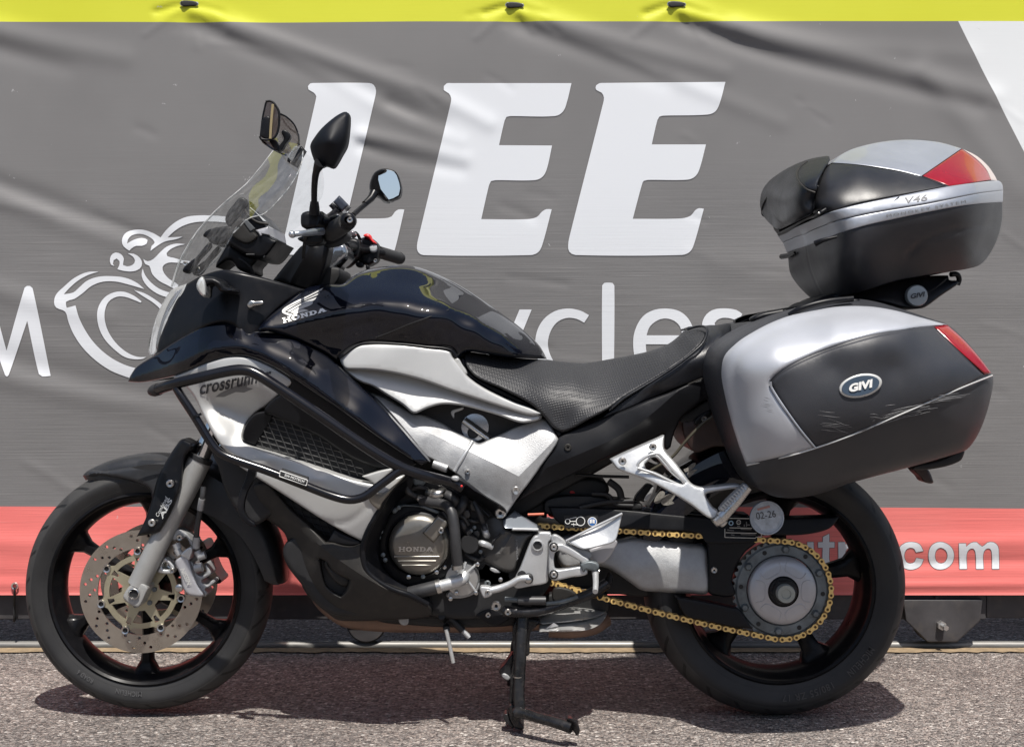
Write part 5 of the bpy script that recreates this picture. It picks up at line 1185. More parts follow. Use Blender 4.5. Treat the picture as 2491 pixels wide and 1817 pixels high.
# ---------------------------------------------------------------- tail cover
panel('tail_cover', G1((1318, 1095, 1), (1342, 1078, 1)) + J1((0, 955), (200, 885), (400, 800), (620, 720), (800, 640), (920, 590), (1048, 545, 1), (1100, 560), (1100, 760, 1), (960, 800), (850, 880), (740, 970), (700, 1040), (660, 1130), (625, 1270, 1), (580, 1295), (565, 1240), (560, 1135, 1), (420, 1200), (160, 1300), (0, 1365)) + G3((60, 905), (0, 935)) + G1((1300, 1352), (1180, 1410), (1080, 1462, 1), (1160, 1342), (1235, 1240), (1295, 1165)),
    [(*one(G1, 1325, 1090), -.166), (*one(G1, 1160, 1350), -.150), (*one(G1, 1090, 1455), -.150), (*one(G1, 1300, 1350), -.150), (*one(J1, 0, 960), -.160), (*one(J1, 620, 725), -.156), (*one(J1, 1040, 550), -.152), (*one(J1, 0, 1210), -.176), (*one(J1, 400, 1000), -.178), (*one(J1, 700, 760), -.166), (*one(J1, 800, 650), -.158), (*one(J1, 200, 1050), -.174), (*one(J1, 300, 1200), -.150), (*one(J1, 540, 1120), -.150), (*one(J1, 800, 850), -.150), (*one(J1, 1050, 740), -.146), (*one(G1, 1330, 1180), -.176), (*one(J1, 600, 1270), -.14)],
    MATTE, roll=5, drop=.006, thick=.03, step=8, copy=True, sharp=18, lam=.04, creases=[(G1((1130, 1420, 1), (1250, 1270, 1)) + J1((0, 1215, 1), (280, 1060, 1), (480, 900, 1), (690, 715, 1)), 60, -.014)])
screw(*one(G1, 1372, 1152), -.180, 9, GREYP); 
tube('cover_edge', [(*one(J1, *p), y) for p, y in (((800, 642), -.162), ((920, 592), -.160), ((1048, 547), -.158))], .0018, GREYP, seg=6)
# grab rail above the tail
panel('grab_rail', G3((890, 162), (930, 130), (1010, 112), (1100, 95), (1200, 78), (1300, 60), (1300, 110), (1150, 120), (1050, 150), (960, 160)), -.13, BLACK, thick=.03, roll=8, drop=.01, copy=True)

# ---------------------------------------------------------------- engine
c = one(H3, 560, 820)
disc_at('engine_case', c[0], c[1], -.165, [(104, .05), (104, 0), (100, -.008), (90, -.010), (80, -.010), (78, 0)], BLACK, seg=64)
disc_at('clutch_cover', c[0] + 1, c[1] + 1, -.190, [(76, .02), (74, .0), (70, -.008), (60, -.0125), (45, -.015), (20, -.0165), (0, -.017)], ENGM, seg=72, sharp=50)
disc_at('cover_ring', c[0], c[1], -.176, [(80, .01), (80, -.012), (76, -.014), (73, -.006), (73, .01)], BLACK, seg=64)
for (x, y) in ((125, 675), (100, 738), (150, 942), (175, 1000), (445, 1195), (765, 1140), (330, 400), (215, 440), (610, 1190)):
    screw(*one(H3, x, y), -.192, 5.8, SPROCK if (x, y) not in ((765, 1140), (445, 1195)) else STEEL, socket=False)
for i, (x0, x1, y) in enumerate(((280, 795, 962), (325, 755, 1012), (370, 700, 1062))):
    a = one(H3, x0, y); b = one(H3, x1, y)
    tube('cover_rib', [(a[0], a[1], -.204 + .001 * i), ((a[0] + b[0]) / 2, a[1], -.2065 + .001 * i), (b[0], b[1], -.203 + .001 * i)], .0026, ENGM, seg=10)
a = one(H3, 330, 902); b = one(H3, 725, 902)
slab_word(a[0], a[1], b[0], b[1], 11.5, 11.5, 'cover_lettering', -.2062, STEEL, -.0015)
panel('cover_boss', H3((600, 690, 1), (780, 490, 1), (890, 560), (885, 610), (730, 805, 1)), -.215, ENGM, thick=.025, roll=5, drop=.006, step=5)
screw(*one(H3, 815, 660), -.222, 8, STEEL)
panel('cover_step', H3((800, 780), (880, 745, 1), (885, 850), (850, 960), (760, 1080), (690, 1110), (790, 960)), -.199, ENGM, thick=.01, roll=4, drop=.004, step=5)
panel('front_lug', H3((235, 330), (258, 315), (275, 345), (255, 365)), -.19, ENGM, thick=.02, roll=2, drop=.002, step=4)
panel('case_flange', H3((300, 395), (380, 370), (600, 380), (620, 372), (800, 445), (770, 470), (600, 405), (450, 385), (360, 395), (280, 470), (255, 430)), -.186, SPROCK, thick=.015, roll=3, drop=.003, step=5)
tube('coolant_hose', [(*one(H3, 590, 320), -.175), (*one(H3, 700, 340), -.185), (*one(H3, 850, 370), -.20), (*one(H3, 930, 440), -.215), (*one(H3, 965, 600), -.222), (*one(H3, 985, 850), -.222), (*one(H3, 1010, 1090), -.215)], .0118, HOSE, seg=18)
tube('hose_collar', [(*one(H3, 560, 290), -.175), (*one(H3, 760, 345), -.188)], .0085, STEEL, seg=14, smooth=0)
tube('hose_clamp', [(*one(H3, 1005, 1060), -.215), (*one(H3, 1010, 1105), -.215)], .0130, STEEL, seg=18, smooth=0)
tube('coolant_fitting', [(*one(H3, 660, 225), -.17), (*one(H3, 720, 245), -.18)], .0085, STEEL, seg=14, smooth=0)
tube('coolant_fitting', [(*one(H3, 715, 240), -.18), (*one(H3, 790, 250), -.185), (*one(H3, 840, 215), -.17)], .0115, STEEL, seg=16)
disc_at('cam_plug', *one(H3, 565, 85), -.165, [(16, .02), (16, 0), (13, -.003), (12, 0), (0, 0)], SPROCK)
disc_at('pump_cover', *one(H3, 1055, 1215), -.165, [(43, .03), (43, -.004), (39, -.010), (24, -.012), (0, -.013)], M('pump_alloy', (.48, .48, .47), .3, .8, var=.1, vscale=25, grime=.1), seg=40)
panel('pump_foot', H3((870, 1400), (900, 1430), (1030, 1440), (1180, 1400), (1250, 1330), (1240, 1250), (1110, 1260), (1000, 1300)), -.172, ALU, thick=.03, roll=4, drop=.005, step=6)
for a, b in (((1120, 1140), (1230, 1040)), ((1130, 1250), (1220, 1370)), ((1000, 1130), (940, 1060)), ((1060, 1150), (1100, 1020))):
    tube('pump_rib', [(*one(H3, *a), -.180), (*one(H3, *b), -.176)], .003, ALUB, seg=8, smooth=0)
for p in ((1220, 1378), (925, 1445), (1235, 1050), (855, 1080), (990, 1380)): screw(*one(H3, *p), -.182, 5.5, STEEL, socket=False)
tube('water_pipe', [(*one(H3, 800, 1300), -.195), (*one(H3, 920, 1270), -.195), (*one(H3, 1060, 1220), -.192), (*one(H3, 1090, 1160), -.185)], [.0125, .0125, .0135, .012], ALUB, seg=18)
tube('water_hose', [(*one(H3, 455, 1385), -.19), (*one(H3, 600, 1350), -.195), (*one(H3, 800, 1300), -.195)], .0150, HOSE, seg=18)
tube('hose_clamp', [(*one(H3, 765, 1310), -.195), (*one(H3, 815, 1296), -.195)], .0162, STEEL, seg=18, smooth=0)
disc_at('pulse_cover', *one(H3, 1148, 815), -.180, [(24, .03), (24, -.002), (21, -.006), (0, -.006)], DARK, seg=32)
for p in ((1060, 830), (1240, 810), (1200, 628), (1270, 905), (1160, 668)): screw(*one(H3, *p), -.178, 5, SPROCK, socket=False)
panel('sprocket_cover', H3((1290, 590), (1380, 490), (1530, 520), (1560, 620), (1640, 680), (1800, 690), (1872, 705), (1800, 770), (1700, 1000), (1640, 1130), (1500, 1110), (1400, 1060), (1270, 985), (1250, 800)), [(*one(H3, 1290, 600), -.150), (*one(H3, 1530, 520), -.160), (*one(H3, 1800, 700), -.170), (*one(H3, 1640, 1120), -.172), (*one(H3, 1270, 980), -.150), (*one(H3, 1500, 850), -.172)], CASTG, thick=.03, roll=8, drop=.01, bumps=[(H3((1270, 960), (1420, 940), (1520, 900), (1640, 700), (1600, 670), (1500, 700), (1420, 760)), 5, -.006)])
decal_text('cover_lettering', 'HONDA', one(H3, 1688, 885), 50, 5, -88, -.175, GDEC, bold=.02)
panel('gearbox_side', H3((1260, 1010), (1400, 1060), (1560, 1120), (1650, 1150), (1640, 1280), (1450, 1300), (1270, 1290)), -.150, ENGM, thick=.02, roll=5, drop=.008)
screw(*one(H3, 1500, 1225), -.155, 6, STEEL, socket=False); screw(*one(H3, 1350, 1270), -.150, 8, SPROCK)
panel('case_bracket', H3((1375, 1095), (1440, 1100), (1500, 1145), (1480, 1150), (1420, 1140)), -.16, ALU, thick=.01, roll=2, drop=.002, step=4)
for pts, r, m in ((((1040, 560), (1070, 600), (1100, 660), (1140, 690)), .006, HOSE), (((1200, 330), (1260, 470), (1300, 580), (1320, 650), (1340, 720)), .0065, HOSE), (((1310, 600), (1330, 690), (1345, 720)), .0075, ALU), (((1250, 800), (1300, 810), (1400, 850)), .0068, ALUB),
                  (((990, 470), (1060, 380), (1080, 290)), .010, HOSE), (((870, 250), (960, 300), (1000, 360)), .011, HOSE), (((1400, 840), (1420, 780), (1500, 700)), .003, DARK)):
    tube('clutch_line' if r > .006 else 'cable', [(*one(H3, *p), -.175 - .01 * (i % 2)) for i, p in enumerate(pts)], r, m, seg=10)
panel('connector', H3((1005, 290), (1040, 280), (1065, 340), (1030, 350)), -.18, BLACK, thick=.02, roll=3, drop=.003, step=4)
panel('relay_box', H3((870, 270), (960, 230), (980, 290), (930, 370), (880, 350)), -.17, BLACK, thick=.02, roll=3, drop=.003, step=4)

for pts, r, m in ((((1075, 60), (1130, 130), (1200, 230), (1230, 300)), .005, HOSE), (((480, 190), (560, 160), (660, 200)), .006, HOSE), (((1090, 300), (1180, 330), (1290, 420), (1370, 500)), .004, HOSE), (((420, 160), (440, 220), (520, 270), (580, 290)), .007, CASTG),
                  (((1010, 480), (1080, 520), (1130, 600)), .0045, CASTG), (((1100, 930), (1180, 980), (1260, 1000), (1300, 960)), .005, HOSE), (((1130, 540), (1190, 560), (1260, 560)), .004, CASTG)):
    tube('wiring_loom', [(*one(H3, *p), -.158 - .006 * (i % 2)) for i, p in enumerate(pts)], r, m, seg=8)
for q in (((1075, 440), (1130, 430), (1150, 500), (1090, 520)), ((1150, 350), (1210, 340), (1230, 420), (1170, 430)), ((900, 1090), (960, 1070), (975, 1120), (910, 1150)), ((1180, 690), (1240, 660), (1260, 720), (1210, 760))):
    panel('harness_plug', H3(*q), -.166, CASTG, thick=.02, roll=2, drop=.003, step=4)
# ---------------------------------------------------------------- crash bars
CB = dict(seg=16)
tube('crash_bar', [(*one(F4, 75, 703), -.235), (*one(F4, 180, 668), -.285), (*one(F4, 330, 632), -.300), (*one(F4, 470, 600), -.302), (*one(F4, 560, 590), -.303), (*one(F4, 630, 605), -.305), (*one(F4, 740, 670), -.308), (*one(F4, 1000, 843), -.308), (*one(F4, 1300, 1048), -.300), (*one(F4, 1480, 1150), -.290), (*one(F4, 1620, 1200), -.275)] + [(*one(G1, 700, 1355), -.235), (*one(G1, 760, 1385), -.225)], .0118, BARM, copy=True, **CB)
tube('crash_bar_cap', [(*one(F4, 47, 712), -.215), (*one(F4, 62, 707), -.228), (*one(F4, 85, 700), -.238)], [.0105, .0132, .0135], RUBBER, seg=16, copy=True)
tube('crash_bar_brace', [(*one(F4, 185, 690), -.285), (*one(F4, 215, 740), -.290), (*one(F4, 300, 870), -.292), (*one(F4, 380, 1000), -.293), (*one(F4, 430, 1060), -.294), (*one(F4, 510, 1100), -.295), (*one(F4, 700, 1165), -.298), (*one(F4, 900, 1243), -.300), (*one(F4, 1080, 1312), -.300), (*one(F4, 1180, 1334), -.300), (*one(F4, 1260, 1318), -.300), (*one(F4, 1340, 1262), -.298), (*one(F4, 1490, 1150), -.292)], .0092, BARM, copy=True, **CB)
tube('brace_joint', [(*one(F4, 300, 848), -.292), (*one(F4, 306, 860), -.292)], .0112, BLACK, seg=16, smooth=0)
ax = one(F4, 855, 1211)
tube('maker_plate', [(*one(F4, 785, 1185), -.3035), (*one(F4, 935, 1236), -.3055)], .0125, DARK, seg=16, smooth=0)
decal_text('plate_lettering', 'SW-MOTECH', (ax[0] + 4, ax[1]), 50, 6.5, -18.5, -.3185, WDEC, bold=.015)
pl = [one(F4, 783, 1168), one(F4, 940, 1222), one(F4, 932, 1253), one(F4, 778, 1200)]
for p, q in zip(pl, pl[1:] + pl[:1]): tube('plate_border', [(*p, -.3165), (*q, -.3165)], .0008, WDEC, seg=5, smooth=0)
panel('bar_bracket', F4((600, 1150, 1), (645, 1155, 1), (640, 1200), (590, 1300), (575, 1390), (600, 1440), (640, 1480), (600, 1480), (555, 1440), (538, 1385), (545, 1310), (580, 1220)), -.280, BLACK, roll=3, drop=.004, thick=.012, step=5, copy=True)
panel('bar_mount', H3((960, 70), (1050, 70), (1330, 275), (1530, 400), (1570, 470), (1520, 530), (1440, 510), (1380, 440), (1250, 350), (1050, 235), (960, 190)), [(*one(H3, 960, 130), -.215), (*one(H3, 1500, 470), -.186), (*one(H3, 1250, 300), -.205)], BLACK, roll=5, drop=.005, thick=.02, step=6, copy=True)
screw(*one(G1, 984, 1528), -.200, 13.5, STEEL)
panel('bar_clamp', H3((930, 60), (980, 40), (1020, 60), (1010, 95), (960, 90)), -.25, ALU, thick=.02, roll=3, drop=.003, step=4)
screw(*one(H3, 1052, 152), -.25, 3.0, REDP, socket=False)
tube('spar_link', [(*one(G1, 600, 1245), -.18), (*one(G1, 680, 1275), -.185)], .009, ALU, seg=12, smooth=0)
# ---------------------------------------------------------------- footpeg hanger, pedals
panel('peg_plate', H4((733, 432, 1), (835, 433), (872, 442), (874, 520), (845, 548), (844, 960), (815, 1003), (640, 1036), (510, 1060), (462, 1042), (470, 960), (530, 830), (600, 650), (650, 530), (690, 478), (728, 465)), -.195, ALUB, thick=.016, roll=4, drop=.004, step=6, copy=True)
disc_at('pivot_ring', *one(H4, 723, 580), -.1965, [(14.5, .004), (14.5, -.003), (11.5, -.004), (10, 0)], ALU); disc_at('pivot_bore', *one(H4, 723, 580), -.1972, [(10, 0), (0, .0004)], DARK, seg=6)
panel('peg_hanger', H4((905, 545), (950, 565), (1000, 560), (1275, 720), (1300, 760), (1240, 800), (1200, 760), (965, 640), (915, 670), (915, 830), (955, 850), (1195, 815, 1), (1275, 845), (1270, 905), (1100, 935), (905, 970), (858, 930), (850, 880), (850, 620), (862, 570)), -.222, ALUB, thick=.02, roll=4, drop=.005, step=6, copy=True)
for p in ((905, 598), (905, 905)):
    disc_at('bolt_washer', *one(H4, *p), -.226, [(11, .003), (11, -.001), (8, -.001)], DARK); screw(*one(H4, *p), -.229, 7.6, SCREWM)
panel('heel_guard', H4((1042, 532, 1), (1110, 490), (1672, 222, 1), (1655, 300), (1605, 500), (1570, 545), (1480, 575), (1250, 624), (1180, 605)), [(*one(H4, 1050, 532), -.212), (*one(H4, 1670, 225), -.218), (*one(H4, 1250, 620), -.232), (*one(H4, 1550, 540), -.228), (*one(H4, 1350, 450), -.214)], ALUB, thick=.006, roll=4, drop=.004, step=6, copy=True)
tube('guard_rim', [(*one(H4, 1042, 530), -.216), (*one(H4, 1350, 378), -.219), (*one(H4, 1670, 224), -.221)], .0028, ALUB, seg=8, smooth=0)
panel('guard_shank', H4((900, 460), (1000, 500), (1060, 560), (1150, 600), (1300, 640), (1330, 700), (1290, 740), (1200, 690), (1000, 580), (880, 540)), -.205, ALU, thick=.012, roll=4, drop=.004, step=6)
panel('guard_back', H4((1300, 640), (1420, 585), (1600, 520), (1560, 660), (1480, 760), (1400, 780), (1330, 740)), -.170, CAPM, thick=.01, roll=4, drop=.004, step=6)
panel('peg_knuckle', H4((1205, 790), (1290, 755), (1380, 770), (1410, 800), (1400, 850), (1320, 860), (1260, 850), (1240, 880), (1210, 830)), -.230, SPROCK, thick=.03, roll=4, drop=.006, step=5)
tube('foot_peg', [(*one(H4, 1366, 868), -.215), (*one(H4, 1372, 940), -.235), (*one(H4, 1374, 1000), -.255), (*one(H4, 1368, 1095), -.285)], [.0075, .0066, .0062, .0058], ALUB, seg=12, smooth=0)
tube('peg_collar', [(*one(H4, 1330, 862), -.215), (*one(H4, 1415, 868), -.215)], .0045, STEEL, seg=10, smooth=0)
tube('gear_lever', [(*one(H4, 160, 1090), -.205), (*one(H4, 290, 1060), -.205), (*one(H4, 420, 1010), -.207), (*one(H4, 520, 955), -.208), (*one(H4, 625, 945), -.208)], [.0080, .0080, .0072, .0072, .0085], ALUB, seg=14)
panel('lever_clamp', H4((80, 1050), (110, 1035), (200, 1050), (225, 1090), (205, 1140), (130, 1165), (100, 1130)), -.212, ALUB, thick=.02, roll=4, drop=.005, step=5); screw(*one(H4, 163, 1103), -.214, 6, STEEL)
disc_at('lever_pivot', *one(H4, 622, 950), -.205, [(12, .02), (12, -.004), (9, -.006), (0, -.006)], DARK); screw(*one(H4, 622, 968), -.214, 8, STEEL, socket=False)
disc_at('lever_slot', *one(H4, 548, 912), -.1965, [(11, 0), (0, .0004)], DARK)
panel('chain_shroud', H4((338, 300, 1), (465, 200, 1), (722, 362, 1), (728, 405, 1), (440, 392), (352, 378)), [(*one(H4, 338, 300), -.180), (*one(H4, 465, 200), -.150), (*one(H4, 725, 370), -.175), (*one(H4, 440, 390), -.196)], M('bluish_alloy', (.30, .33, .37), .3, .6, .2), thick=.02, roll=3, drop=.003, step=5)
tube('shroud_lip', [(*one(H4, 440, 398), -.198), (*one(H4, 728, 402), -.180)], .0032, ALUB, seg=8, smooth=0)
tube('oil_tag', [(*one(H4, 615, 236), -.155), (*one(H4, 795, 230), -.155)], .0028, M('orange_sleeve', (.55, .12, .06), .4), seg=8, smooth=0)

# ---------------------------------------------------------------- swingarm, hub, chain
panel('swingarm', G4((150, 480), (300, 470), (465, 488), (560, 472), (700, 487), (850, 508), (962, 530), (978, 640), (978, 782), (870, 791), (700, 782), (600, 772), (540, 732), (450, 672), (385, 642), (300, 640), (150, 640)),
    [(*one(G4, 200, 500), -.083), (*one(G4, 200, 630), -.083), (*one(G4, 600, 480), -.081), (*one(G4, 600, 640), -.113), (*one(G4, 800, 520), -.088), (*one(G4, 830, 650), -.113), (*one(G4, 970, 650), -.098), (*one(G4, 700, 780), -.091), (*one(G4, 970, 540), -.083)], ALU, roll=12, drop=.02, thick=.08, lam=.03)
panel('hub_carrier', G4((958, 478, 1), (1240, 492), (1180, 560), (1130, 640), (1108, 720), (1120, 800), (1000, 800), (976, 782), (976, 640), (972, 540)), -.105, MATTE, roll=6, drop=.008, thick=.06)
screw(*one(G4, 1007, 660), -.108, 8, STEEL)
panel('chain_guard', G4((78, 305, 1), (300, 312), (540, 325), (720, 345), (1000, 368), (1300, 372), (1706, 362, 1), (1692, 388), (1642, 432), (1500, 462), (1255, 470), (1245, 500), (1000, 512), (958, 500), (925, 455), (700, 436), (480, 424), (240, 420), (162, 408), (112, 372)),
    [(*one(G4, 80, 306), -.100), (*one(G4, 540, 325), -.100), (*one(G4, 1000, 368), -.100), (*one(G4, 1700, 364), -.098), (*one(G4, 160, 350), -.110), (*one(G4, 160, 405), -.110), (*one(G4, 600, 370), -.110), (*one(G4, 600, 425), -.110), (*one(G4, 1000, 400), -.110), (*one(G4, 960, 475), -.110), (*one(G4, 1640, 400), -.106), (*one(G4, 1500, 455), -.106)], MATTE, roll=4, drop=.004, thick=.05, sharp=50)
panel('swingarm_top', G4((540, 300), (720, 318), (1000, 345), (1200, 350), (1200, 372), (1000, 368), (720, 346), (540, 326)), -.085, PAINT, roll=4, drop=.005, thick=.06)
panel('lower_chain_guard', G4((790, 808, 1), (960, 836), (1100, 866), (1145, 878), (1190, 940), (1222, 988, 1), (1100, 976), (950, 942), (860, 922), (822, 880)), -.117, MATTE, roll=5, drop=.006, thick=.03, copy=False)
# stickers on the guard
decal_poly('guard_sticker', [H4((1015, 245, 1), (1400, 245, 1), (1390, 385, 1), (1030, 385, 1))], -.1115, DARK, off=-.001)
def ring(name, px, py, y, r0, r1, mat): disc_at(name, px, py, y, [(r1, 0), (r0, 0)], mat)
ring('sticker_mark', *one(H4, 1060, 312), -.1140, 5, 6.6, WDEC); ring('sticker_mark', *one(H4, 1203, 310), -.1140, 9.6, 11.4, WDEC)
for a, b in (((1080, 283), (1160, 265)), ((1085, 312), (1150, 312)), ((1100, 345), (1170, 350)), ((1125, 330), (1128, 365))):
    tube('sticker_mark', [(*one(H4, *a), -.1140), (*one(H4, *b), -.1140)], .0008, WDEC, seg=5, smooth=0)
disc_at('sticker_mark', *one(H4, 1335, 315), -.1136, [(11.5, 0), (0, 0)], WDEC); disc_at('sticker_mark', *one(H4, 1335, 315), -.1142, [(9.3, 0), (0, 0)], BDEC)
decal_poly('sticker_mark', [H4((1305, 290, 1), (1330, 285, 1), (1330, 330, 1), (1305, 335, 1)), H4((1336, 285, 1), (1362, 290, 1), (1362, 335, 1), (1336, 330, 1))], -.1146, WDEC, off=-.0004)
# tyre pressure label
lab = (1335, 1245), (1390, 1250), (1390, 1130), (1625, 1140), (1625, 1250)
for a, b in (((1390, 1133), (1640, 1138)), ((1390, 1243), (1650, 1247)), ((1337, 1255), (1337, 1352)), ((1337, 1352), (1690, 1362)), ((1690, 1350), (1755, 1350)), ((1345, 1298), (1700, 1305)), ((1755, 1350), (1758, 1320))):
    tube('label_line', [(*one(H5, *a), -.1125), (*one(H5, *b), -.1125)], .0009, SDEC, seg=5, smooth=0)
ring('label_mark', *one(H5, 1408, 1190), -.1125, 3.5, 6, M('pale_blue_decal', (.3, .45, .6), .5)); ring('label_mark', *one(H5, 1495, 1180), -.1125, 4, 5.6, SDEC)
for a, b in (((1470, 1182), (1520, 1182)), ((1480, 1225), (1510, 1225)), ((1560, 1205), (1560, 1232)), ((1585, 1175), (1585, 1232)), ((1585, 1210), (1625, 1210)), ((1365, 1268), (1440, 1275)), ((1520, 1258), (1640, 1262)), ((1410, 1322), (1445, 1328)), ((1520, 1318), (1690, 1322))):
    tube('label_line', [(*one(H5, *a), -.1125), (*one(H5, *b), -.1125)], .0012, GDEC, seg=5, smooth=0)
# licence disc
tx = one(H5, 1820, 1130)
disc_at('tax_disc_holder', *tx, -.168, [(41.5, .006), (42, 0), (41, -.003), (38, -.003), (37.5, -.001)], CLEARP if False else TAXM, seg=48)
disc_at('tax_disc', *tx, -.1685, [(38, 0), (0, 0)], TAXM, seg=48)
decal_text('disc_lettering', '02-26', one(H5, 1808, 1095), 48, 17, 8, -.1690, KDEC, off=-.001, bold=-.006)
decal_poly('disc_print', [H5((1705, 1025, 1), (1850, 985, 1), (1858, 1010, 1), (1715, 1048, 1))], -.1688, M('faded_red_print', (.42, .22, .20), .5), off=-.0006)
decal_poly('disc_print', [H5((1680, 1070, 1), (1960, 1060, 1), (1985, 1130, 1), (1920, 1250, 1), (1760, 1270, 1), (1670, 1160, 1))], -.1686, M('pale_blue_print', (.45, .50, .56), .5, var=.3, vscale=60), off=-.0003)

# rear hub
hx = (one(G4, 1370, 757))
cc = RW
def hub(name, prof, mat, seg=64, sharp=35): return lathe(name, prof, cc, mat, 'cur', seg, sharp)
hub('sprocket_flange', [(.104, -.050), (.104, -.096), (.100, -.100), (.080, -.101), (.077, -.096)], SPROCK)
hub('hub_cap', [(.0765, -.096), (.076, -.105), (.073, -.111), (.055, -.115), (.0345, -.117)], CAPM, sharp=60)
hub('axle_nut', [(.030, -.112), (.0295, -.126), (.027, -.130), (.020, -.130)], DARK, 6)
hub('axle_seat', [(.033, -.114), (.030, -.119), (0, -.119)], DARK, 32)
hub('axle_end', [(.0205, -.125), (.0205, -.145), (.0190, -.148), (.011, -.148), (.010, -.145), (.0, -.145)], M('axle_grey', (.33, .35, .33), .4, .5), 32)
# embossed ribs of the cap
for k in range(6):
    a0 = 60 * k + 90
    pts = []
    for (r, da) in ((.066, -22), (.050, -25), (.043, -17), (.041, -8), (.041, 8), (.043, 17), (.050, 25), (.066, 22)):
        a = R(a0 + 30 + da); yy = -.1158 if r < .055 else -.1128
        pts.append(Vector((cc[0] + r * math.cos(a), yy - .0002, cc[1] + r * math.sin(a))))
    tube('cap_rib', pts, .0011, CAPM, seg=6, world=True, smooth=3)
# bolts and holes of the flange
for k in range(6):
    a = R(85 + 60 * k); r = .092
    lathe('flange_bolt', [(0, -.107), (.006, -.107), (.0095, -.103), (.0105, -.097)], (cc[0] + r * math.cos(a), cc[1] + r * math.sin(a)), SPROCK, seg=6)
    a = R(115 + 60 * k)
    lathe('flange_hole', [(0, -.1015), (.0052, -.1015)], (cc[0] + r * math.cos(a), cc[1] + r * math.sin(a)), DARK, seg=14)
# sprocket teeth
ts = []
nt = 43; out = []
for i in range(nt * 4):
    t = 2 * math.pi * i / (nt * 4); out.append(((.1115, .1115, .1055, .1055)[i % 4] * math.cos(t), (.1115, .1115, .1055, .1055)[i % 4] * math.sin(t)))
disc_plate('sprocket', RW, -.096, .006, np.array(out), [circ(.09, 48)], SPROCK, 'cur')
# drive chain
chain = build('drive_chain', [(0, 0, 0)], [], CHAINM)
bpy.data.meshes.remove(chain.data)
pc = P(1240, 1328, -.099); c1 = np.array([pc.x, pc.z]); r1 = .0500; c2 = np.array(RW); r2 = .1095
dv = c2 - c1; Ld = np.linalg.norm(dv); base = math.atan2(dv[1], dv[0]); al = math.acos((r1 - r2) / Ld)
def pt(c, r, a): return np.array([c[0] + r * math.cos(a), c[1] + r * math.sin(a)])
path = []
aT, aB = base + al, base - al
sag_n = 60
t1a, t2a = pt(c1, r1, aT), pt(c2, r2, aT); t1b, t2b = pt(c1, r1, aB), pt(c2, r2, aB)
for i in range(sag_n): path.append(t1a + (t2a - t1a) * i / sag_n)
a = aT
nA = 80
span = (aT - aB)
for i in range(nA): path.append(pt(c2, r2, aT - (2 * math.pi - (2 * math.pi - span)) * i / nA if False else aT - span * i / nA))
for i in range(sag_n):
    t = i / sag_n; q = t2b + (t1b - t2b) * t; q[1] -= .010 * 4 * t * (1 - t); path.append(q)
rem = 2 * math.pi - span
for i in range(40): path.append(pt(c1, r1, aB - rem * i / 40))
path = np.array(path + [path[0]])
sg = np.linalg.norm(np.diff(path, axis=0), axis=1); cum = np.concatenate([[0], np.cumsum(sg)])
NL = int(round(cum[-1] / .0163)); NL += NL % 2; pitch = cum[-1] / NL
pos = np.stack([np.interp(np.arange(NL) * pitch, cum, path[:, k]) for k in (0, 1)], 1)
def link_mesh_data(name, w, yo, gold):
    bm = bmesh.new()
    prof = []
    for s in (1, -1):
        for i in range(9):
            a = R(-90 + 180 * i / 8) + (0 if s > 0 else math.pi)
            rr = .0064
            prof.append((s * pitch / 2 + rr * math.cos(a), rr * math.sin(a)))
        prof.append((s * .000 , .0040 * s))
    pr = prof[:9] + [(0, .0042)] + prof[10:19] + [(0, -.0042)]
    for y in (-yo, yo):
        lo = [bm.verts.new((p[0], y - .0009, p[1])) for p in pr]; hi = [bm.verts.new((p[0], y + .0009, p[1])) for p in pr]
        bm.faces.new(lo); bm.faces.new(list(reversed(hi)))
        for i in range(len(pr)):
            j = (i + 1) % len(pr); bm.faces.new((lo[j], lo[i], hi[i], hi[j]))
    n0 = len(bm.faces)
    if gold:
        for s in (-1, 1):
            g = []
            for y in (-yo - .0022, yo + .0022):
                g.append([bm.verts.new((s * pitch / 2 + .0030 * math.cos(R(45 * i)), y, .0030 * math.sin(R(45 * i)))) for i in range(8)])
            bm.faces.new(list(g[0])); bm.faces.new(list(reversed(g[1])))
            for i in range(8): bm.faces.new((g[0][(i + 1) % 8], g[0][i], g[1][i], g[1][(i + 1) % 8]))
    me = bpy.data.meshes.new(name); bm.faces.ensure_lookup_table()
    for k, f in enumerate(bm.faces): f.material_index = 1 if k >= n0 else 0
    bm.to_mesh(me); bm.free()
    return me
LO = link_mesh_data('chain_link', 0, .0082, True); LI = link_mesh_data('chain_link_inner', 0, .0056, False)
LO.materials.append(CHAINM); LO.materials.append(CHAIND)
DULL = M('dull_gold_chain', (.22, .14, .06), .5, .55, var=.4, vscale=30, grime=.4)
LI.materials.append(DULL)
ch = bpy.data.objects.new('drive_chain', None); COL.objects.link(ch); bpy.data.objects.remove(ch)
CH = None
for k in range(NL):
    a = pos[k]; b = pos[(k + 1) % NL]; m = (a + b) / 2; an = math.atan2(b[1] - a[1], b[0] - a[0])
    o = bpy.data.objects.new('drive_chain' if CH is None else 'link', LO if k % 2 == 0 else LI); COL.objects.link(o)
    M4 = Matrix.Translation((m[0], -.097, m[1])) @ Matrix.Rotation(-an, 4, 'Y')
    if CH is None:
        CH = o; o.parent = BIKE; o.matrix_local = M4; inv = M4.inverted()
    else:
        o.parent = CH; o.matrix_local = inv @ M4
lathe('drive_sprocket', [(.0, -.090), (.047, -.090), (.047, -.084), (0, -.084)], tuple(c1), SPROCK)

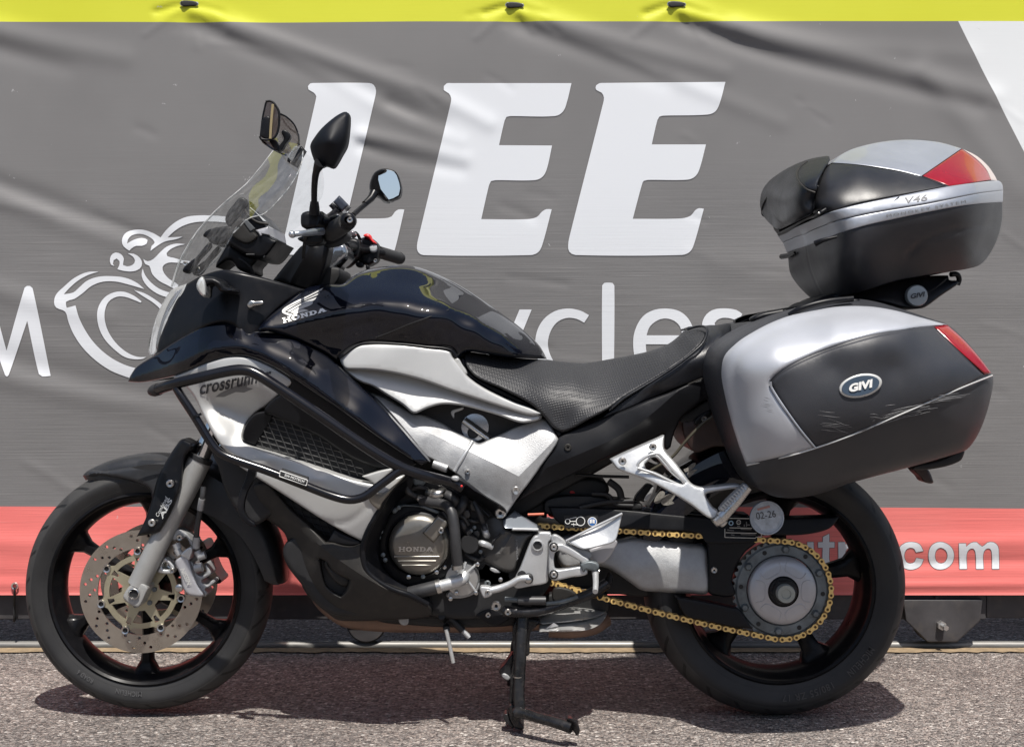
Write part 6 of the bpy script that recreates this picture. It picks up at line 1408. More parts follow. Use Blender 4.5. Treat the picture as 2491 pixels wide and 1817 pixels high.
# passenger peg bracket
panel('passenger_bracket', H5((22, 462, 1), (200, 375), (420, 280), (642, 183, 1), (640, 330), (672, 385), (760, 485), (860, 612), (950, 728), (1045, 776), (1250, 762), (1440, 741), (1535, 758), (1530, 800), (1470, 795), (1330, 812), (1170, 842), (1120, 862), (1135, 905), (1200, 1000), (1268, 1062), (1220, 1130), (1150, 1130), (940, 977), (700, 832), (450, 702), (110, 572), (60, 515)),
    [(*one(H5, 30, 465), -.222), (*one(H5, 640, 190), -.222), (*one(H5, 900, 780), -.262), (*one(H5, 1230, 1080), -.275), (*one(H5, 1440, 760), -.265), (*one(H5, 400, 600), -.250)], ALUB, roll=5, drop=.008, thick=.022, step=7, sharp=40, copy=True,
    holes=[H5((420, 520), (440, 495), (500, 440), (540, 435), (575, 460), (700, 600), (800, 690), (865, 735), (770, 715), (560, 615), (440, 575))])
tube('bracket_recess', [(*one(H5, *p), -.257) for p in ((335, 540), (345, 500), (440, 425), (550, 392), (590, 410), (720, 560), (880, 745), (860, 765), (700, 705), (520, 620), (400, 580), (335, 560))], .0030, ALUB, seg=8)
screw(*one(H5, 510, 316), -.246, 9.5, SCREWM); screw(*one(H5, 161, 479), -.248, 10, SCREWM)
tube('peg_bar', [(*one(H5, 1300, 1125), -.285), (*one(H5, 1460, 950), -.288), (*one(H5, 1605, 775), -.290)], [.013, .0115, .0095], STEEL, seg=12, smooth=0)
panel('peg_rubber', H5((1275, 1025), (1560, 740), (1595, 745), (1610, 775), (1360, 1060), (1330, 1075)), -.295, ALU, thick=.02, roll=4, drop=.006, step=6)
for t in np.linspace(.05, .95, 11):
    a = np.array(one(H5, 1280, 1030)) * (1 - t) + np.array(one(H5, 1575, 745)) * t
    tube('peg_ridge', [(a[0] - 2, a[1] - 2, -.298), (a[0] + 7, a[1] + 6, -.302)], .0022, ALUB, seg=6, smooth=0)
panel('peg_slot', H5((1365, 1060), (1600, 800), (1625, 820), (1400, 1085)), -.290, SPROCK, thick=.01, roll=2, drop=.002, step=6)
panel('peg_joint', H5((1190, 1165, 1), (1300, 1075), (1350, 1085), (1380, 1120), (1340, 1180), (1250, 1235, 1)), -.292, STEEL, thick=.03, roll=5, drop=.008, step=5)
panel('peg_pin', H5((1280, 1215), (1340, 1160), (1365, 1165), (1360, 1195), (1310, 1235)), -.286, STEEL, thick=.02, roll=3, drop=.004, step=5)
panel('peg_hole', H5((1185, 1095), (1205, 1055), (1232, 1055), (1235, 1075), (1210, 1100)), -.2405, DARK, thick=0.001, step=4)

# rear mudguard (hugger) and the bits behind the bracket
guard('hugger', RW, [(160, .350, .085, .05), (150, .352, .095, .07), (135, .352, .100, .085), (115, .350, .105, .09), (95, .349, .105, .09), (75, .348, .10, .085)], PAINT, .1)
VENT = M('perforated_vent', (.20, .19, .17), .6, var=.5, vscale=200)
for q in (((865, 580), (900, 560), (1000, 500), (960, 570), (880, 605)), ((905, 625), (940, 590), (1035, 580), (1000, 640), (960, 690), (930, 670)), ((525, 950), (600, 830), (650, 840), (590, 955)), ((605, 960), (690, 860), (780, 890), (740, 970))):
    panel('hugger_vent', H5(*q), -.098, VENT, thick=.006, step=5)
panel('hugger_strut', H5((300, 920), (400, 780), (460, 740), (520, 780), (430, 940), (380, 940)), -.09, BLACK, thick=.02, roll=4, drop=.004)
panel('hugger_clip', H5((410, 935), (470, 830), (515, 775), (520, 800), (480, 900), (450, 940)), -.11, ALU, thick=.006, roll=2, drop=.002, step=5)
slab('battery_box', J1((735, 1020), (860, 1000), (1110, 900), (1250, 1220), (1050, 1270), (850, 1310)), -.12, .10, MAROON, roll=4)
panel('box_bracket', J1((862, 1005), (1018, 900), (1030, 940), (890, 1050)), -.128, BLACK, thick=.01, roll=3, drop=.003, step=5); screw(*one(J1, 962, 985), -.132, 7, STEEL)
tube('seat_cable', [(*one(J1, 1045, 965), -.150), (*one(J1, 960, 1020), -.150), (*one(J1, 860, 1120), -.150), (*one(J1, 760, 1230), -.148), (*one(J1, 640, 1370), -.145), (*one(H5, 480, 590), -.14)], .0032, M('olive_cable', (.05, .045, .03), .5), seg=8)
slab('tail_tray', J1((700, 1000), (850, 880), (1000, 790), (1200, 720), (1250, 900), (1100, 930), (900, 1000), (780, 1040)), -.12, .12, DARK, roll=4)
# shock and linkage behind
v = []
for i in range(90):
    t = i / 89; a = t * 2 * math.pi * 6
    cpt = P(1395, 1185 + 70 * t, -.03); v.append(Vector((cpt.x + .026 * math.cos(a) - .03 * t, -.03 + .026 * math.sin(a), cpt.z)))
tube('shock_spring', v, .0055, REDP, seg=8, world=True, smooth=1)
slab('shock_mount', NA((1290, 1205), (1400, 1165), (1470, 1170), (1480, 1200), (1440, 1220), (1330, 1245), (1270, 1270)), -.06, .06, DARK)
for pts, r in ((((1400, 1155), (1460, 1158), (1530, 1160)), .0035), (((1410, 1235), (1470, 1222), (1540, 1218)), .006), (((1480, 1170), (1505, 1190), (1512, 1215)), .008), (((1440, 1200), (1480, 1205), (1495, 1225), (1540, 1230)), .005)):
    tube('linkage_rod', [(*p, -.10) for p in pts], r, DARK, seg=8)
slab('linkage', NA((1330, 1215), (1430, 1205), (1500, 1215), (1560, 1225), (1560, 1240), (1480, 1240), (1330, 1250)), -.09, -.02, DARK, roll=4)

# ---------------------------------------------------------------- exhaust, stands
tube('exhaust_pipe', [(775, 1425, -.02), (782, 1452, -.05), (812, 1480, -.07), (850, 1500, -.075), (950, 1510, -.075), (1080, 1512, -.075), (1200, 1512, -.07), (1330, 1506, -.06), (1420, 1486, -.04)], [.020, .022, .024, .025, .025, .024, .024, .022, .018], EXH, seg=20)
tube('exhaust_pipe', [(790, 1420, .03), (800, 1450, .03), (830, 1480, .03), (900, 1500, .03), (1000, 1505, .03)], .024, EXH, seg=16)
panel('muffler_band', H4((745, 1448, 1), (900, 1440), (1100, 1425), (1300, 1395), (1430, 1350), (1500, 1300), (1450, 1430), (1350, 1500), (1200, 1535), (1000, 1545), (745, 1545, 1)), [(*one(H4, 745, 1500), -.16), (*one(H4, 1100, 1480), -.165), (*one(H4, 1350, 1450), -.13), (*one(H4, 1490, 1330), -.06)], MUFF, roll=5, drop=.006, thick=.12)
panel('muffler', H4((740, 1440), (800, 1340), (900, 1290), (1100, 1260), (1300, 1280), (1450, 1310), (1500, 1300), (1440, 1355), (1300, 1400), (1100, 1430), (900, 1445)), [(*one(H4, 740, 1440), -.155), (*one(H4, 1100, 1425), -.160), (*one(H4, 1490, 1310), -.06), (*one(H4, 900, 1290), -.07), (*one(H4, 1300, 1280), -.06)], MUFF, roll=5, drop=.01, thick=.1)
tube('muffler_outlet', [(*one(H4, 850, 1520), -.09), (*one(H4, 1100, 1530), -.09), (*one(H4, 1350, 1490), -.06), (*one(H4, 1480, 1410), -.03)], .017, EXH, seg=16)
decal_poly('muffler_mark', [H4((808, 1512, 1), (905, 1440, 1), (960, 1478, 1))], -.168, ALUB, off=-.004)
slab('exhaust_hanger', NA((1290, 1470), (1400, 1430), (1470, 1440), (1480, 1490), (1420, 1500), (1330, 1510)), -.06, .06, DARK)
slab('swingarm_filler', NA((1225, 1262), (1330, 1275), (1480, 1290), (1620, 1305), (1640, 1330), (1600, 1440), (1500, 1445), (1420, 1440), (1330, 1420), (1230, 1440)), -.045, .07, DARK)  # dark block added to fill the gap behind peg plate and swingarm
# centre stand
ST = STANDM
tube('stand_leg', [(*one(H6, 1085, 60), -.150), (*one(H6, 1070, 400), -.165), (*one(H6, 1050, 800), -.178), (*one(H6, 1040, 1040), -.186), (*one(H6, 1050, 1190), -.19), (*one(H6, 1010, 1250), -.19)], [.0150, .0130, .0122, .0125, .013, .012], ST, seg=16)
tube('stand_collar', [(*one(H6, 1042, 800), -.178), (*one(H6, 1042, 815), -.178)], .0130, STEEL, seg=16, smooth=0)
panel('stand_plate', H6((985, 160), (1100, 120), (1290, 150), (1250, 210), (1175, 300), (1165, 540), (1120, 560), (1100, 420), (1030, 380), (1000, 820), (960, 1150), (935, 900), (975, 600), (965, 400)), -.155, ST, thick=.03, roll=5, drop=.006, step=6)
panel('stand_foot', H6((935, 1150), (1040, 1180), (1050, 1330), (1100, 1430), (1000, 1425), (975, 1390), (930, 1300)), -.175, ST, thick=.05, roll=5, drop=.008, step=6)
panel('foot_weld', H6((850, 1290), (900, 1250), (940, 1330), (980, 1420), (930, 1400)), -.165, ST, thick=.03, roll=3, drop=.004, step=5)
tube('stand_tang', [(*one(H6, 1020, 1230), -.195), (*one(H6, 1100, 1245), -.205), (*one(H6, 1250, 1295), -.225), (*one(H6, 1400, 1335), -.245), (*one(H6, 1550, 1380), -.262), (*one(H6, 1670, 1420), -.272)], [.013, .0115, .0110, .0112, .0118, .0125], ST, seg=16)
panel('tang_pad', H6((1605, 1345), (1630, 1300), (1700, 1330), (1765, 1430), (1765, 1470), (1735, 1515), (1690, 1460), (1620, 1400)), [(*one(H6, 1605, 1350), -.268), (*one(H6, 1765, 1450), -.282), (*one(H6, 1700, 1330), -.285)], ST, thick=.02, roll=4, drop=.006, step=5)
panel('stand_gusset', H6((960, 540), (985, 560), (960, 800), (900, 860), (830, 800), (805, 740), (870, 660)), -.125, ST, thick=.03, roll=4, drop=.006, step=5)
panel('gusset_pad', H6((835, 800), (865, 770), (935, 820), (910, 855)), -.13, ALU, thick=.02, roll=3, drop=.003, step=5)
tube('stand_leg', [(P(1290, 1490, .14).x, .14, P(1290, 1490, .14).z), (P(1275, 1600, .16).x - .02, .165, .12), (P(1275, 1600, .16).x - .03, .185, .016)], .0125, ST, world=True, smooth=0)
tube('stand_crossbar', [Vector((P(1260, 1700, -.16).x, -.165, .085)), Vector((P(1260, 1700, -.16).x, .17, .085))], .010, ST, world=True, smooth=0)
# folded side stand, springs, brackets
tube('side_stand', [(*one(H4, 340, 1310), -.17), (*one(H4, 600, 1325), -.175), (*one(H4, 850, 1290), -.175), (*one(H4, 1100, 1200), -.165), (*one(H4, 1330, 1110), -.15), (*one(H4, 1500, 1000), -.14)], [.013, .012, .011, .011, .012, .012], ST, seg=14)
tube('stand_rod', [(*one(H4, 820, 1230), -.18), (*one(H4, 1000, 1205), -.18), (*one(H4, 1170, 1150), -.175)], .005, SPROCK, seg=10)
tube('stand_spring', [(*one(H4, 505, 1195), -.185), (*one(H4, 815, 1195), -.185)], .0098, HOSE, seg=14, smooth=0)
tube('spring_hook', [(*one(H4, 360, 1180), -.18), (*one(H4, 505, 1190), -.184)], .006, SPROCK, seg=10, smooth=0)
panel('stand_bracket', H4((40, 1360), (200, 1280), (290, 1310), (330, 1340), (430, 1360), (300, 1470), (270, 1478), (200, 1475), (90, 1400)), -.165, BLACK, thick=.02, roll=4, drop=.005, step=6)
screw(*one(H4, 172, 1355), -.17, 6.5, STEEL); screw(*one(H4, 262, 1252), -.188, 12, STEEL); screw(*one(H4, 392, 1322), -.188, 8, STEEL)
panel('muffler_shield', H4((915, 1060), (1050, 1060), (1150, 1110), (1160, 1140), (1000, 1190), (900, 1200)), -.12, GREYP, thick=.02, roll=4, drop=.005, step=6)
panel('stand_black_plate', H4((1400, 1100), (1500, 960), (1545, 900), (1560, 1000), (1480, 1080), (1420, 1180)), -.12, BLACK, thick=.03, roll=4, drop=.005, step=6)  # black plate behind the end of the side stand
tube('drain_hose', [(*one(H6, 120, 90), -.15), (*one(H6, 160, 180), -.1125), (*one(H6, 180, 250), -.154)], .0075, DARK, seg=10)
tube('drain_pipe', [(*one(H6, 172, 245), -.154), (*one(H6, 215, 440), -.156), (*one(H6, 258, 645), -.158)], .0046, MUFF, seg=10, smooth=0)
tube('vent_hose', [(*one(H6, 215, 110), -.13), (*one(H6, 300, 190), -.13), (*one(H6, 370, 260), -.13)], .008, DARK, seg=10)
tube('vent_tip', [(*one(H6, 370, 258), -.13), (*one(H6, 450, 345), -.132)], .0058, ALU, seg=10, smooth=0)
slab('engine_sump', NA((900, 1450), (1040, 1470), (1180, 1480), (1290, 1470), (1280, 1510), (1180, 1525), (1000, 1520), (900, 1500)), -.12, .12, DARK)
panel('sump_bolt_plate', G2((300, 870), (350, 865), (352, 910), (310, 912)), -.13, ALU, thick=.03, roll=3, drop=.003, step=4)
tube('lower_rail', [(*one(G2, 350, 870), -.12), (*one(G2, 520, 862), -.12), (*one(G2, 760, 865), -.13)], .005, BLACK, seg=8)

# ---------------------------------------------------------------- handlebars and controls
panel('bar_riser', F3((735, 1145, 1), (880, 965), (915, 935), (990, 925), (1060, 928), (1055, 1010), (1030, 1090), (1000, 1168, 1), (925, 1192), (800, 1150)), [(*one(F3, 735, 1145), -.10), (*one(F3, 1000, 930), -.150), (*one(F3, 900, 1000), -.140), (*one(F3, 1000, 1160), -.13), (*one(F3, 980, 1000), -.16)], MATTE, roll=7, drop=.012, thick=.06, copy=True, bumps=[(F3((960, 940), (900, 1050), (840, 1150)), 8, -.008)])
panel('fork_yoke', H1((640, 1660), (700, 1450), (760, 1230), (860, 1130), (1030, 1080), (1100, 1200), (1080, 1300), (880, 1480), (720, 1650)), .02, M('polished_yoke', (.38, .39, .41), .16, .9), thick=.12, roll=8, drop=.02, step=7)
tube('clutch_hose', [(*one(H1, 1060, 1290), .03), (*one(H1, 900, 1470), .05), (*one(H1, 760, 1620), .06), (*one(H1, 640, 1750), .06)], .0085, BLACK, seg=12)
slab('steering_head', F3((880, 1130), (960, 1060), (1060, 1060), (1130, 1080), (1080, 1180), (980, 1200)), -.09, .09, DARK, roll=5)
tube('handlebar', [(*one(H1, 900, 930), -.22), (*one(H1, 880, 900), -.29), (*one(H1, 960, 820), -.33)], .011, BLACK, seg=14)
tube('grip', [(*one(H1, 830, 880), -.275), (*one(H1, 900, 850), -.31), (*one(H1, 1040, 760), -.38), (*one(H1, 1090, 725), -.41)], [.0205, .0195, .0185, .0180], RUBBER, seg=20, smooth=3)
disc_at('bar_weight', *one(H1, 1108, 706), -.425, [(16, .025), (19, .012), (19.5, 0), (18, -.010), (13, -.014), (8, -.0145)], BLACK, seg=32, sharp=60); screw(*one(H1, 1132, 700), -.441, 7.2, STEEL)
panel('switch_housing', H1((660, 700), (800, 640), (960, 620), (1000, 700), (1080, 850), (1090, 930), (1030, 1000), (960, 1040), (880, 1080), (760, 1100), (690, 1100), (670, 950)), [(*one(H1, 680, 800), -.265), (*one(H1, 950, 700), -.33), (*one(H1, 850, 1000), -.275), (*one(H1, 1050, 900), -.32)], BLACK, thick=.07, roll=14, drop=.02, step=6, copy=False)
panel('lever_perch', H1((345, 620), (370, 585), (450, 555), (560, 560), (690, 560), (720, 590), (705, 720), (640, 800), (480, 840), (400, 830), (350, 790)), -.335, BLACK, thick=.05, roll=8, drop=.012, step=5)
tube('perch_clamp', [(*one(H1, 560, 700), -.33), (*one(H1, 760, 760), -.30)], .014, BLACK, seg=14, smooth=0)
tube('mirror_boss', [(*one(H1, 560, 600), -.345), (*one(H1, 562, 500), -.350), (*one(H1, 562, 400), -.352)], [.0115, .0105, .0085], BLACK, seg=16, smooth=0)
tube('mirror_stem', [(*one(B7, 545, 1200), -.352), (*one(B7, 543, 1080), -.365), (*one(B7, 548, 960), -.385), (*one(B7, 562, 880), -.405), (*one(B7, 590, 815), -.42)], [.0062, .0062, .0066, .0075, .012], BLACK, seg=14)
panel('mirror_shell', B7((512, 700), (512, 670), (535, 625), (600, 540), (700, 452), (770, 410), (800, 405), (822, 418), (828, 450), (825, 530), (806, 670), (765, 750), (715, 835), (690, 853), (632, 836), (600, 850), (555, 820), (530, 765)), [(*one(B7, 520, 700), -.405), (*one(B7, 815, 430), -.425), (*one(B7, 660, 640), -.462), (*one(B7, 690, 840), -.42), (*one(B7, 800, 680), -.42), (*one(B7, 600, 560), -.43)], MIRB, roll=12, drop=.018, thick=.022, step=6, back=False)
panel('mirror_glass', B7((530, 690), (560, 630), (620, 555), (710, 470), (790, 425), (810, 450), (790, 660), (750, 750), (690, 830), (560, 790)), -.396, MIRRORG, thick=.004, step=8)
tube('clutch_lever', [(*one(H1, 215, 930), -.43), (*one(H1, 330, 915), -.425), (*one(H1, 450, 905), -.40), (*one(H1, 560, 890), -.37), (*one(H1, 680, 880), -.335)], [.0060, .0055, .0068, .0075, .0080], M('lever_alloy', (.33, .36, .40), .3, .7), seg=12)
disc_at('lever_ball', *one(H1, 207, 930), -.432, [(0, .012), (5, .010), (8.5, .004), (9, 0), (8.5, -.005), (6, -.009), (3, -.011), (0, -.0115)], M('lever_ball_alloy', (.5, .52, .55), .25, .8), sharp=80)
panel('perch_under', H1((290, 1000), (360, 960), (520, 930), (690, 930), (690, 1060), (500, 1100), (430, 1100), (380, 1050)), -.31, BLACK, thick=.04, roll=6, drop=.01, step=5)
tube('control_cable', [(*one(H1, 480, 850), -.33), (*one(H1, 420, 960), -.32), (*one(H1, 400, 1100), -.27), (*one(H1, 380, 1300), -.20)], .004, DARK, seg=8)
# far side
far = lambda p, y: (*one(H1, *p), y)
tube('handlebar', [far((1060, 1130), .16), far((1180, 1130), .20), far((1330, 1160), .25), far((1650, 1230), .31)], .0115, BLACK, seg=14)
tube('grip', [far((1590, 1210), .31), far((1750, 1260), .345), far((1920, 1310), .385)], [.0155, .0158, .0160], RUBBER, seg=18, smooth=3)
tube('grip_end', [far((1915, 1308), .384), far((1950, 1318), .392)], [.0165, .0150], BLACK, seg=18, smooth=0)
panel('throttle_housing', H1((1100, 1000), (1280, 1010), (1300, 1080), (1290, 1200), (1240, 1300), (1100, 1270), (1060, 1150)), .20, BLACK, thick=.05, roll=8, drop=.015, step=5)
panel('throttle_housing', H1((1290, 1010), (1380, 970), (1480, 990), (1560, 1050), (1600, 1130), (1595, 1280), (1570, 1350), (1500, 1400), (1430, 1430), (1330, 1400), (1260, 1350), (1290, 1200)), .265, BLACK, thick=.05, roll=8, drop=.015, step=5)
panel('starter_button', H1((1450, 1110), (1480, 1090), (1550, 1095), (1570, 1160), (1550, 1215), (1470, 1220), (1445, 1180)), .255, M('grey_button', (.40, .41, .42), .35), thick=.015, roll=6, drop=.008, step=4)
panel('kill_switch', H1((1345, 950), (1390, 918), (1460, 935), (1490, 1000), (1560, 1080), (1500, 1070), (1420, 990)), .25, REDP, thick=.02, roll=5, drop=.008, step=4)
screw(*far((1325, 1210), .252)[:2], .252, 4.5, STEEL); screw(*far((1305, 1050), .252)[:2], .252, 3.5, STEEL); screw(*far((1540, 1350), .25)[:2], .25, 4.5, STEEL)
panel('throttle_block', H1((1230, 1380), (1340, 1390), (1335, 1450), (1245, 1450)), .26, BLACK, thick=.02, roll=3, drop=.003, step=4)
panel('throttle_block', H1((1390, 1430), (1440, 1430), (1430, 1500), (1400, 1500)), .26, BLACK, thick=.02, roll=3, drop=.003, step=4)
tube('brake_lever', [far((1250, 1330), .27), far((1180, 1390), .28), far((1110, 1440), .30), far((1060, 1430), .31), far((1090, 1400), .31)], .0055, BLACK, seg=10)
tube('throttle_cable', [far((1220, 900), .20), far((1260, 940), .22), far((1290, 1000), .25)], .004, DARK, seg=8)
panel('yoke_badge', H1((1100, 900), (1150, 870), (1210, 890), (1200, 960), (1130, 960)), .12, M('smoky_yoke_cap', (.14, .12, .13), .2, .6), thick=.03, roll=4, drop=.005, step=4)
panel('brake_reservoir', H1((790, 470, 1), (850, 415, 1), (1000, 570, 1), (940, 590), (870, 560), (830, 510)), .205, BLACK, thick=.05, roll=4, drop=.006, step=4)
panel('reservoir_lid', H1((858, 410, 1), (960, 300, 1), (1112, 462, 1), (1005, 572, 1)), .200, M('reservoir_cap', (.03, .035, .05), .3, 0, .4), thick=.05, roll=5, drop=.008, step=4)
tube('reservoir_stay', [far((900, 560), .21), far((830, 620), .19), far((730, 680), .15)], .008, BLACK, seg=10)
tube('mirror_arm', [far((1180, 620), .30), far((1290, 520), .33), far((1400, 430), .355)], .0070, BLACK, seg=14, smooth=0)
tube('mirror_arm', [far((1370, 440), .350), far((1470, 350), .368), far((1520, 260), .380)], [.0085, .0100, .0120], BLACK, seg=14, smooth=0)
panel('mirror_shell', B7((1058, 872), (1090, 862), (1120, 868), (1062, 940), (1075, 1010), (1140, 1118), (1100, 1122), (1052, 1085), (1000, 1060), (985, 1010), (1000, 940), (1028, 892)), [(*one(B7, 1058, 880), .375), (*one(B7, 990, 1000), .405), (*one(B7, 1130, 1110), .372), (*one(B7, 1040, 1000), .388)], BLACK, roll=6, drop=.012, thick=.05, step=5)
panel('mirror_rim', B7((1056, 876), (1090, 862), (1140, 864), (1190, 880), (1215, 910), (1235, 970), (1244, 1020), (1232, 1082), (1185, 1108), (1142, 1120), (1070, 1030), (1050, 950)), .378, BLACK, roll=5, drop=.006, thick=.035, step=5)
# the mirror glass is its own tilted pane
mg = [(1064, 882), (1095, 870), (1140, 872), (1184, 886), (1206, 915), (1226, 975), (1234, 1020), (1222, 1074), (1180, 1098), (1142, 1110), (1078, 1026), (1058, 950)]
cM = np.mean([one(B7, *p) for p in mg], axis=0)
vv = []
for p in mg:
    q = one(B7, *p); vv.append(P(q[0], q[1], .3745 - .00009 * (q[0] - cM[0]) - .000012 * (q[1] - cM[1])))
build('mirror_glass', vv, [tuple(range(len(vv)))], MIRRORG, 'cur', None)
# ================================================================== TOP CASE
tcb = P(*one(G5, 1100, 1250), 0)
thing('top_case', 'dark grey top case with silver lid, red reflector and black backrest, above the tail', 'luggage case', (tcb.x, 0, tcb.z))
K = [(*one(G5, 825, 290), -.10), (*one(G5, 1000, 180), -.03), (*one(G5, 1200, 135), -.01), (*one(G5, 1400, 122), -.0), (*one(G5, 1600, 140), -.0), (*one(G5, 1770, 185), -.01), (*one(G5, 1900, 255), -.01), (*one(G5, 2010, 375), -.015), (*one(G5, 2062, 440), -.02), (*one(G5, 2072, 520), -.02), (*one(G5, 2062, 640), -.02), (*one(G5, 2030, 830), -.02), (*one(G5, 1970, 950), -.02),
     (*one(G5, 690, 640), -.255), (*one(G5, 800, 560), -.255), (*one(G5, 760, 400), -.20), (*one(G5, 1000, 500), -.268), (*one(G5, 1000, 310), -.205), (*one(G5, 1200, 450), -.262), (*one(G5, 1300, 345), -.205), (*one(G5, 1480, 388), -.215), (*one(G5, 1640, 455), -.245), (*one(G5, 1300, 525), -.276), (*one(G5, 1700, 350), -.165), (*one(G5, 1985, 415), -.09), (*one(G5, 1850, 430), -.19),
     (*one(G5, 632, 735), .0), (*one(G5, 632, 890), .0), (*one(G5, 700, 770), -.10), (*one(G5, 760, 740), -.19), (*one(G5, 829, 735), -.252), (*one(G5, 1000, 660), -.288), (*one(G5, 1300, 610), -.292), (*one(G5, 1700, 540), -.262), (*one(G5, 1900, 500), -.195), (*one(G5, 2010, 490), -.11),
     (*one(G5, 650, 1000), -.0), (*one(G5, 690, 1120), -.0), (*one(G5, 780, 1255), -.02), (*one(G5, 760, 1000), -.15), (*one(G5, 830, 1000), -.228), (*one(G5, 850, 1150), -.17), (*one(G5, 950, 1000), -.262), (*one(G5, 1300, 850), -.268), (*one(G5, 1700, 760), -.238), (*one(G5, 1900, 800), -.165), (*one(G5, 1850, 950), -.17), (*one(G5, 1300, 1120), -.18), (*one(G5, 1700, 1075), -.15), (*one(G5, 900, 1230), -.165), (*one(G5, 1900, 1030), -.10)]
def kf(q): return tps(K, .02)(q)
LIDB = M('lid_black_plastic', (.014, .0145, .017), .42, var=.2, vscale=12, bump=.15, bscale=600, rvar=.06, grime=.06)
CASEB = M('case_grey_plastic', (.022, .023, .028), .44, var=.12, vscale=9, bump=.15, bscale=600, rvar=.05, grime=.06)
panel('case_base', G5((634, 892, 1), (750, 850), (1000, 765), (1300, 695), (1700, 615), (1900, 585), (2068, 574, 1), (2066, 700), (2040, 820), (1985, 940), (1910, 1030), (1820, 1062), (1700, 1082), (1500, 1112), (1300, 1150), (1000, 1240), (820, 1272), (760, 1245), (705, 1150), (665, 1040)), K, CASEB, roll=4, drop=.004, thick=0, lam=.02, step=9, mirror=True, bridge=.11, sharp=70,
      bumps=[(G5((1380, 960), (1500, 860), (1700, 790), (2000, 735)), 7, .005), (G5((780, 900), (820, 1000), (830, 1080)), 12, .004)])
panel('case_band', G5((632, 808, 1), (700, 775), (900, 703), (1200, 642), (1500, 592), (1900, 513), (2073, 492, 1), (2071, 576, 1), (1900, 588), (1700, 617), (1300, 697), (1000, 767), (750, 852), (634, 898, 1)), [(a[0], a[1], a[2] - .003) for a in K], SILVER, roll=3, drop=.004, thick=.0, lam=.02, step=8, mirror=True, bridge=.11, sharp=60)
panel('case_band_upper', G5((632, 728, 1), (700, 697), (800, 652), (1000, 597), (1300, 535), (1650, 466), (1850, 438), (2030, 420), (2064, 440), (2074, 490, 1), (1900, 511), (1500, 590), (1200, 640), (900, 701), (700, 771), (632, 806, 1)), [(a[0], a[1], a[2] - .005) for a in K], SILVER, roll=4, drop=.005, thick=.0, lam=.02, step=8, mirror=True, bridge=.11, sharp=60)
panel('lid', G5((690, 660), (700, 560), (720, 480), (762, 365), (812, 302), (900, 299), (1000, 306), (1200, 336), (1400, 371), (1482, 391), (1660, 462, 1), (1300, 532), (1000, 593), (800, 648)), K, LIDB, roll=4, drop=.004, thick=.0, lam=.02, step=8, copy=True, sharp=70)
panel('lid_cover', G5((825, 290, 1), (890, 230), (1000, 180), (1200, 135), (1400, 121), (1600, 139), (1770, 186, 1), (1475, 389, 1), (1300, 346), (1100, 313), (950, 298)), [(a[0], a[1], a[2] - .003) for a in K], SILVER, roll=3, drop=.004, thick=.0, lam=.02, step=8, mirror=True, bridge=.11, sharp=70)
panel('case_reflector', G5((1772, 190, 1), (1880, 268), (1950, 342), (1985, 414, 1), (1820, 440), (1680, 460, 1), (1487, 386, 1)), [(a[0], a[1], a[2] - .003) for a in K], REDL, roll=4, drop=.004, thick=.01, lam=.02, step=7, copy=True)
panel('rear_strip', G5((1772, 186, 1), (1880, 240), (1960, 310), (2010, 380), (2032, 422, 1), (1987, 416, 1), (1952, 342), (1882, 266)), [(a[0], a[1], a[2] - .002) for a in K], M('pinkish_rear_trim', (.55, .47, .44), .35, .2, .3), roll=3, drop=.003, thick=0, lam=.02, step=6, mirror=True, bridge=.11)
panel('lid_rear', G5((1487, 388, 1), (1680, 460, 1), (1660, 464, 1), (1482, 392, 1)), K, LIDB, thick=.02, lam=.02, step=8, copy=True)
v, f = tube_geo([P(*one(G5, 1315, 535), -.288), P(*one(G5, 1200, 640), -.297), P(*one(G5, 1105, 742), -.290)], .0009, 6, 4); build('band_seam', v, f, DARK)
kb = lambda q: kf(q) - .008
decal_text('model_lettering', 'V46', one(G5, 1437, 553), 58, 15, 8, lambda q: kf(q) - .005, GDEC, off=-.0012, bold=.012, shear=.3)
decal_text('system_lettering', 'MONOKEY SYSTEM', one(G5, 1512, 625), 196, 7, 10.5, lambda q: kf(q) - .003, GDEC, off=-.0012, bold=.0, space=1.3)
bc = [(*one(G5, 350, 600), .14), (*one(G5, 400, 410), .13), (*one(G5, 600, 285), .0), (*one(G5, 800, 245), -.06), (*one(G5, 400, 560), .0), (*one(G5, 480, 600), -.13), (*one(G5, 480, 740), -.10), (*one(G5, 560, 500), -.205), (*one(G5, 600, 400), -.19), (*one(G5, 760, 340), -.20), (*one(G5, 690, 560), -.225), (*one(G5, 640, 660), -.235), (*one(G5, 590, 590), -.222)]
panel('backrest', G5((343, 580), (350, 490), (378, 430), (440, 365), (540, 308), (650, 265), (760, 243), (802, 243), (808, 270), (770, 335), (722, 430), (702, 520), (690, 645), (620, 692), (500, 749), (470, 747), (410, 700), (362, 640)), bc, LEATHER, roll=20, drop=.035, thick=.08, sharp=70, bumps=[(G5((500, 340), (490, 500), (530, 620), (600, 680)), 8, .005), (G5((380, 450), (375, 560), (420, 680)), 8, .004)])
bcf = tps(bc)
panel('backrest_inset', G5((600, 300), (700, 258), (790, 247), (800, 265), (760, 340), (720, 430), (703, 505), (650, 490), (590, 440), (565, 380), (575, 330)), [(a[0], a[1], a[2] - .008) for a in bc], LEATHER, roll=6, drop=.01, thick=.01, copy=True)
pp = ((640, 280), (590, 320), (566, 375), (585, 430), (640, 485), (700, 508))
tube('backrest_piping', [(*one(G5, *p), float(bcf(np.array(G5(p)))[0]) - .010) for p in pp], .0022, GREYP, seg=8, copy=True)
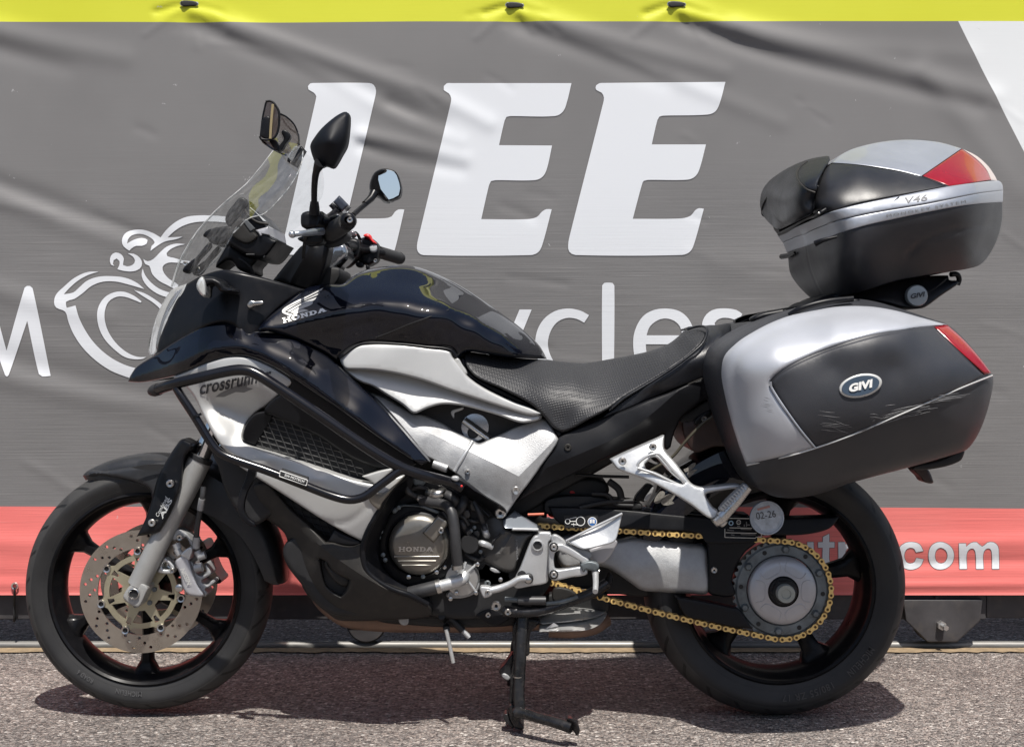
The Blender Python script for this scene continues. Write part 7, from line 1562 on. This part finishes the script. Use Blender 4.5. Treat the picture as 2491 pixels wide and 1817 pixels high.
tube('lid_hinge', [(*one(G5, 440, 808), .22), (*one(G5, 490, 785), .14), (*one(G5, 640, 700), -.05), (*one(G5, 730, 660), -.268), (*one(G5, 780, 628), -.27)], [.0060, .0055, .0035, .0050, .0040], BLACK, seg=10)
screw(*one(G5, 728, 658), -.276, 3, STEEL, socket=False)
tube('lid_hinge', [(*one(G5, 455, 975), .24), (*one(G5, 510, 965), .17), (*one(G5, 550, 945), .10)], [.0065, .0060, .0030], BLACK, seg=10)
tube('lid_catch', [(*one(G5, 700, 880), -.268), (*one(G5, 750, 858), -.276), (*one(G5, 860, 830), -.282)], [.0065, .0050, .0026], BLACK, seg=10)
# mounting plate below
panel('rack_plate', G5((705, 1302), (740, 1268), (900, 1225), (1300, 1140), (1670, 1112), (1680, 1145), (1740, 1150), (1755, 1165), (1620, 1260), (1500, 1345), (1440, 1356), (1350, 1350), (1200, 1312), (1000, 1285), (850, 1280)), [(*one(G5, 710, 1300), -.10), (*one(G5, 1300, 1150), -.12), (*one(G5, 1440, 1340), -.150), (*one(G5, 1750, 1160), -.10), (*one(G5, 1300, 1300), -.148), (*one(G5, 1000, 1270), -.13)], BLACK, roll=8, drop=.01, thick=0, mirror=True, bridge=.16)
tube('rack_release', [(*one(G5, 1690, 1105), -.09), (*one(G5, 1735, 1105), -.085), (*one(G5, 1752, 1140), -.08), (*one(G5, 1740, 1180), -.08)], .006, BLACK, seg=10)
lk = one(G5, 1443, 1260)
disc_at('lock_badge', *lk, -.158, [(26, .012), (26.2, -.001), (24, -.004), (0, -.005)], M('lock_badge_silver', (.33, .36, .38), .35, .4), seg=40)
decal_text('badge_lettering', 'GIVI', (lk[0] + 2, lk[1] - 1), 34, 12, 10, -.163, KDEC, off=-.002, bold=.03, shear=.3)
slab('rack_arm', NA((1950, 770), (2050, 755), (2200, 745), (2230, 720), (2080, 735), (1985, 728)), -.10, .10, DARK, roll=3)

# ================================================================== SIDE CASES
PC = [(*one(G3, 695, 420), -.34), (*one(G3, 740, 310), -.36), (*one(G3, 950, 175), -.34), (*one(G3, 1250, 80), -.31), (*one(G3, 1500, 72), -.31), (*one(G3, 1800, 165), -.32), (*one(G3, 1960, 265), -.33), (*one(G3, 2100, 440), -.34), (*one(G3, 2070, 640), -.34), (*one(G3, 1980, 800), -.34), (*one(G3, 1700, 895), -.37), (*one(G3, 1230, 1035), -.36), (*one(G3, 1000, 1045), -.36), (*one(G3, 870, 910), -.36), (*one(G3, 760, 640), -.36),
      (*one(G3, 850, 400), -.432), (*one(G3, 1000, 300), -.448), (*one(G3, 1300, 190), -.440), (*one(G3, 1500, 150), -.425), (*one(G3, 1700, 190), -.425), (*one(G3, 1000, 500), -.468), (*one(G3, 1300, 400), -.485), (*one(G3, 1600, 400), -.480), (*one(G3, 1900, 400), -.435), (*one(G3, 1200, 780), -.470), (*one(G3, 1500, 650), -.488), (*one(G3, 1900, 520), -.440), (*one(G3, 1000, 800), -.452), (*one(G3, 900, 700), -.432), (*one(G3, 1100, 930), -.430), (*one(G3, 1500, 820), -.440), (*one(G3, 1900, 680), -.415), (*one(G3, 1000, 960), -.41)]
PSIL = M('case_silver_paint', (.45, .465, .50), .43, .4, .12, var=.03, vscale=8, rvar=.04)
PDRK = M('case_textured_black', (.026, .0275, .033), .48, var=.10, vscale=10, bump=.2, bscale=800, rvar=.05, grime=.05)
def side_case(sgn, label):
    base = P(*one(G3, 1300, 1050), -.30)
    thing('side_case', label, 'luggage case', (base.x, sgn * .33 * 1.0, base.z), 'hard cases on the motorcycle')
    def pn(name, pts, ctrl, mat, **kw):
        v, f, fld = panel_geo(pts, ctrl, **kw)
        if sgn > 0: v = [Vector((a.x, -a.y, a.z)) for a in v]; f = [tuple(reversed(x)) for x in f]
        return build(name, v, f, mat, 'cur', 60)
    pn('case_shell', G3((692, 440), (695, 385), (722, 312), (800, 250), (950, 170), (1100, 114), (1250, 74), (1400, 57), (1500, 67), (1650, 109), (1800, 159), (1882, 188), (1962, 258), (2042, 350), (2097, 428), (2110, 452), (2103, 525), (2073, 642), (2032, 742), (1982, 812), (1940, 832), (1700, 902), (1400, 982), (1230, 1041), (1100, 1061), (1000, 1052), (928, 1012), (868, 922), (818, 802), (758, 642), (708, 505)), PC, PDRK, roll=26, drop=.045, thick=.20, step=10, back=True)
    sc_ = [(a[0], a[1], a[2] - .005) for a in PC]
    pn('silver_cover', G3((735, 420), (750, 345), (800, 290), (870, 240), (1000, 172), (1150, 122), (1300, 97), (1450, 92), (1600, 112), (1750, 152), (1876, 187, 1), (1700, 206), (1500, 241), (1300, 301), (1150, 361), (1040, 421), (985, 472), (990, 502), (1060, 611), (1140, 721), (1211, 809, 1), (1080, 846), (866, 894, 1), (828, 790), (775, 620), (742, 490)), sc_, PSIL, roll=12, drop=.010, thick=.012, step=9,
       bumps=[(G3((870, 890), (850, 760), (820, 600), (800, 420), (830, 330), (950, 240), (1150, 165), (1400, 125), (1700, 160)), 10, .004)])
    pn('centre_panel', G3((996, 488), (1003, 468), (1045, 429), (1150, 369), (1300, 309), (1500, 249), (1700, 214), (1812, 202, 1), (1890, 285), (1985, 378), (2062, 440, 1), (1950, 500), (1700, 608), (1400, 736), (1216, 802, 1), (1142, 715), (1064, 606)), sc_, PDRK, roll=5, drop=.005, thick=.012, step=9)
    pn('case_reflector', G3((1813, 198, 1), (1878, 188, 1), (1962, 264), (2042, 354), (2100, 430, 1), (2066, 438, 1), (1985, 364), (1892, 276)), [(a[0], a[1], a[2] - .007) for a in PC], REDL, roll=6, drop=.008, thick=.02, step=7)
    pc = tps(PC)
    if sgn < 0:
        for pts, m, r in ((((866, 896), (1080, 848), (1215, 808), (1400, 742), (1700, 614), (1950, 505), (2105, 443)), SDEC, .0016), (((985, 474), (990, 504), (1060, 613), (1140, 723), (1212, 808)), SILVER, .0022)):
            tube('seam_highlight', [(*one(G3, *p), float(pc(np.array(G3(p)))[0]) - .0055) for p in pts], r, m, seg=6)  # the silver decal tube paints the pale highlight of the seam
        # badge
        bx, by = one(G3, 1440, 495); ca, sa = math.cos(R(13)), math.sin(R(13))
        def ell(rx, ry): return [(bx + rx * math.cos(t) * ca + ry * math.sin(t) * sa, by - rx * math.cos(t) * sa + ry * math.sin(t) * ca) for t in np.linspace(0, 2 * math.pi, 28, endpoint=False)]
        yb = float(pc(np.array([(bx, by)]))[0]) - .006
        panel('case_badge', ell(53, 28), yb - .002, SDEC, thick=.006, roll=4, drop=.003, step=5)
        panel('badge_field', ell(46.5, 23), yb - .004, LOGOBG, thick=.003, step=5)
        decal_text('badge_lettering', 'GIVI', (bx, by), 58, 20, 13, yb - .005, WDEC, off=-.001, bold=.055, shear=.3)
        # scratches
        SCR_ = M('pale_scratch', (.17, .17, .175), .6)
        rr = random.Random(3)
        gsx = []
        for (x0, y0, x1, y1, n) in ((1230, 640, 1400, 660, 2), (1240, 700, 1400, 715, 4), (1280, 680, 1420, 735, 3), (1480, 655, 1560, 665, 2), (1500, 680, 1700, 620, 7), (1600, 640, 1850, 590, 8), (1800, 570, 2000, 545, 6), (1560, 575, 1650, 565, 1), (950, 560, 1000, 575, 2), (940, 600, 1010, 615, 3), (960, 625, 1010, 640, 2), (1420, 740, 1520, 700, 5)):
            for k in range(n):
                sx = x0 + rr.uniform(-10, 10); sy = y0 + rr.uniform(-22, 22); ln = rr.uniform(.45, 1); ex = sx + (x1 - x0) * ln; ey = sy + (y1 - y0) * ln
                pts = [one(G3, sx, sy), one(G3, (sx + ex) / 2, (sy + ey) / 2 + rr.uniform(-4, 4)), one(G3, ex, ey)]
                gsx.append(tube_geo([P(*p, float(pc(np.array([p]))[0]) - .0049) for p in pts], [.0002, .00055, .0002], 4, 3))
        v, f = join(*gsx); o = build('scratches', v, f, SCR_); o['kind'] = 'stuff'
        panel('case_handle', G3((1075, 145), (1100, 115), (1200, 82), (1330, 60), (1420, 55), (1440, 70), (1360, 92), (1250, 108), (1150, 135)), -.295, BLACK, roll=6, drop=.008, thick=.03)
        tube('handle_bar', [(*one(G3, 1080, 140), -.33), (*one(G3, 1140, 105), -.34), (*one(G3, 1260, 72), -.34), (*one(G3, 1400, 56), -.33)], .0065, BLACK, seg=12)
        panel('case_foot', G3((1830, 872), (1960, 818), (1965, 830), (1940, 875), (1820, 912), (1700, 918), (1705, 900)), -.26, DARK, thick=.03, roll=5, drop=.006)
        panel('case_latch', G3((1708, 905), (1772, 910), (1808, 978), (1800, 988), (1760, 980), (1745, 960)), -.20, MAROON, thick=.04, roll=5, drop=.008)
side_case(-1, 'silver and dark grey hard case with oval badge and scratches on the motorcycle flank')
side_case(1, 'matching hard case on the banner side of the motorcycle, hidden behind the badged one')
bpy.context.view_layer.update()
